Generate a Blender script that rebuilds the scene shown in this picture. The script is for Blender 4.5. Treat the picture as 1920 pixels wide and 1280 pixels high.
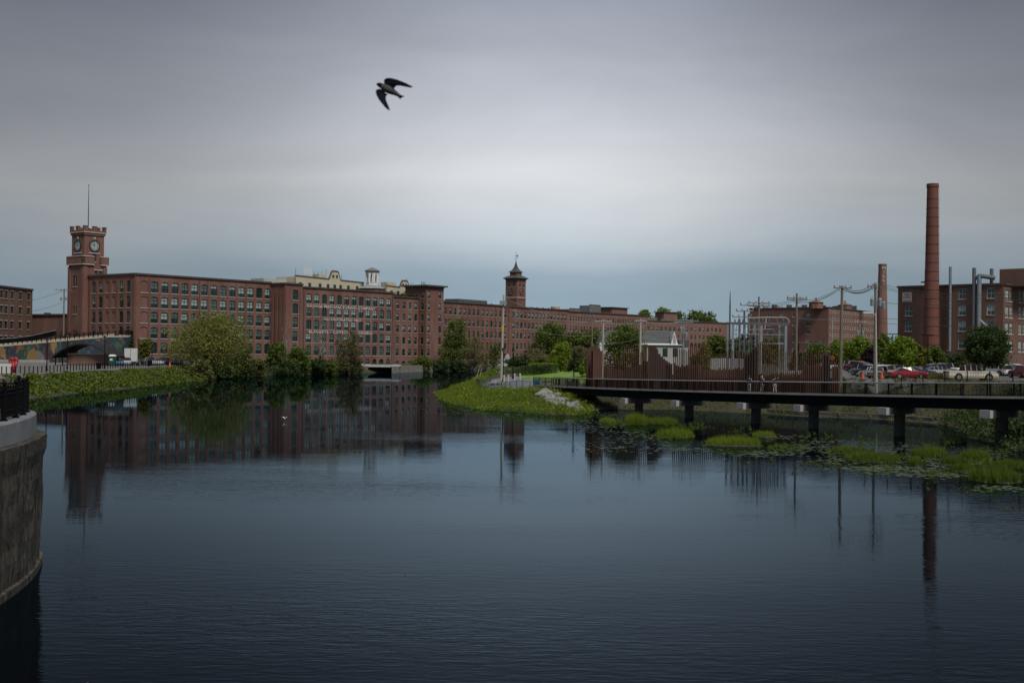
import bpy, math, random
import numpy as np
from mathutils import Vector, Matrix

R = math.radians
random.seed(7)
rng = np.random.default_rng(7)
for o in list(bpy.data.objects):
    bpy.data.objects.remove(o)
scene = bpy.context.scene
COL = scene.collection

# ------------------------------------------------------------------ camera
F = 2200.0                 # focal length in pixels of the 1920 px wide picture
EYE = 7.5                  # eye height over the water (z = 0)
PITCH = math.atan(13 / F)
ROLL = 0.0115
fwd = Vector((0, math.cos(PITCH), math.sin(PITCH)))
up0 = Vector((0, -math.sin(PITCH), math.cos(PITCH)))
rt0 = Vector((1, 0, 0))
RT = rt0 * math.cos(ROLL) + up0 * math.sin(ROLL)
UP = up0 * math.cos(ROLL) - rt0 * math.sin(ROLL)
CAMP = Vector((0, 0, EYE))
cd = bpy.data.cameras.new('camera')
cam = bpy.data.objects.new('camera', cd)
COL.objects.link(cam)
m3 = Matrix((RT, UP, -fwd)).transposed()
cam.matrix_world = Matrix.Translation(CAMP) @ m3.to_4x4()
cd.sensor_width = 36
cd.lens = 36 * F / 1920
cd.clip_start = 0.3
cd.clip_end = 9000
cd.dof.use_dof = True
cd.dof.focus_distance = 170
cd.dof.aperture_fstop = 4.0
scene.camera = cam
scene.render.resolution_x = 1024
scene.render.resolution_y = 682

# ------------------------------------------------------------------ sky and sun
SUN_EL, SUN_AZ = 52, 150      # behind the cloud sheet, high, over the viewer's right shoulder
w = bpy.data.worlds.new('World')
scene.world = w
w.use_nodes = True
nt = w.node_tree
nt.nodes.clear()
N = nt.nodes.new
L = nt.links.new
def vmath(op, a, b=None, c=None):
    n = N('ShaderNodeMath'); n.operation = op
    for i, v in enumerate((a, b, c)):
        if v is None: continue
        if isinstance(v, (int, float)): n.inputs[i].default_value = v
        else: L(v, n.inputs[i])
    return n.outputs[0]
tc = N('ShaderNodeTexCoord')
sep = N('ShaderNodeSeparateXYZ'); L(tc.outputs['Generated'], sep.inputs[0])
sx, sy, sz = sep.outputs
# streaky cloud sheet: noise stretched along the horizon
mp = N('ShaderNodeMapping'); mp.inputs['Scale'].default_value = (1.6, 1.6, 9.0)
L(tc.outputs['Generated'], mp.inputs[0])
nz = N('ShaderNodeTexNoise'); nz.inputs['Scale'].default_value = 1.7; nz.inputs['Detail'].default_value = 5
nz.inputs['Roughness'].default_value = 0.5
L(mp.outputs[0], nz.inputs['Vector'])
nz2 = N('ShaderNodeTexNoise'); nz2.inputs['Scale'].default_value = 0.9; nz2.inputs['Detail'].default_value = 3
L(mp.outputs[0], nz2.inputs['Vector'])
dn = vmath('SUBTRACT', nz.outputs['Fac'], 0.5)
big = N('ShaderNodeTexNoise'); big.inputs['Scale'].default_value = 2.6; big.inputs['Detail'].default_value = 2
L(tc.outputs['Generated'], big.inputs['Vector'])
zz = vmath('ADD', vmath('ADD', sz, vmath('MULTIPLY', dn, 0.05)), vmath('MULTIPLY', vmath('SUBTRACT', big.outputs['Fac'], 0.5), 0.045))
cr = N('ShaderNodeValToRGB')
L(zz, cr.inputs[0])
stops = [(0.0, (.27, .37, .45)), (.04, (.265, .365, .445)), (.062, (.30, .39, .47)), (.094, (.52, .575, .625)),
         (.135, (.71, .73, .75)), (.185, (.58, .595, .645)), (.28, (.33, .352, .42)), (.55, (.31, .33, .39)), (1.0, (.36, .38, .43))]
els = cr.color_ramp.elements
els[0].position, els[0].color = stops[0][0], (*stops[0][1], 1)
els[1].position, els[1].color = stops[-1][0], (*stops[-1][1], 1)
for p, c in stops[1:-1]:
    e = els.new(p); e.color = (*c, 1)
# the cloud is thinnest (brightest) straight ahead; darker sides also stand in for lens vignetting
az = vmath('ARCTAN2', sx, sy)
a1 = vmath('DIVIDE', vmath('SUBTRACT', az, 0.03), 0.25)
gl = vmath('POWER', 2.718, vmath('MULTIPLY', vmath('MULTIPLY', a1, a1), -1.0))
hi = vmath('MINIMUM', vmath('MAXIMUM', vmath('MULTIPLY', vmath('SUBTRACT', sz, 0.35), 3.0), 0.0), 1.0)
side = vmath('ADD', 0.39, vmath('MULTIPLY', vmath('MAXIMUM', gl, hi), 0.61))
low = vmath('MINIMUM', vmath('MAXIMUM', vmath('MULTIPLY', vmath('SUBTRACT', 0.13, sz), 9.0), 0.0), 1.0)
side = vmath('ADD', side, vmath('MULTIPLY', vmath('SUBTRACT', 1.0, side), vmath('MULTIPLY', low, 0.50)))
mp3 = N('ShaderNodeMapping'); mp3.inputs['Scale'].default_value = (3.2, 3.2, 11.0); mp3.inputs['Rotation'].default_value = (0, R(7), 0)
L(tc.outputs['Generated'], mp3.inputs[0])
nz3 = N('ShaderNodeTexNoise'); nz3.inputs['Scale'].default_value = 1.3; nz3.inputs['Detail'].default_value = 7; nz3.inputs['Roughness'].default_value = .58; nz3.inputs['Distortion'].default_value = .5
L(mp3.outputs[0], nz3.inputs['Vector'])
tex = vmath('ADD', 0.74, vmath('ADD', vmath('MULTIPLY', nz2.outputs['Fac'], 0.14), vmath('MULTIPLY', nz3.outputs['Fac'], 0.38)))
gain = vmath('MULTIPLY', side, tex)
vm = N('ShaderNodeVectorMath'); vm.operation = 'SCALE'
L(cr.outputs[0], vm.inputs[0]); L(vmath('MULTIPLY', gain, 10.0), vm.inputs['Scale'])
sky = N('ShaderNodeTexSky'); sky.sky_type = 'NISHITA'; sky.sun_disc = False
sky.sun_elevation = R(SUN_EL); sky.sun_rotation = R(SUN_AZ)
mx = N('ShaderNodeMix'); mx.data_type = 'RGBA'; mx.inputs['Factor'].default_value = 0.93
L(sky.outputs[0], mx.inputs['A']); L(vm.outputs[0], mx.inputs['B'])
bg = N('ShaderNodeBackground'); bg.inputs['Strength'].default_value = 0.1
L(mx.outputs['Result'], bg.inputs['Color'])
wo = N('ShaderNodeOutputWorld'); L(bg.outputs[0], wo.inputs[0])

sl = bpy.data.lights.new('sun', 'SUN')
sl.energy = 2.7; sl.angle = R(16); sl.color = (1, .96, .9)
sun = bpy.data.objects.new('sun', sl); COL.objects.link(sun)
sd = Vector((math.sin(R(SUN_AZ)) * math.cos(R(SUN_EL)), math.cos(R(SUN_AZ)) * math.cos(R(SUN_EL)), math.sin(R(SUN_EL))))
sun.rotation_euler = (-sd).to_track_quat('-Z', 'Y').to_euler()
sun.location = (60, -60, 120)
scene.view_settings.view_transform = 'Standard'
scene.view_settings.look = 'None'
scene.view_settings.gamma = 1
scene.view_settings.exposure = 0.0

# ------------------------------------------------------------------ pixel -> place
def at(px, py, Y):
    d = fwd * F + RT * (px - 960) + UP * (640 - py)
    return CAMP + d * (Y / d.y)
def onz(px, py, z):
    d = fwd * F + RT * (px - 960) + UP * (640 - py)
    return CAMP + d * ((z - EYE) / d.z)
def gx(px, Y, z):
    dz = z - EYE
    b = Y * math.cos(PITCH) + dz * math.sin(PITCH)
    return ((px - 960) / F * b - math.sin(ROLL) * (dz * math.cos(PITCH) - Y * math.sin(PITCH))) / math.cos(ROLL)
def zat(px, py, Y):
    return at(px, py, Y).z

# ------------------------------------------------------------------ materials
MATS = {}
def mat(name, col, rough=.8, col2=None, scale=1.0, bump=0.0, bscale=None, metal=0.0, spec=.5, stretch=(1, 1, 1), detail=4, coat=0):
    if name in MATS: return MATS[name]
    m = bpy.data.materials.new(name); m.use_nodes = True
    t = m.node_tree; b = t.nodes['Principled BSDF']
    b.inputs['Base Color'].default_value = (*col, 1)
    b.inputs['Roughness'].default_value = rough
    b.inputs['Metallic'].default_value = metal
    b.inputs['Specular IOR Level'].default_value = spec
    if coat: b.inputs['Coat Weight'].default_value = coat
    if col2 or bump:
        c = t.nodes.new('ShaderNodeTexCoord')
        mp = t.nodes.new('ShaderNodeMapping'); mp.inputs['Scale'].default_value = stretch
        t.links.new(c.outputs['Object'], mp.inputs[0])
    if col2:
        n = t.nodes.new('ShaderNodeTexNoise'); n.inputs['Scale'].default_value = scale; n.inputs['Detail'].default_value = detail
        n.inputs['Roughness'].default_value = .62
        t.links.new(mp.outputs[0], n.inputs['Vector'])
        r = t.nodes.new('ShaderNodeValToRGB')
        r.color_ramp.elements[0].position = .32; r.color_ramp.elements[0].color = (*col, 1)
        r.color_ramp.elements[1].position = .68; r.color_ramp.elements[1].color = (*col2, 1)
        t.links.new(n.outputs['Fac'], r.inputs[0])
        t.links.new(r.outputs[0], b.inputs['Base Color'])
    if bump:
        n2 = t.nodes.new('ShaderNodeTexNoise'); n2.inputs['Scale'].default_value = bscale or scale * 4
        n2.inputs['Detail'].default_value = 5
        t.links.new(mp.outputs[0], n2.inputs['Vector'])
        bp = t.nodes.new('ShaderNodeBump'); bp.inputs['Strength'].default_value = min(1, bump); bp.inputs['Distance'].default_value = .1
        t.links.new(n2.outputs['Fac'], bp.inputs['Height']); t.links.new(bp.outputs[0], b.inputs['Normal'])
    MATS[name] = m
    return m

def brick(name, c1, c2, c3):
    """weathered brickwork: fine course-to-course variation, large stains, vertical washes"""
    if name in MATS: return MATS[name]
    m = bpy.data.materials.new(name); m.use_nodes = True
    t = m.node_tree; b = t.nodes['Principled BSDF']
    b.inputs['Roughness'].default_value = .9; b.inputs['Specular IOR Level'].default_value = .25
    c = t.nodes.new('ShaderNodeTexCoord')
    def noise(scale, stretch, det=4):
        mp = t.nodes.new('ShaderNodeMapping'); mp.inputs['Scale'].default_value = stretch
        t.links.new(c.outputs['Object'], mp.inputs[0])
        n = t.nodes.new('ShaderNodeTexNoise'); n.inputs['Scale'].default_value = scale; n.inputs['Detail'].default_value = det
        n.inputs['Roughness'].default_value = .65
        t.links.new(mp.outputs[0], n.inputs['Vector']); return n.outputs['Fac']
    def mixc(f, a, bb, lo=.35, hi=.65):
        rr = t.nodes.new('ShaderNodeMapRange'); rr.inputs[1].default_value = lo; rr.inputs[2].default_value = hi
        t.links.new(f, rr.inputs[0])
        x = t.nodes.new('ShaderNodeMix'); x.data_type = 'RGBA'
        t.links.new(rr.outputs[0], x.inputs['Factor'])
        for s, v in (('A', a), ('B', bb)):
            if isinstance(v, tuple): x.inputs[s].default_value = (*v, 1)
            else: t.links.new(v, x.inputs[s])
        return x.outputs['Result']
    base = mixc(noise(1.6, (1, 1, 3.2), 6), c1, c2, .3, .7)
    base = mixc(noise(.16, (1, 1, .45), 5), base, c3, .43, .74)
    base = mixc(noise(.9, (1, 1, .07), 4), base, c2, .5, .85)
    t.links.new(base, b.inputs['Base Color'])
    bp = t.nodes.new('ShaderNodeBump'); bp.inputs['Strength'].default_value = .35; bp.inputs['Distance'].default_value = .05
    t.links.new(noise(5, (1, 1, 4), 3), bp.inputs['Height']); t.links.new(bp.outputs[0], b.inputs['Normal'])
    MATS[name] = m
    return m

def leafmat(name, c1, c2, trans=.3):
    if name in MATS: return MATS[name]
    m = bpy.data.materials.new(name); m.use_nodes = True
    t = m.node_tree; t.nodes.clear()
    o = t.nodes.new('ShaderNodeOutputMaterial')
    a = t.nodes.new('ShaderNodeAttribute'); a.attribute_name = 'v'
    x = t.nodes.new('ShaderNodeMix'); x.data_type = 'RGBA'
    t.links.new(a.outputs['Fac'], x.inputs['Factor'])
    x.inputs['A'].default_value = (*c1, 1); x.inputs['B'].default_value = (*c2, 1)
    d = t.nodes.new('ShaderNodeBsdfPrincipled'); d.inputs['Roughness'].default_value = .6; d.inputs['Specular IOR Level'].default_value = .25
    tr = t.nodes.new('ShaderNodeBsdfTranslucent')
    t.links.new(x.outputs['Result'], d.inputs['Base Color']); t.links.new(x.outputs['Result'], tr.inputs['Color'])
    ms = t.nodes.new('ShaderNodeMixShader'); ms.inputs[0].default_value = trans
    t.links.new(d.outputs[0], ms.inputs[1]); t.links.new(tr.outputs[0], ms.inputs[2]); t.links.new(ms.outputs[0], o.inputs[0])
    MATS[name] = m
    return m

# ------------------------------------------------------------------ mesh builder
class MB:
    def __init__(s): s.v = []; s.f = []; s.m = []
    def add(s, vs, fs, m=0):
        k = len(s.v); s.v += [tuple(p) for p in vs]
        for f in fs: s.f.append(tuple(i + k for i in f)); s.m.append(m)
        return s
    def quad(s, a, b, c, d, m=0): return s.add((a, b, c, d), ((0, 1, 2, 3),), m)
    def box(s, x0, x1, y0, y1, z0, z1, m=0):
        return s.add([(x, y, z) for z in (z0, z1) for y in (y0, y1) for x in (x0, x1)],
                     ((0, 2, 3, 1), (4, 5, 7, 6), (0, 1, 5, 4), (2, 6, 7, 3), (0, 4, 6, 2), (1, 3, 7, 5)), m)
    def obox(s, A, B, y0, y1, z0, z1, m=0, zb=None):
        """box along plan line A-B, y0..y1 = offset to the outside (right of A->B), z of the B end may differ"""
        A = Vector(A[:2]); B = Vector(B[:2]); d = (B - A).normalized(); n = Vector((d.y, -d.x))
        za, zc = (z0, z1), (zb or (z0, z1))
        vs = []
        for k in (0, 1):
            for o in (y0, y1):
                for P, zr in ((A, za), (B, zc)):
                    q = P + n * o; vs.append((q.x, q.y, zr[k]))
        return s.add(vs, ((0, 1, 3, 2), (4, 6, 7, 5), (0, 4, 5, 1), (2, 3, 7, 6), (0, 2, 6, 4), (1, 5, 7, 3)), m)
    def tube(s, pts, rad, n=8, m=0, cap=True):
        pts = [Vector(p) for p in pts]
        if isinstance(rad, (int, float)): rad = [rad] * len(pts)
        k = len(s.v); ref = None
        for i, p in enumerate(pts):
            d = (pts[min(i + 1, len(pts) - 1)] - pts[max(i - 1, 0)]).normalized()
            if ref is None or abs(d.dot(ref)) > .95:
                ref = Vector((0, 0, 1)) if abs(d.z) < .9 else Vector((1, 0, 0))
            a = d.cross(ref).normalized(); b = d.cross(a)
            for j in range(n):
                t = 2 * math.pi * j / n
                q = p + (a * math.cos(t) + b * math.sin(t)) * rad[i]
                s.v.append(tuple(q))
        for i in range(len(pts) - 1):
            for j in range(n):
                j2 = (j + 1) % n
                s.f.append((k + i * n + j, k + (i + 1) * n + j, k + (i + 1) * n + j2, k + i * n + j2)); s.m.append(m)
        if cap:
            s.f.append(tuple(k + j for j in range(n))); s.m.append(m)
            e = k + (len(pts) - 1) * n
            s.f.append(tuple(e + j for j in reversed(range(n)))); s.m.append(m)
        return s
    def lathe(s, prof, c=(0, 0, 0), n=16, m=0, rot=0, cap=True, sq=None):
        k = len(s.v)
        for r, z in prof:
            for j in range(n):
                t = 2 * math.pi * j / n + rot
                s.v.append((c[0] + r * math.cos(t), c[1] + r * math.sin(t), c[2] + z))
        for i in range(len(prof) - 1):
            for j in range(n):
                j2 = (j + 1) % n
                s.f.append((k + i * n + j, k + i * n + j2, k + (i + 1) * n + j2, k + (i + 1) * n + j)); s.m.append(m)
        if cap:
            s.f.append(tuple(k + j for j in reversed(range(n)))); s.m.append(m)
            e = k + (len(prof) - 1) * n
            s.f.append(tuple(e + j for j in range(n))); s.m.append(m)
        return s
    def prism(s, poly, z0, z1, m=0, bottom=True):
        n = len(poly)
        vs = [(p[0], p[1], z0) for p in poly] + [(p[0], p[1], z1) for p in poly]
        fs = [(i, (i + 1) % n, n + (i + 1) % n, n + i) for i in range(n)] + [tuple(range(n, 2 * n))]
        if bottom: fs.append(tuple(reversed(range(n))))
        return s.add(vs, fs, m)
    def mesh(s, name, mats, smooth=False, off=(0, 0, 0)):
        me = bpy.data.meshes.new(name)
        ox, oy, oz = off
        me.from_pydata([(x - ox, y - oy, z - oz) for x, y, z in s.v], [], s.f)
        for q in (mats if isinstance(mats, (list, tuple)) else [mats]): me.materials.append(q)
        if any(s.m): me.polygons.foreach_set('material_index', s.m)
        if smooth: me.polygons.foreach_set('use_smooth', [True] * len(s.f))
        me.update()
        return me
    def build(s, name, mats, parent=None, local=False, origin=None, smooth=False):
        """world-space shape -> object. Under a parent the parent's place is subtracted (unless local)"""
        o0 = Vector(origin) if origin is not None else (Vector(parent.location) if (parent and not local) else Vector((0, 0, 0)))
        me = s.mesh(name, mats, smooth, o0)
        ob = bpy.data.objects.new(name, me); COL.objects.link(ob)
        if parent:
            ob.parent = parent
            if origin is not None and not local: ob.location = o0 - Vector(parent.location)
            elif origin is not None: ob.location = o0
        else: ob.location = o0
        return ob

def tag(o, label=None, cat=None, group=None, kind=None):
    if label: o['label'] = label
    if cat: o['category'] = cat
    if group: o['group'] = group
    if kind: o['kind'] = kind
    return o
def thing(name, label, cat, loc=(0, 0, 0), rz=0, group=None):
    o = bpy.data.objects.new(name, None); COL.objects.link(o)
    o.location = loc; o.rotation_euler = (0, 0, rz); o.empty_display_size = .5
    return tag(o, label, cat, group)
def inst(name, me, parent, loc=(0, 0, 0), rz=0, scale=None):
    o = bpy.data.objects.new(name, me); COL.objects.link(o)
    o.parent = parent; o.location = loc; o.rotation_euler = (0, 0, rz)
    if scale: o.scale = scale
    return o
def copy_tree(o, parent=None):
    c = o.copy(); COL.objects.link(c); c.parent = parent
    for ch in list(o.children): copy_tree(ch, c)
    return c
ORD = ['first', 'second', 'third', 'fourth', 'fifth', 'sixth', 'seventh', 'eighth', 'ninth', 'tenth', 'eleventh', 'twelfth',
       'thirteenth', 'fourteenth', 'fifteenth', 'sixteenth', 'seventeenth', 'eighteenth', 'nineteenth', 'twentieth', 'twenty-first', 'twenty-second']

# common materials
brickA = brick('brick_mill', (.202, .101, .077), (.128, .062, .048), (.235, .15, .123))
brickB = brick('brick_right', (.180, .102, .076), (.122, .069, .051), (.19, .128, .105))
brickC = brick('brick_chimney', (.20, .084, .060), (.14, .057, .043), (.12, .055, .045))
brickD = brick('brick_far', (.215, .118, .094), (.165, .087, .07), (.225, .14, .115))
stone = mat('limestone_trim', (.42, .40, .37), .85, (.33, .31, .29), 1.5)
frame_dk = mat('window_frame_dark', (.015, .028, .026), .5)
frame_wh = mat('window_frame_white', (.60, .60, .57), .6)
glass_dk = mat('window_glass', (.012, .026, .026), .08, (.02, .045, .042), .35, spec=.8)
glass_bl = mat('window_blind', (.22, .31, .30), .3, (.34, .42, .41), .6, spec=.6)
glass_bl2 = mat('window_blind_dim', (.055, .095, .09), .25, (.12, .17, .165), .5, spec=.6)
roof_dk = mat('roofing', (.05, .05, .055), .9, (.08, .078, .08), .6)
black = mat('black_paint', (.0025, .0025, .003), .7, (.005, .005, .006), 4, spec=.12)
steel = mat('galvanised_steel', (.33, .36, .39), .45, (.24, .27, .30), 2, metal=.5)
concrete = mat('concrete', (.33, .325, .31), .9, (.23, .225, .215), 1.2, bump=.3)
asphalt = mat('asphalt', (.085, .085, .088), .95, (.12, .118, .115), .5, bump=.2, bscale=8)
paving = mat('paving', (.145, .138, .128), .95, (.10, .096, .09), .35, bump=.2, bscale=6)

# ------------------------------------------------------------------ terrain and water
def W(px, Y): return (gx(px, Y, 0), Y)
SHORE = [(-400, 90), (-160, 128), (-100, 148), W(65, 158), W(140, 175), W(250, 200), W(330, 229), W(395, 258), W(420, 281), W(500, 293),
         W(600, 311), W(676, 328), W(690, 336), W(733, 345), W(760, 350), W(810, 366), W(860, 378), W(905, 404), W(960, 418), (14, 428),
         (14, 395), W(1003, 350), W(975, 312), W(945, 296), W(925, 280), W(890, 250), W(852, 215), W(822, 185), W(836, 168), W(862, 154), W(900, 143.5), W(960, 139),
         W(1030, 135), W(1072, 132), W(1098, 137), W(1112, 147), W(1250, 149), W(1380, 143), W(1500, 136.5), W(1650, 132),
         W(1770, 124), W(1840, 111), W(1885, 93), (44, 78), (70, 62), (140, 48), (400, 30), (400, -60), (-400, -60)]
SH = np.array(SHORE)
def sdist(P):
    """distance to the shore, positive on land; P (n,2)"""
    n = len(SH); best = np.full(len(P), 1e18); inside = np.zeros(len(P), bool)
    for i in range(n):
        a = SH[i]; b = SH[(i + 1) % n]; e = b - a
        t = np.clip(((P - a) @ e) / (e @ e), 0, 1)
        q = P - a - t[:, None] * e
        best = np.minimum(best, (q ** 2).sum(1))
        c = (a[1] > P[:, 1]) != (b[1] > P[:, 1])
        with np.errstate(divide='ignore', invalid='ignore'):
            xx = a[0] + (P[:, 1] - a[1]) * e[0] / (e[1] if e[1] else 1e-9)
        inside ^= c & (P[:, 0] < xx)
    return np.where(inside, -1, 1) * np.sqrt(best)
CTRL = np.array([(-90, 200, 2.8), (-80, 170, 2.9), (-130, 230, 2.8), (-75, 250, 2.8), (-100, 300, 2.8), (-60, 320, 2.4), (-40, 350, 2.2), (-20, 395, 2.2), (10, 440, 2.6),
                 (-8, 178, 1.0), (-3, 160, 1.3), (1, 150, 1.5), (3, 165, 1.7), (3, 182, 2.0), (0, 200, 2.2), (4, 230, 3.0), (12, 205, 3.3), (4, 270, 2.4), (20, 300, 3.4), (14, 180, 3.0), (20, 168, 3.2), (27, 157, 3.6),
                 (38, 148, 4.1), (48, 140, 4.3), (60, 150, 4.3), (75, 170, 4.3), (60, 200, 4.3), (90, 250, 4.3), (50, 250, 4.2), (58, 120, 4.4), (60, 95, 4.6), (100, 150, 4.3),
                 (30, 220, 3.8), (100, 500, 5), (-100, 450, 4), (200, 300, 5), (-300, 200, 4), (30, 480, 3.2), (200, 600, 6), (300, 100, 5), (0, 900, 8)], float)
def plateau(P):
    d2 = ((P[:, None, :] - CTRL[None, :, :2]) ** 2).sum(2) + 4
    wt = 1.0 / (d2 * np.sqrt(d2) * np.sqrt(np.sqrt(d2)))
    return (wt * CTRL[:, 2]).sum(1) / wt.sum(1)
def heights(P):
    d = sdist(P)
    pl = plateau(P)
    bw = np.where((P[:, 0] > -20) & (P[:, 0] < 12) & (P[:, 1] < 215), 11.0, np.where(P[:, 1] > 275, 4.0, 9.0))
    t = np.clip(d / bw, 0, 1)
    s = t * t * (3 - 2 * t)
    land = .12 + (pl - .12) * (.35 * t + .65 * s)
    pen = (P[:, 0] > -20) & (P[:, 0] < 12) & (P[:, 1] < 200)
    bump = np.where(pen, .3, .14) * np.sin(P[:, 0] * .7 + 1.3 * np.sin(P[:, 1] * .31)) * np.sin(P[:, 1] * .53) * np.clip(d / 3, 0, 1) * np.clip(1.4 - d / bw, 0, 1)
    return np.where(d > 0, land + bump, np.maximum(-2.0, d * .45 - .05))
def Hh(x, y): return float(heights(np.array([[x, y]], float))[0])

def axis(lo, hi, step, far, grow=1.35):
    a = list(np.arange(lo, hi + .01, step)); s = step
    while a[-1] < far: s *= grow; a.append(a[-1] + s)
    s = step
    while a[0] > -far: s *= grow; a.insert(0, a[0] - s)
    return np.array(a)
GX = axis(-126, 118, 1.7, 6000); GY = axis(66, 440, 1.7, 6000)
GY = GY[GY > -220]
NXg, NYg = len(GX), len(GY)
XX, YY = np.meshgrid(GX, GY)
PG = np.stack([XX.ravel(), YY.ravel()], 1)
HG = np.concatenate([heights(c) for c in np.array_split(PG, 20)])
def grid_obj(name, keep, mats, dz, midx=None):
    """a sheet made of the terrain cells for which keep is true, dz above the terrain"""
    idx = np.arange(NXg * NYg).reshape(NYg, NXg)
    q = np.stack([idx[:-1, :-1], idx[:-1, 1:], idx[1:, 1:], idx[1:, :-1]], -1).reshape(-1, 4)
    k = keep.ravel(); q = q[k]
    used = np.unique(q); rm = np.full(NXg * NYg, -1); rm[used] = np.arange(len(used))
    vs = np.column_stack([PG[used], HG[used] + dz])
    me = bpy.data.meshes.new(name)
    me.from_pydata(vs.tolist(), [], rm[q].tolist())
    for m in mats: me.materials.append(m)
    me.polygons.foreach_set('use_smooth', [True] * len(q))
    me.update()
    o = bpy.data.objects.new(name, me); COL.objects.link(o)
    return tag(o, kind='structure')
cxg = (XX[:-1, :-1] + XX[1:, 1:]) / 2; cyg = (YY[:-1, :-1] + YY[1:, 1:]) / 2
def inpoly(poly, x=cxg, y=cyg):
    r = np.zeros(x.shape, bool); n = len(poly)
    for i in range(n):
        a = poly[i]; b = poly[(i + 1) % n]
        c = (a[1] > y) != (b[1] > y)
        xx = a[0] + (y - a[1]) * (b[0] - a[0]) / ((b[1] - a[1]) or 1e-9)
        r ^= c & (x < xx)
    return r
soil = mat('bank_soil', (.022, .028, .009), .95, (.05, .046, .022), .22, bump=.5, bscale=2.5)
grid_obj('ground', np.ones(cxg.shape, bool), [soil], 0)
LOT = [W(1590, 139), W(1960, 131), (120, 130), (120, 262), (62, 262), (46, 205), W(1572, 150)]
PLAZA = [(-125, 165), (gx(2, 165, 3), 163), (gx(100, 186, 3), 184.5), (gx(200, 213, 3), 212), (gx(300, 250, 3), 249), (gx(345, 268, 3), 268), (-72, 284), (-88, 292), (-125, 306)]
CARPARK_L = [(gx(205, 240, 3), 240), (gx(300, 252, 3), 251), (gx(350, 272, 3), 272), (gx(440, 290, 3), 290), (gx(500, 305, 3), 306), (-66, 318), (-92, 291), (-104, 292)]
LAWN = [W(965, 212), W(1030, 188), W(1098, 172), W(1104, 200), W(1075, 240), W(990, 250)]
LOOKOUT = [W(898, 196), W(915, 180), W(950, 170), W(1008, 163), W(1045, 160), W(1092, 166), W(1030, 186), W(965, 209), W(935, 212), W(905, 205)]
grid_obj('parking_lot', inpoly(LOT), [asphalt], .02)
grid_obj('promenade_paving', inpoly(PLAZA) & ~inpoly(CARPARK_L), [paving], .02)
grid_obj('mill_car_park', inpoly(CARPARK_L), [asphalt], .022)
lawnm = mat('mown_lawn', (.105, .20, .016), .95, (.16, .25, .03), 1.6, bump=.5, bscale=14)
grid_obj('lawn', inpoly(LAWN), [lawnm], .024)
grid_obj('lookout_path', inpoly(LOOKOUT), [mat('path_asphalt', (.13, .13, .135), .95, (.18, .178, .175), .6)], .03)

# water: dark, wind-ruffled pond
wm = bpy.data.materials.new('pond_water'); wm.use_nodes = True
t = wm.node_tree; t.nodes.clear()
def TN(k): return t.nodes.new(k)
out = TN('ShaderNodeOutputMaterial')
tcw = TN('ShaderNodeTexCoord')
def wnoise(scale, stretch, det, rough=.5, rot=0, dist=0):
    mpw = TN('ShaderNodeMapping'); mpw.inputs['Scale'].default_value = stretch; mpw.inputs['Rotation'].default_value = (0, 0, rot)
    t.links.new(tcw.outputs['Object'], mpw.inputs[0])
    n = TN('ShaderNodeTexNoise'); n.inputs['Scale'].default_value = scale; n.inputs['Detail'].default_value = det
    n.inputs['Roughness'].default_value = rough; n.inputs['Distortion'].default_value = dist
    t.links.new(mpw.outputs[0], n.inputs['Vector']); return n.outputs['Fac']
def wmath(op, a, b):
    n = TN('ShaderNodeMath'); n.operation = op
    for i, v in enumerate((a, b)):
        if isinstance(v, (int, float)): n.inputs[i].default_value = v
        else: t.links.new(v, n.inputs[i])
    return n.outputs[0]
rip1 = wnoise(1.0, (.8, 2.9, 1), 3, .5, R(4), .5)
rip2 = wnoise(1.0, (2.0, 6.6, 1), 2, .5, R(-6), .3)
swell = wnoise(.2, (.5, 1.2, 1), 2, .5, R(10))
patch = wnoise(.03, (.55, 1.5, 1), 3, .55, R(-12))
mr = TN('ShaderNodeMapRange'); mr.inputs[1].default_value = .44; mr.inputs[2].default_value = .60; mr.inputs[3].default_value = .18; mr.inputs[4].default_value = 1.0
t.links.new(patch, mr.inputs[0])
sepw = TN('ShaderNodeSeparateXYZ'); t.links.new(tcw.outputs['Object'], sepw.inputs[0])
shel = TN('ShaderNodeMapRange'); shel.inputs[1].default_value = 30; shel.inputs[2].default_value = 135; shel.inputs[3].default_value = 2.4; shel.inputs[4].default_value = .3   # calmer water in the lee of the mill
t.links.new(sepw.outputs[1], shel.inputs[0])
lee = TN('ShaderNodeMapRange'); lee.inputs[1].default_value = -16; lee.inputs[2].default_value = 4; lee.inputs[3].default_value = .28; lee.inputs[4].default_value = 1.0   # slick water along the left wall
t.links.new(wmath('ADD', sepw.outputs[0], wmath('MULTIPLY', patch, 14.0)), lee.inputs[0])
hgt = wmath('MULTIPLY', wmath('ADD', wmath('MULTIPLY', rip1, .0075), wmath('MULTIPLY', rip2, .0040)), wmath('MULTIPLY', shel.outputs[0], lee.outputs[0]))
hgt = wmath('ADD', wmath('MULTIPLY', hgt, mr.outputs[0]), wmath('MULTIPLY', swell, .006))
bpw = TN('ShaderNodeBump'); bpw.inputs['Strength'].default_value = 1.0; bpw.inputs['Distance'].default_value = 1.0
t.links.new(hgt, bpw.inputs['Height'])
fr = TN('ShaderNodeFresnel'); fr.inputs['IOR'].default_value = 1.105
t.links.new(bpw.outputs[0], fr.inputs['Normal'])
gls = TN('ShaderNodeBsdfGlossy'); gls.inputs['Roughness'].default_value = .02; gls.inputs['Color'].default_value = (.52, .68, .82, 1)
t.links.new(bpw.outputs[0], gls.inputs['Normal'])
dif = TN('ShaderNodeBsdfDiffuse'); dif.inputs['Color'].default_value = (.0022, .003, .004, 1)
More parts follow.
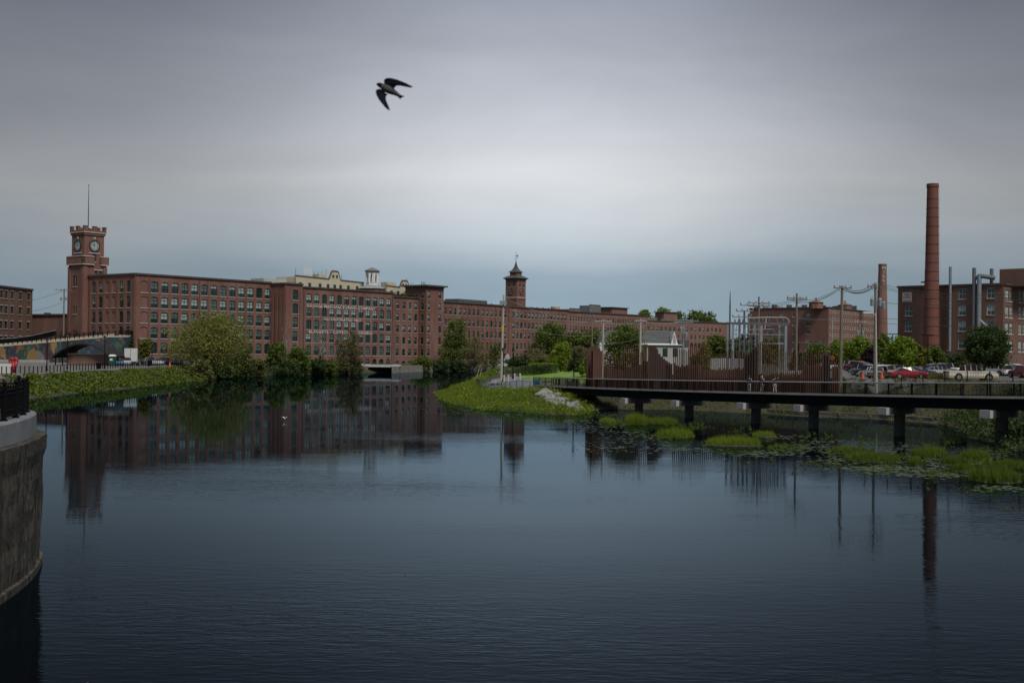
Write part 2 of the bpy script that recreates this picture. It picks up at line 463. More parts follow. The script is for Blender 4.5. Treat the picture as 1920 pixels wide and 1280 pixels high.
mxw = TN('ShaderNodeMixShader'); t.links.new(fr.outputs[0], mxw.inputs[0]); t.links.new(dif.outputs[0], mxw.inputs[1]); t.links.new(gls.outputs[0], mxw.inputs[2])
t.links.new(mxw.outputs[0], out.inputs[0])
tag(MB().add([(-420, -140, 0), (420, -140, 0), (420, 440, 0), (-420, 440, 0)], [(0, 1, 2, 3)]).build('water', wm), kind='structure')

# ------------------------------------------------------------------ windows and walls
WIN = {}
def window_meshes(w, h, style):
    key = (round(w, 2), round(h, 2), style)
    if key in WIN: return WIN[key]
    fm = frame_wh if 'white' in style else frame_dk
    t_ = .09 if w > 1.4 else .07
    f = MB()
    f.box(-w / 2, -w / 2 + t_, -.05, .05, 0, h); f.box(w / 2 - t_, w / 2, -.05, .05, 0, h)
    f.box(-w / 2 + t_, w / 2 - t_, -.05, .05, 0, t_); f.box(-w / 2 + t_, w / 2 - t_, -.05, .05, h - t_, h)
    iw = w / 2 - t_
    if 'big' in style:
        for x in (-w / 6, w / 6) if 'three' in style else (0,):
            f.box(x - .04, x + .04, -.035, .035, t_, h - t_)
        for k in (1 / 3, 2 / 3):
            f.box(-iw, iw, -.03, .03, h * k - .035, h * k + .035)
    elif 'sash' in style:
        f.box(-iw, iw, -.035, .035, h * .5 - .035, h * .5 + .035)
        f.box(-.025, .025, -.025, .025, t_, h - t_)
    elif 'slider' in style:
        f.box(-.04, .04, -.03, .03, t_, h - t_)
    frm = f.mesh('window', fm)
    panes = []
    for split, um in ((1, glass_dk), (.36, glass_bl), (.36, glass_bl2), (.62, glass_bl), (.05, glass_bl2), (.5, glass_bl2)):
        p = MB(); y = .06
        if split < 1:
            p.quad((-w / 2, y, 0), (w / 2, y, 0), (w / 2, y, h * split), (-w / 2, y, h * split), 0)
            p.quad((-w / 2, y, h * split), (w / 2, y, h * split), (w / 2, y, h), (-w / 2, y, h), 1)
        else:
            p.quad((-w / 2, y, 0), (w / 2, y, 0), (w / 2, y, h), (-w / 2, y, h), 0)
        panes.append(p.mesh('pane', [glass_dk, um]))
    sill = MB().box(-w / 2 - .14, w / 2 + .14, -.32, .02, -.2, -.003).mesh('sill', stone)
    lint = MB().box(-w / 2 - .16, w / 2 + .16, -.26, -.21, h + .003, h + .28).mesh('lintel', stone)
    WIN[key] = (frm, panes, sill, lint)
    return WIN[key]

def wall_face(mb, A, B, z0, z1, ops, depth=.3, m=0):
    """brick wall A->B (seen with A left) with openings (t, w, zs, ze, rise, blind) and their reveals"""
    A = Vector(A); B = Vector(B); Ln = (B - A).length; d = (B - A) / Ln; n = Vector((d.y, -d.x))
    def P(t, z, dep=0): q = A + d * t - n * dep; return (q.x, q.y, z)
    ts = sorted({0, Ln} | {round(o[0] - o[1] / 2, 4) for o in ops} | {round(o[0] + o[1] / 2, 4) for o in ops})
    zs = sorted({z0, z1} | {round(o[2], 4) for o in ops} | {round(o[3], 4) for o in ops})
    for i in range(len(ts) - 1):
        tm = (ts[i] + ts[i + 1]) / 2
        col = [o for o in ops if o[0] - o[1] / 2 < tm < o[0] + o[1] / 2]
        if not col:
            mb.quad(P(ts[i], z0), P(ts[i + 1], z0), P(ts[i + 1], z1), P(ts[i], z1), m); continue
        for j in range(len(zs) - 1):
            zm = (zs[j] + zs[j + 1]) / 2
            if any(o[2] < zm < o[3] for o in col): continue
            mb.quad(P(ts[i], zs[j]), P(ts[i + 1], zs[j]), P(ts[i + 1], zs[j + 1]), P(ts[i], zs[j + 1]), m)
    for (tcn, wd, a, b, rise, blind) in ops:
        l, r = tcn - wd / 2, tcn + wd / 2
        dp = .16 if blind else depth
        sp = b - rise
        mb.quad(P(l, a), P(l, a, dp), P(l, sp, dp), P(l, sp), m)
        mb.quad(P(r, a, dp), P(r, a), P(r, sp), P(r, sp, dp), m)
        mb.quad(P(l, a, dp), P(l, a), P(r, a), P(r, a, dp), m)
        arc = [(l + (r - l) * k / 6, sp + rise * (1 - (2 * k / 6 - 1) ** 2)) for k in range(7)] if rise else [(l, b), (r, b)]
        for k in range(len(arc) - 1):
            mb.quad(P(*arc[k]), P(*arc[k], dp), P(*arc[k + 1], dp), P(*arc[k + 1]), m)
            if rise:
                c = (l, b) if k < 3 else (r, b)
                mb.add([P(*c), P(*arc[k]), P(*arc[k + 1])], [(0, 1, 2)], m)
        if rise: mb.add([P(l, b), P(*arc[3]), P(r, b)], [(0, 1, 2)], m)
        if blind: mb.quad(P(l, a, dp), P(r, a, dp), P(r, b, dp), P(l, b, dp), m)

def building(root, fp, z0, z1, faces, wallm, name='wall', cornice=True, seed=1, lintels=False, corn_m=None, roof=True, ztop=None):
    """fp: counter-clockwise footprint; faces {edge: dict(cols, rows, w, h, rise, style, blind, skip)}; windows become parts of root"""
    rr = random.Random(seed)
    mb = MB(); nfp = len(fp)
    for i in range(nfp):
        A, B = fp[i], fp[(i + 1) % nfp]
        specs = faces.get(i)
        ops = []
        if specs:
            if isinstance(specs, dict): specs = [specs]
            Av = Vector(A); d = (Vector(B) - Av).normalized(); n = Vector((d.y, -d.x)); ang = math.atan2(d.y, d.x)
            for sp in specs:
                w_, h_ = sp['w'], sp['h']
                for ci, tcol in enumerate(sp['cols']):
                    for ri, zr in enumerate(sp['rows']):
                        if (ci, ri) in sp.get('skip', ()): continue
                        bl = ci in sp.get('blind', ())
                        ops.append((tcol, w_, zr, zr + h_, sp.get('rise', .3), bl))
                        q = Av + d * tcol - n * (0 if bl else .2)
                        loc = Vector((q.x, q.y, zr)) - root.location
                        frm, panes, sill, lint = window_meshes(w_, h_, sp['style'])
                        if bl:
                            if sp.get('sill', 1): inst('sill', sill, root, loc + Vector((-n.x * .18, -n.y * .18, 0)), ang)
                            continue
                        wo_ = inst('window', frm, root, loc, ang)
                        lit = sp.get('lit', .5) + sp.get('litrow', 0) * ri
                        u = rr.random()
                        if u < lit: pk = rr.choice((1, 1, 1, 2, 3))
                        else: pk = rr.choice((0, 0, 2, 4, 5))
                        inst('pane', panes[pk], wo_)
                        if sp.get('sill', 1): inst('sill', sill, wo_)
                        if lintels: inst('lintel', lint, wo_)
        wall_face(mb, A, B, z0, z1, ops)
    mb.build(name, wallm, root)
    if roof:
        MB().add([(p[0], p[1], z1 - .5) for p in fp], [tuple(range(nfp))]).build('roof', roof_dk, root)
    if cornice:
        cb = MB()
        for i in range(nfp):
            cb.obox(fp[i], fp[(i + 1) % nfp], -.06, .34, z1 - .38, z1 + .06)
        cb.build('cornice', corn_m or mat('cornice_metal', (.055, .045, .042), .7, (.085, .065, .06), 1), root)

def P2(o, d, t): return (o[0] + d[0] * t, o[1] + d[1] * t)
dL = Vector((.607, .795)).normalized(); eL = Vector((-dL.y, dL.x))     # along the long front / back along the end wall
def hit(o, d, px, z=10):
    """t along o+t*d (plan) where the picture column is px"""
    lo, hi = -30.0, 300.0
    for _ in range(60):
        mid = (lo + hi) / 2; q = P2(o, d, mid)
        k = gx(px, q[1], z) - q[0]
        if k > 0: lo = mid
        else: hi = mid
    return (lo + hi) / 2

C0 = (gx(253, 294, 10), 294.0)
FL = 3.86
rowsA = [5.15 + FL * k for k in range(5)]
# --- left block of the mill
tA = hit(C0, dL, 507)
A_ = P2(C0, dL, tA)
root = thing('mill_building', 'five storey brick mill block with tall dark windows behind the large willow', 'building', (C0[0], C0[1], 2.3))
Pend = P2(C0, eL, 27.0)
cols_end = [hit(Pend, -eL, p) for p in (175, 187.6, 200.5, 212.6, 226.7, 240)]
cols_long = [hit(C0, dL, 269.5)] + [5.6 + 3.11 * k for k in range(13)]
building(root, [Pend, C0, A_, P2(A_, eL, 27), ], 2.0, 25.3, {
    0: dict(cols=cols_end, rows=rowsA, w=1.55, h=2.95, rise=.3, style='big', blind=(2, 3), lit=.15, litrow=.06),
    1: [dict(cols=cols_long, rows=rowsA, w=2.1, h=2.9, rise=.3, style='big', blind=(0,), lit=.25, litrow=.17),
        dict(cols=cols_long[1:], rows=[2.45], w=2.0, h=1.5, rise=.25, style='sash', sill=0, lit=0)]}, brickA, seed=3)
pl = MB().box(-.28, .28, -.13, .05, 2.3, 24.0).mesh('pilaster', brickA)
for o_, d_, tt in ((C0, dL, [3.95 + 3.11 * k for k in range(14)] + [.45]), (Pend, -eL, [27 - .45, cols_end[0] - 1.6] + [(cols_end[i] + cols_end[i + 1]) / 2 for i in range(5)])):
    for tq in tt:
        q = P2(o_, d_, tq)
        inst('pilaster', pl, root, Vector((q[0], q[1], 0)) - Vector((C0[0], C0[1], 2.3)), math.atan2(d_[1], d_[0]))
MB().obox(C0, A_, .02, .2, 2.3, 4.6).build('plinth', brickA, root)
for tq in (3.95, 19.5, 35.05, 43.4):
    q = P2(P2(C0, dL, tq), eL, -.22); MB().tube([(q[0], q[1], 2.6), (q[0], q[1], 24.6)], .08, 6).build('downpipe', mat('downpipe_rust', (.06, .04, .034), .8, (.10, .075, .06), 1), root)

# --- projecting stair tower between the two blocks
uB = 6.0
B_ = P2(A_, eL, -uB); Bn = P2(B_, dL, 6.4)
root = thing('stair_tower', 'plain brick stair tower with one column of windows, projecting between the two long mill fronts', 'tower', (B_[0], B_[1], 2.0))
building(root, [A_, B_, Bn, P2(Bn, eL, uB + 4), P2(A_, eL, 4)], 1.8, 25.0, {
    1: dict(cols=[hit(B_, dL, 553)], rows=[4.9 + FL * k for k in range(5)], w=2.0, h=2.9, style='big', lit=.3)}, brickA, seed=5)
pb = MB().box(-.5, .5, -.16, .05, 1.9, 22.6).mesh('pilaster', brickA)
for o_, d_, tt in ((A_, -eL, (.6, 2.4, 4.1, 5.5)), (B_, dL, (.55, 5.8))):
    for tq in tt:
        q = P2(o_, d_, tq); inst('pilaster', pb, root, Vector((q[0], q[1], 0)) - root.location, math.atan2(d_[1], d_[0]))

# --- lettered block
S_ = (gx(563, 346, 10), 346.0)
tE = hit(S_, dL, 737)
E_ = P2(S_, dL, tE)
lettered = root = thing('mill_building', 'long brick mill block with faded white painted lettering between its window rows', 'building', (S_[0], S_[1], 2.0))
c0 = hit(S_, dL, 578.5); c1 = hit(S_, dL, 728)
cols2 = [c0 + (c1 - c0) * k / 11 for k in range(12)]
building(root, [S_, E_, P2(E_, eL, 26), P2(S_, eL, 26)], .6, 25.1, {
    0: [dict(cols=cols2, rows=[4.75 + FL * k for k in range(5)], w=2.05, h=2.9, style='big', lit=.3, litrow=.15),
        dict(cols=cols2, rows=[1.7], w=1.9, h=2.0, rise=.5, style='sash', sill=0, lit=0)]}, brickA, seed=9)
def lettering(txt, root, A, d, t0, t1, z, hgt, m, off=.03, name='painted_lettering'):
    cu = bpy.data.curves.new('txt', 'FONT'); cu.body = txt; cu.size = 1.0; cu.offset = .014; cu.space_character = 1.2
    ob = bpy.data.objects.new('txt', cu); COL.objects.link(ob)
    bpy.context.view_layer.update()
    me = bpy.data.meshes.new_from_object(ob.evaluated_get(bpy.context.evaluated_depsgraph_get()))
    bpy.data.objects.remove(ob)
    xs = [v.co.x for v in me.vertices]; ys = [v.co.y for v in me.vertices]
    x0, x1 = min(xs), max(xs); y0, y1 = min(ys), max(ys)
    for v in me.vertices:
        v.co = Vector(((v.co.x - x0) / (x1 - x0) * (t1 - t0), 0, (v.co.y - y0) / (y1 - y0) * hgt))
    me.name = name; me.materials.clear(); me.materials.append(m)
    q = P2(A, d, t0); n = (d[1], -d[0])
    o = inst(name, me, root, Vector((q[0] + n[0] * off, q[1] + n[1] * off, z)) - root.location, math.atan2(d[1], d[0]))
    return o
faded = mat('faded_white_paint', (.66, .62, .57), .9, (.44, .36, .32), .8, detail=3)
lettering('NASHUA MANUFACTURING COMPANY', root, S_, dL, hit(S_, dL, 574.5), hit(S_, dL, 703), 4.75 + FL * 4 - 1.2, .92, faded)
lettering('INCORPORATED 1823', root, S_, dL, hit(S_, dL, 608), hit(S_, dL, 676), 4.75 + FL * 3 -1.06, .78, faded)
lettering('BLANKETS - COTTON - FLANNELS', root, S_, dL, hit(S_, dL, 579), hit(S_, dL, 697), 4.75 + FL * 2 - 1.16, .9, faded)
# downpipes
for p in (568.5, 735):
    q = P2(S_, dL, hit(S_, dL, p)); MB().tube([(q[0] + .1, q[1] - .15, 1.5), (q[0] + .1, q[1] - .15, 24.5)], .1, 6).build('downpipe', roof_dk, root)

# --- narrow-windowed block
Fp = P2(S_, dL, hit(S_, dL, 786))
root = thing('mill_building', 'narrow-windowed brick mill block with plants along its roof edge, left of the flat-roofed stair tower', 'building', (E_[0], E_[1], 2.0))
E2 = P2(E_, eL, .5); F2 = P2(Fp, eL, .5)
colsn = [hit(E2, dL, p) for p in (745, 757, 768, 779)]
building(root, [E2, F2, P2(F2, eL, 22), P2(E2, eL, 22)], .6, 24.0, {
    0: [dict(cols=colsn, rows=[4.7 + 3.8 * k for k in range(5)], w=1.3, h=2.3, rise=.25, style='sash', lit=.1, litrow=.1),
        dict(cols=colsn, rows=[1.5], w=1.4, h=1.4, rise=0, style='sash', lit=0)]}, brickA, seed=11)
# --- flat-roofed stair tower
G_ = P2(F2, eL, -3.4); H_ = P2(G_, dL, hit(G_, dL, 831))
root = thing('stair_tower', 'square brick stair tower with overhanging flat roof, at the right end of the lettered mill', 'tower', (G_[0], G_[1], 1.8))
building(root, [F2, G_, H_, P2(H_, eL, 10), P2(F2, eL, 6)], .5, 27.7, {
    0: dict(cols=[1.7], rows=[4.7 + 3.8 * k for k in range(6)], w=1.2, h=2.3, rise=.25, style='sash', lit=.1, litrow=.1),
    1: dict(cols=[hit(G_, dL, 803.5), hit(G_, dL, 824)], rows=[.9 + 3.8 * k for k in range(7)], w=1.2, h=2.4, rise=.25, style='sash', lit=.1, litrow=.13)}, brickA, seed=12)
ro = [P2(P2(F2, eL, 7), dL, -1), P2(P2(G_, eL, -1), dL, -1), P2(P2(H_, eL, -1), dL, 1), P2(P2(H_, eL, 11), dL, 1)]
MB().prism(ro, 27.62, 28.1).build('roof_slab', roof_dk, root)
for k in range(3):
    q = P2(P2(G_, eL, 3), dL, 1 + k * .8); MB().tube([(q[0], q[1], 28), (q[0], q[1], 29.2)], .12, 6).build('vent_pipe', roof_dk, root)

# --- long wing with the spired clock tower behind
d5 = Vector((.53, .848)).normalized(); e5 = Vector((-d5.y, d5.x))
I0 = (gx(829, 396, 8), 396.0)
I1 = P2(I0, d5, hit(I0, d5, 941))
root = thing('mill_wing', 'five storey brick mill wing running from the flat-roofed stair tower to the tall utility pole', 'building', (I0[0], I0[1], 1.5))
for tq in (8.0, 21.5, 33.0):
    q = P2(P2(I0, d5, tq), e5, -.1); MB().tube([(q[0], q[1], 1.0), (q[0], q[1], 22.6)], .09, 6).build('downpipe', MATS['downpipe_rust'], root)
n5 = 13; L5 = (Vector(I1) - Vector(I0)).length
building(root, [I0, I1, P2(I1, e5, 20), P2(I0, e5, 20)], .5, 23.2, {
    0: [dict(cols=[1.8 + (L5 - 3.2) * k / (n5 - 1) for k in range(n5)], rows=[3.4 + 3.86 * k for k in range(5)], w=1.35, h=2.3, rise=.3, style='sash', lit=.05, litrow=.14),
        dict(cols=[3.5 + 5.2 * k for k in range(6)], rows=[.8], w=1.3, h=1.6, rise=.5, style='sash', sill=0, lit=0)]}, brickA, seed=14)
q = P2(I0, d5, 4)
for k in range(9):
    q = P2(P2(I0, d5, 3 + k * 3.7), e5, 1.5); MB().lathe([(.16, 0), (.16, .7), (.26, .72), (.26, .9)], (q[0], q[1], 22.7), 6).build('roof_vent', roof_dk, root)
MB().prism([P2(P2(I0, d5, 14), e5, 3), P2(P2(I0, d5, 32), e5, 3), P2(P2(I0, d5, 32), e5, 9), P2(P2(I0, d5, 14), e5, 9)], 22.7, 24.6).build('roof_house', mat('dark_cladding', (.06, .08, .075), .6, (.09, .1, .1), 1), root)
d6 = Vector((.577, .816)).normalized(); e6 = Vector((-d6.y, d6.x))
I2 = P2(I1, d6, hit(I1, d6, 1064))
L6 = (Vector(I2) - Vector(I1)).length
root = thing('mill_wing', 'brick mill wing with close rows of windows in front of the spired clock tower', 'building', (I1[0], I1[1], 2))
n6 = 15
building(root, [I1, I2, P2(I2, e6, 20), P2(I1, e6, 20)], .8, 23.0, {
    0: dict(cols=[2.0] + [7.2 + (L6 - 9) * k / (n6 - 1) for k in range(n6)], rows=[3.3 + 3.86 * k for k in range(5)], w=1.35, h=2.3, rise=.3, style='sash', lit=.05, litrow=.14)}, brickA, seed=15)
bx_ = MB().box(-.9, .9, -.35, .05, 1, 22.2).mesh('pilaster', brickA)
q = P2(I1, d6, 4.6); inst('pilaster', bx_, root, Vector((q[0], q[1], 0)) - root.location, math.atan2(d6[1], d6[0]))
for k in range(8):
    q = P2(P2(I1, d6, 9 + k * 4), e6, 1.5); MB().lathe([(.16, 0), (.16, .7), (.26, .72), (.26, .9)], (q[0], q[1], 22.5), 6).build('roof_vent', roof_dk, root)
# far part with the paired small windows
d7 = Vector((.60, .80)).normalized(); e7 = Vector((-d7.y, d7.x))
I2b = P2(I2, e6, .0); I3 = P2(I2, d7, hit(I2, d7, 1213))
L7 = (Vector(I3) - Vector(I2)).length
root = thing('mill_wing', 'distant brick mill wing with pale small windows and rooftop plant, above the white house', 'building', (I2[0], I2[1], 3))
n7 = 30
building(root, [I2b, I3, P2(I3, e7, 24), P2(I2b, e7, 20)], 1.5, 22.6, {
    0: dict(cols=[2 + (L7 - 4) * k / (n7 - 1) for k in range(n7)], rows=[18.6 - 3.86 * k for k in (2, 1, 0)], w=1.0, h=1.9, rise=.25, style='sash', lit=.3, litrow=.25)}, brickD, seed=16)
dk = mat('rooftop_plant', (.09, .10, .10), .6, (.16, .17, .165), .8)
for (pa, pb_, za, zb) in ((1083, 1103, 22.3, 23.6), (1120, 1141, 22.3, 25.6)):
    a = P2(P2(I2, d7, hit(I2, d7, pa)), e7, 4); b = P2(P2(I2, d7, hit(I2, d7, pb_)), e7, 4)
    MB().obox(a, b, -5, 0, za, zb).build('roof_unit', dk, root)
    for k in range(5):
        s_ = Vector(a).lerp(Vector(b), (k + .5) / 5); MB().lathe([(.5, 0), (.5, .5)], (s_.x, s_.y + 2, zb), 8).build('roof_fan', roof_dk, root)
a = P2(P2(I2, d7, hit(I2, d7, 1158)), e7, 3); b = P2(P2(I2, d7, hit(I2, d7, 1187)), e7, 3)
MB().obox(a, b, -8, 0, 22.2, 25.2).obox(P2(a, d7, -.6), P2(b, d7, .6), -8.6, .6, 25.2, 25.5, 1).build('penthouse', [brickD, roof_dk], root)
a = P2(P2(I2, d7, hit(I2, d7, 1060)), e7, 5)
MB().lathe([(1.6, 0), (1.9, 1.9), (1.3, 2.1)], (a[0], a[1], 22.3), 14).build('roof_tank', mat('buff_tank', (.42, .40, .34), .7), root)
# last far block
K0 = (gx(1200, 545, 8), 545.0); dK = Vector((.80, .60)).normalized(); eK = Vector((-dK.y, dK.x))
K1 = P2(K0, dK, hit(K0, dK, 1368)); LK = (Vector(K1) - Vector(K0)).length
root = thing('mill_building', 'farthest low brick mill block seen behind the slender pole and substation trees', 'building', (K0[0], K0[1], 3))
building(root, [K0, K1, P2(K1, eK, 18), P2(K0, eK, 18)], 2, 21.4, {
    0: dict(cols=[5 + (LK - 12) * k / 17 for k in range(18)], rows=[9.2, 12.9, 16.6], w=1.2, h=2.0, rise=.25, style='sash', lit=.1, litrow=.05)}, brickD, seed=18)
for (pa, pb_, za, zb) in ((1222, 1240, 20.9, 22.9), (1248, 1262, 20.9, 22.4), (1300, 1318, 20.9, 22.2)):
    a = P2(P2(K0, dK, hit(K0, dK, pa)), eK, 3); b = P2(P2(K0, dK, hit(K0, dK, pb_)), eK, 3)
    MB().obox(a, b, -4, 0, za, zb).build('roof_unit', dk, root)
a = P2(P2(K0, dK, hit(K0, dK, 1258)), eK, 5); b = P2(P2(K0, dK, hit(K0, dK, 1283)), eK, 5)
MB().obox(a, b, -6, 0, 20.9, 25.5).obox(P2(a, dK, -.7), P2(b, dK, .7), -6.5, .5, 25.5, 25.9, 1).build('penthouse', [brickD, roof_dk], root)

# ------------------------------------------------------------------ clock faces
dialw = mat('clock_dial_pale', (.30, .36, .36), .4)
dialb = mat('clock_dial_dark', (.03, .025, .025), .5)
paleh = mat('clock_marks_pale', (.55, .50, .42), .6)
def clock(root, c, d, r, face, marks, ring, hands=(10, 2), solid=True):
    """clock on a wall at c (world), wall direction d"""
    ang = math.atan2(d[1], d[0])
    dial = MB()
    nn = 28
    dial.add([(r * math.cos(2 * math.pi * k / nn), -.06, r * math.sin(2 * math.pi * k / nn)) for k in range(nn)], [tuple(reversed(range(nn)))])
    do = inst('clock_dial', dial.mesh('clock_dial', face), root, Vector(c) - root.location, ang)
    rg = MB()
    for k in range(nn):
        a0, a1 = 2 * math.pi * k / nn, 2 * math.pi * (k + 1) / nn
        p = [(rr_ * math.cos(a), y, rr_ * math.sin(a)) for (a, rr_, y) in ((a0, r, -.05), (a1, r, -.05), (a1, r, -.2), (a0, r, -.2), (a0, r * 1.17, -.2), (a1, r * 1.17, -.2), (a1, r * 1.17, .02), (a0, r * 1.17, .02))]
        rg.quad(p[0], p[3], p[2], p[1]); rg.quad(p[3], p[4], p[5], p[2]); rg.quad(p[4], p[7], p[6], p[5])
    inst('clock_ring', rg.mesh('clock_ring', ring), do)
    def bar(a, r0, r1, wd, y):
        dx, dz = math.sin(a), math.cos(a); q = []
        for rr_, s in ((r0, -1), (r0, 1), (r1, 1), (r1, -1)):
            q.append((dx * rr_ + dz * s * wd, y, dz * rr_ - dx * s * wd))
        return q
    mk = MB()
    for k in range(12): mk.quad(*reversed(bar(2 * math.pi * k / 12, r * .66, r * .92, r * .055, -.08)))
    inst('hour_marks', mk.mesh('hour_marks', marks), do)
    hd = MB()
    hd.quad(*reversed(bar(2 * math.pi * hands[0] / 12, -r * .1, r * .55, r * .05, -.11))); hd.quad(*reversed(bar(2 * math.pi * hands[1] / 12, -r * .12, r * .85, r * .035, -.12)))
    inst('clock_hands', hd.mesh('clock_hands', marks), do)

# --- battlemented clock tower at the left end
T0 = P2(P2(C0, eL, 20.7), dL, -1.4)
ct = thing('clock_tower', 'square battlemented brick clock tower with flagpole at the left end of the mill', 'tower', (T0[0], T0[1], 2.5))
def sq(o, i, wd): # counter-clockwise square: left-back corner -> front corner -> right
    f = P2(P2(o, eL, i), dL, i)
    return [P2(f, eL, wd), f, P2(f, dL, wd), P2(P2(f, dL, wd), eL, wd)]
lo = sq(T0, 0, 6.8); up_ = sq(T0, .5, 5.8)
building(ct, lo, 2.0, 28.3, {0: [dict(cols=[2.4, 3.5], rows=[22.4], w=.85, h=3.0, rise=.4, style='sash', lit=0), dict(cols=[2.6, 3.6], rows=[15.2, 9.0], w=.6, h=2.0, rise=0, style='sash', lit=0),
                                 dict(cols=[3.1], rows=[4.6], w=1.5, h=1.9, rise=0, style='sash', lit=0)],
                             1: dict(cols=[3.75, 5.0], rows=[24.6], w=.85, h=1.8, rise=0, style='sash', lit=.3)}, brickA, cornice=False, roof=False, seed=2)
bt = MB()
for k in (0, 1):
    for tq in (.45, 6.35) if k == 0 else (.45, 6.35):
        q = P2(lo[k], (Vector(lo[k + 1]) - Vector(lo[k])).normalized(), tq)
        dd = (Vector(lo[k + 1]) - Vector(lo[k])).normalized()
        bt.obox(P2(q, dd, -.55), P2(q, dd, .55), -.02, .22, 2.2, 27.6)
bt.build('corner_buttress', brickA, ct)
bal = MB()
for k in (0, 1):
    a, b = lo[k], lo[k + 1]; dd = (Vector(b) - Vector(a)).normalized()
    segs = ((0, 6.8),) if k == 0 else ((0, 2.9), (4.9, 6.8))
    for s0, s1 in segs:
        bal.obox(P2(a, dd, s0 - (.45 if s0 == 0 else 0)), P2(a, dd, s1 + (.45 if s1 == 6.8 else 0)), -.3, .45, 28.32, 30.2)
bal.build('parapet', brickA, ct)
st = MB()
for k in (0, 1):
    a, b = lo[k], lo[k + 1]; dd = (Vector(b) - Vector(a)).normalized()
    for s0, s1 in (((-.5, 7.3),) if k == 0 else ((-.5, 2.95), (4.85, 7.3))):
        st.obox(P2(a, dd, s0), P2(a, dd, s1), -.25, .56, 30.2, 30.42); st.obox(P2(a, dd, s0), P2(a, dd, s1), -.25, .53, 28.05, 28.3)
a, b = lo[1], lo[2]; dd = (Vector(b) - Vector(a)).normalized()
st.obox(P2(a, dd, 3.0), P2(a, dd, 5.6), 0, .2, 26.7, 26.95); st.obox(P2(a, dd, 3.0), P2(a, dd, 5.7), 0, .2, 23.7, 23.9)
st.build('stone_band', stone, ct)
building(ct, up_, 28.2, 36.7, {1: dict(cols=[2.9], rows=[29.0], w=1.0, h=1.9, rise=0, style='sash', lit=.4)}, brickA, name='belfry_wall', cornice=False, seed=2)
tp = sq(T0, .25, 6.3)
MB().prism(sq(T0, .05, 6.7), 36.5, 36.75).build('stone_cornice', stone, ct)
MB().prism(tp, 35.9, 36.49).build('corbel', brickA, ct)
MB().prism(sq(T0, .1, 6.6), 36.76, 37.2).build('battlement_base', brickA, ct)
for k in range(4):
    a, b = sq(T0, .1, 6.6)[k], sq(T0, .1, 6.6)[(k + 1) % 4]; dd = (Vector(b) - Vector(a)).normalized()
    for s0 in (.0, 2.75):
        wd = 1.15
        MB().obox(P2(a, dd, s0), P2(a, dd, s0 + wd), -.6, 0, 37.21, 38.1).obox(P2(a, dd, s0 - .08), P2(a, dd, s0 + wd + .08), -.66, .08, 38.1, 38.3, 1).build('merlon', [brickA, mat('merlon_cap', (.16, .11, .10), .9)], ct)
for k, hd in ((0, (10, 11.6)), (1, (10, 11.6))):
    a, b = Vector(up_[k]), Vector(up_[k + 1]); dd = (b - a).normalized(); c = (a + b) / 2
    n = Vector((dd.y, -dd.x))
    clock(ct, (c.x + n.x * .03, c.y + n.y * .03, 33.2), dd, 1.32, dialw, dialb, dialb, hd)
    MB().obox(P2(c, dd, -1.7), P2(c, dd, 1.7), 0, .16, 31.1, 31.35).build('stone_sill', stone, ct)
    MB().obox(P2(c, dd, -.22), P2(c, dd, .22), 0, .2, 34.85, 35.5).build('keystone', stone, ct)
cc = (Vector(up_[0]) + Vector(up_[2])) / 2
MB().tube([(cc.x, cc.y, 36.2), (cc.x, cc.y, 43), (cc.x, cc.y, 49.3)], [.16, .12, .06], 8).lathe([(.02, 0), (.18, .12), (.02, .3)], (cc.x, cc.y, 49.3), 8).build('flagpole', roof_dk, ct)

# --- spired clock tower behind the wing
T2 = (gx(969.5, 452, 26), 452.0)
s2 = thing('clock_tower', 'brick clock tower with flared spire and weathervane rising behind the central mill wing', 'tower', (T2[0], T2[1], 2.5))
e2 = Vector((-.80, .60)); f2 = Vector((.60, .80))
def sq2(wd, z=0): # square centred behind front corner
    c = Vector(T2) + e2 * 2.9 + f2 * 2.9
    h = wd / 2
    return [tuple(c + e2 * h - f2 * h), tuple(c - e2 * h - f2 * h), tuple(c - e2 * h + f2 * h), tuple(c + e2 * h + f2 * h)]
building(s2, sq2(5.6), 2.5, 34.6, {0: dict(cols=[1.6, 4.0], rows=[31.2], w=.85, h=1.3, rise=.4, style='sash', lit=0), 1: dict(cols=[1.8, 4.2], rows=[31.2], w=.85, h=1.3, rise=.4, style='sash', lit=0)}, brickA, cornice=False, seed=21)
def pyr(levels):
    mb = MB(); rings = [[(p[0], p[1], z) for p in sq2(wd)] for wd, z in levels]
    for a, b in zip(rings, rings[1:]):
        for k in range(4): mb.quad(a[k], a[(k + 1) % 4], b[(k + 1) % 4], b[k])
    mb.add(rings[0], [(3, 2, 1, 0)]); mb.add(rings[-1], [(0, 1, 2, 3)])
    return mb
slate = mat('slate', (.05, .052, .058), .7, (.08, .08, .085), 1)
MB().prism(sq2(5.85), 27.0, 27.35).build('stone_band', stone, s2)
pyr([(5.8, 34.0), (6.0, 34.3), (7.2, 34.55), (7.2, 34.75), (3.9, 35.7)]).build('lower_roof', slate, s2)
pyr([(3.3, 35.4), (3.3, 37.05)]).build('lantern', brickA, s2)
pyr([(4.1, 37.0), (4.1, 37.14), (2.8, 37.65), (1.75, 38.35), (.95, 39.3), (.45, 40.4), (.16, 41.5)]).build('spire', slate, s2)
cc = Vector(T2) + e2 * 2.9 + f2 * 2.9
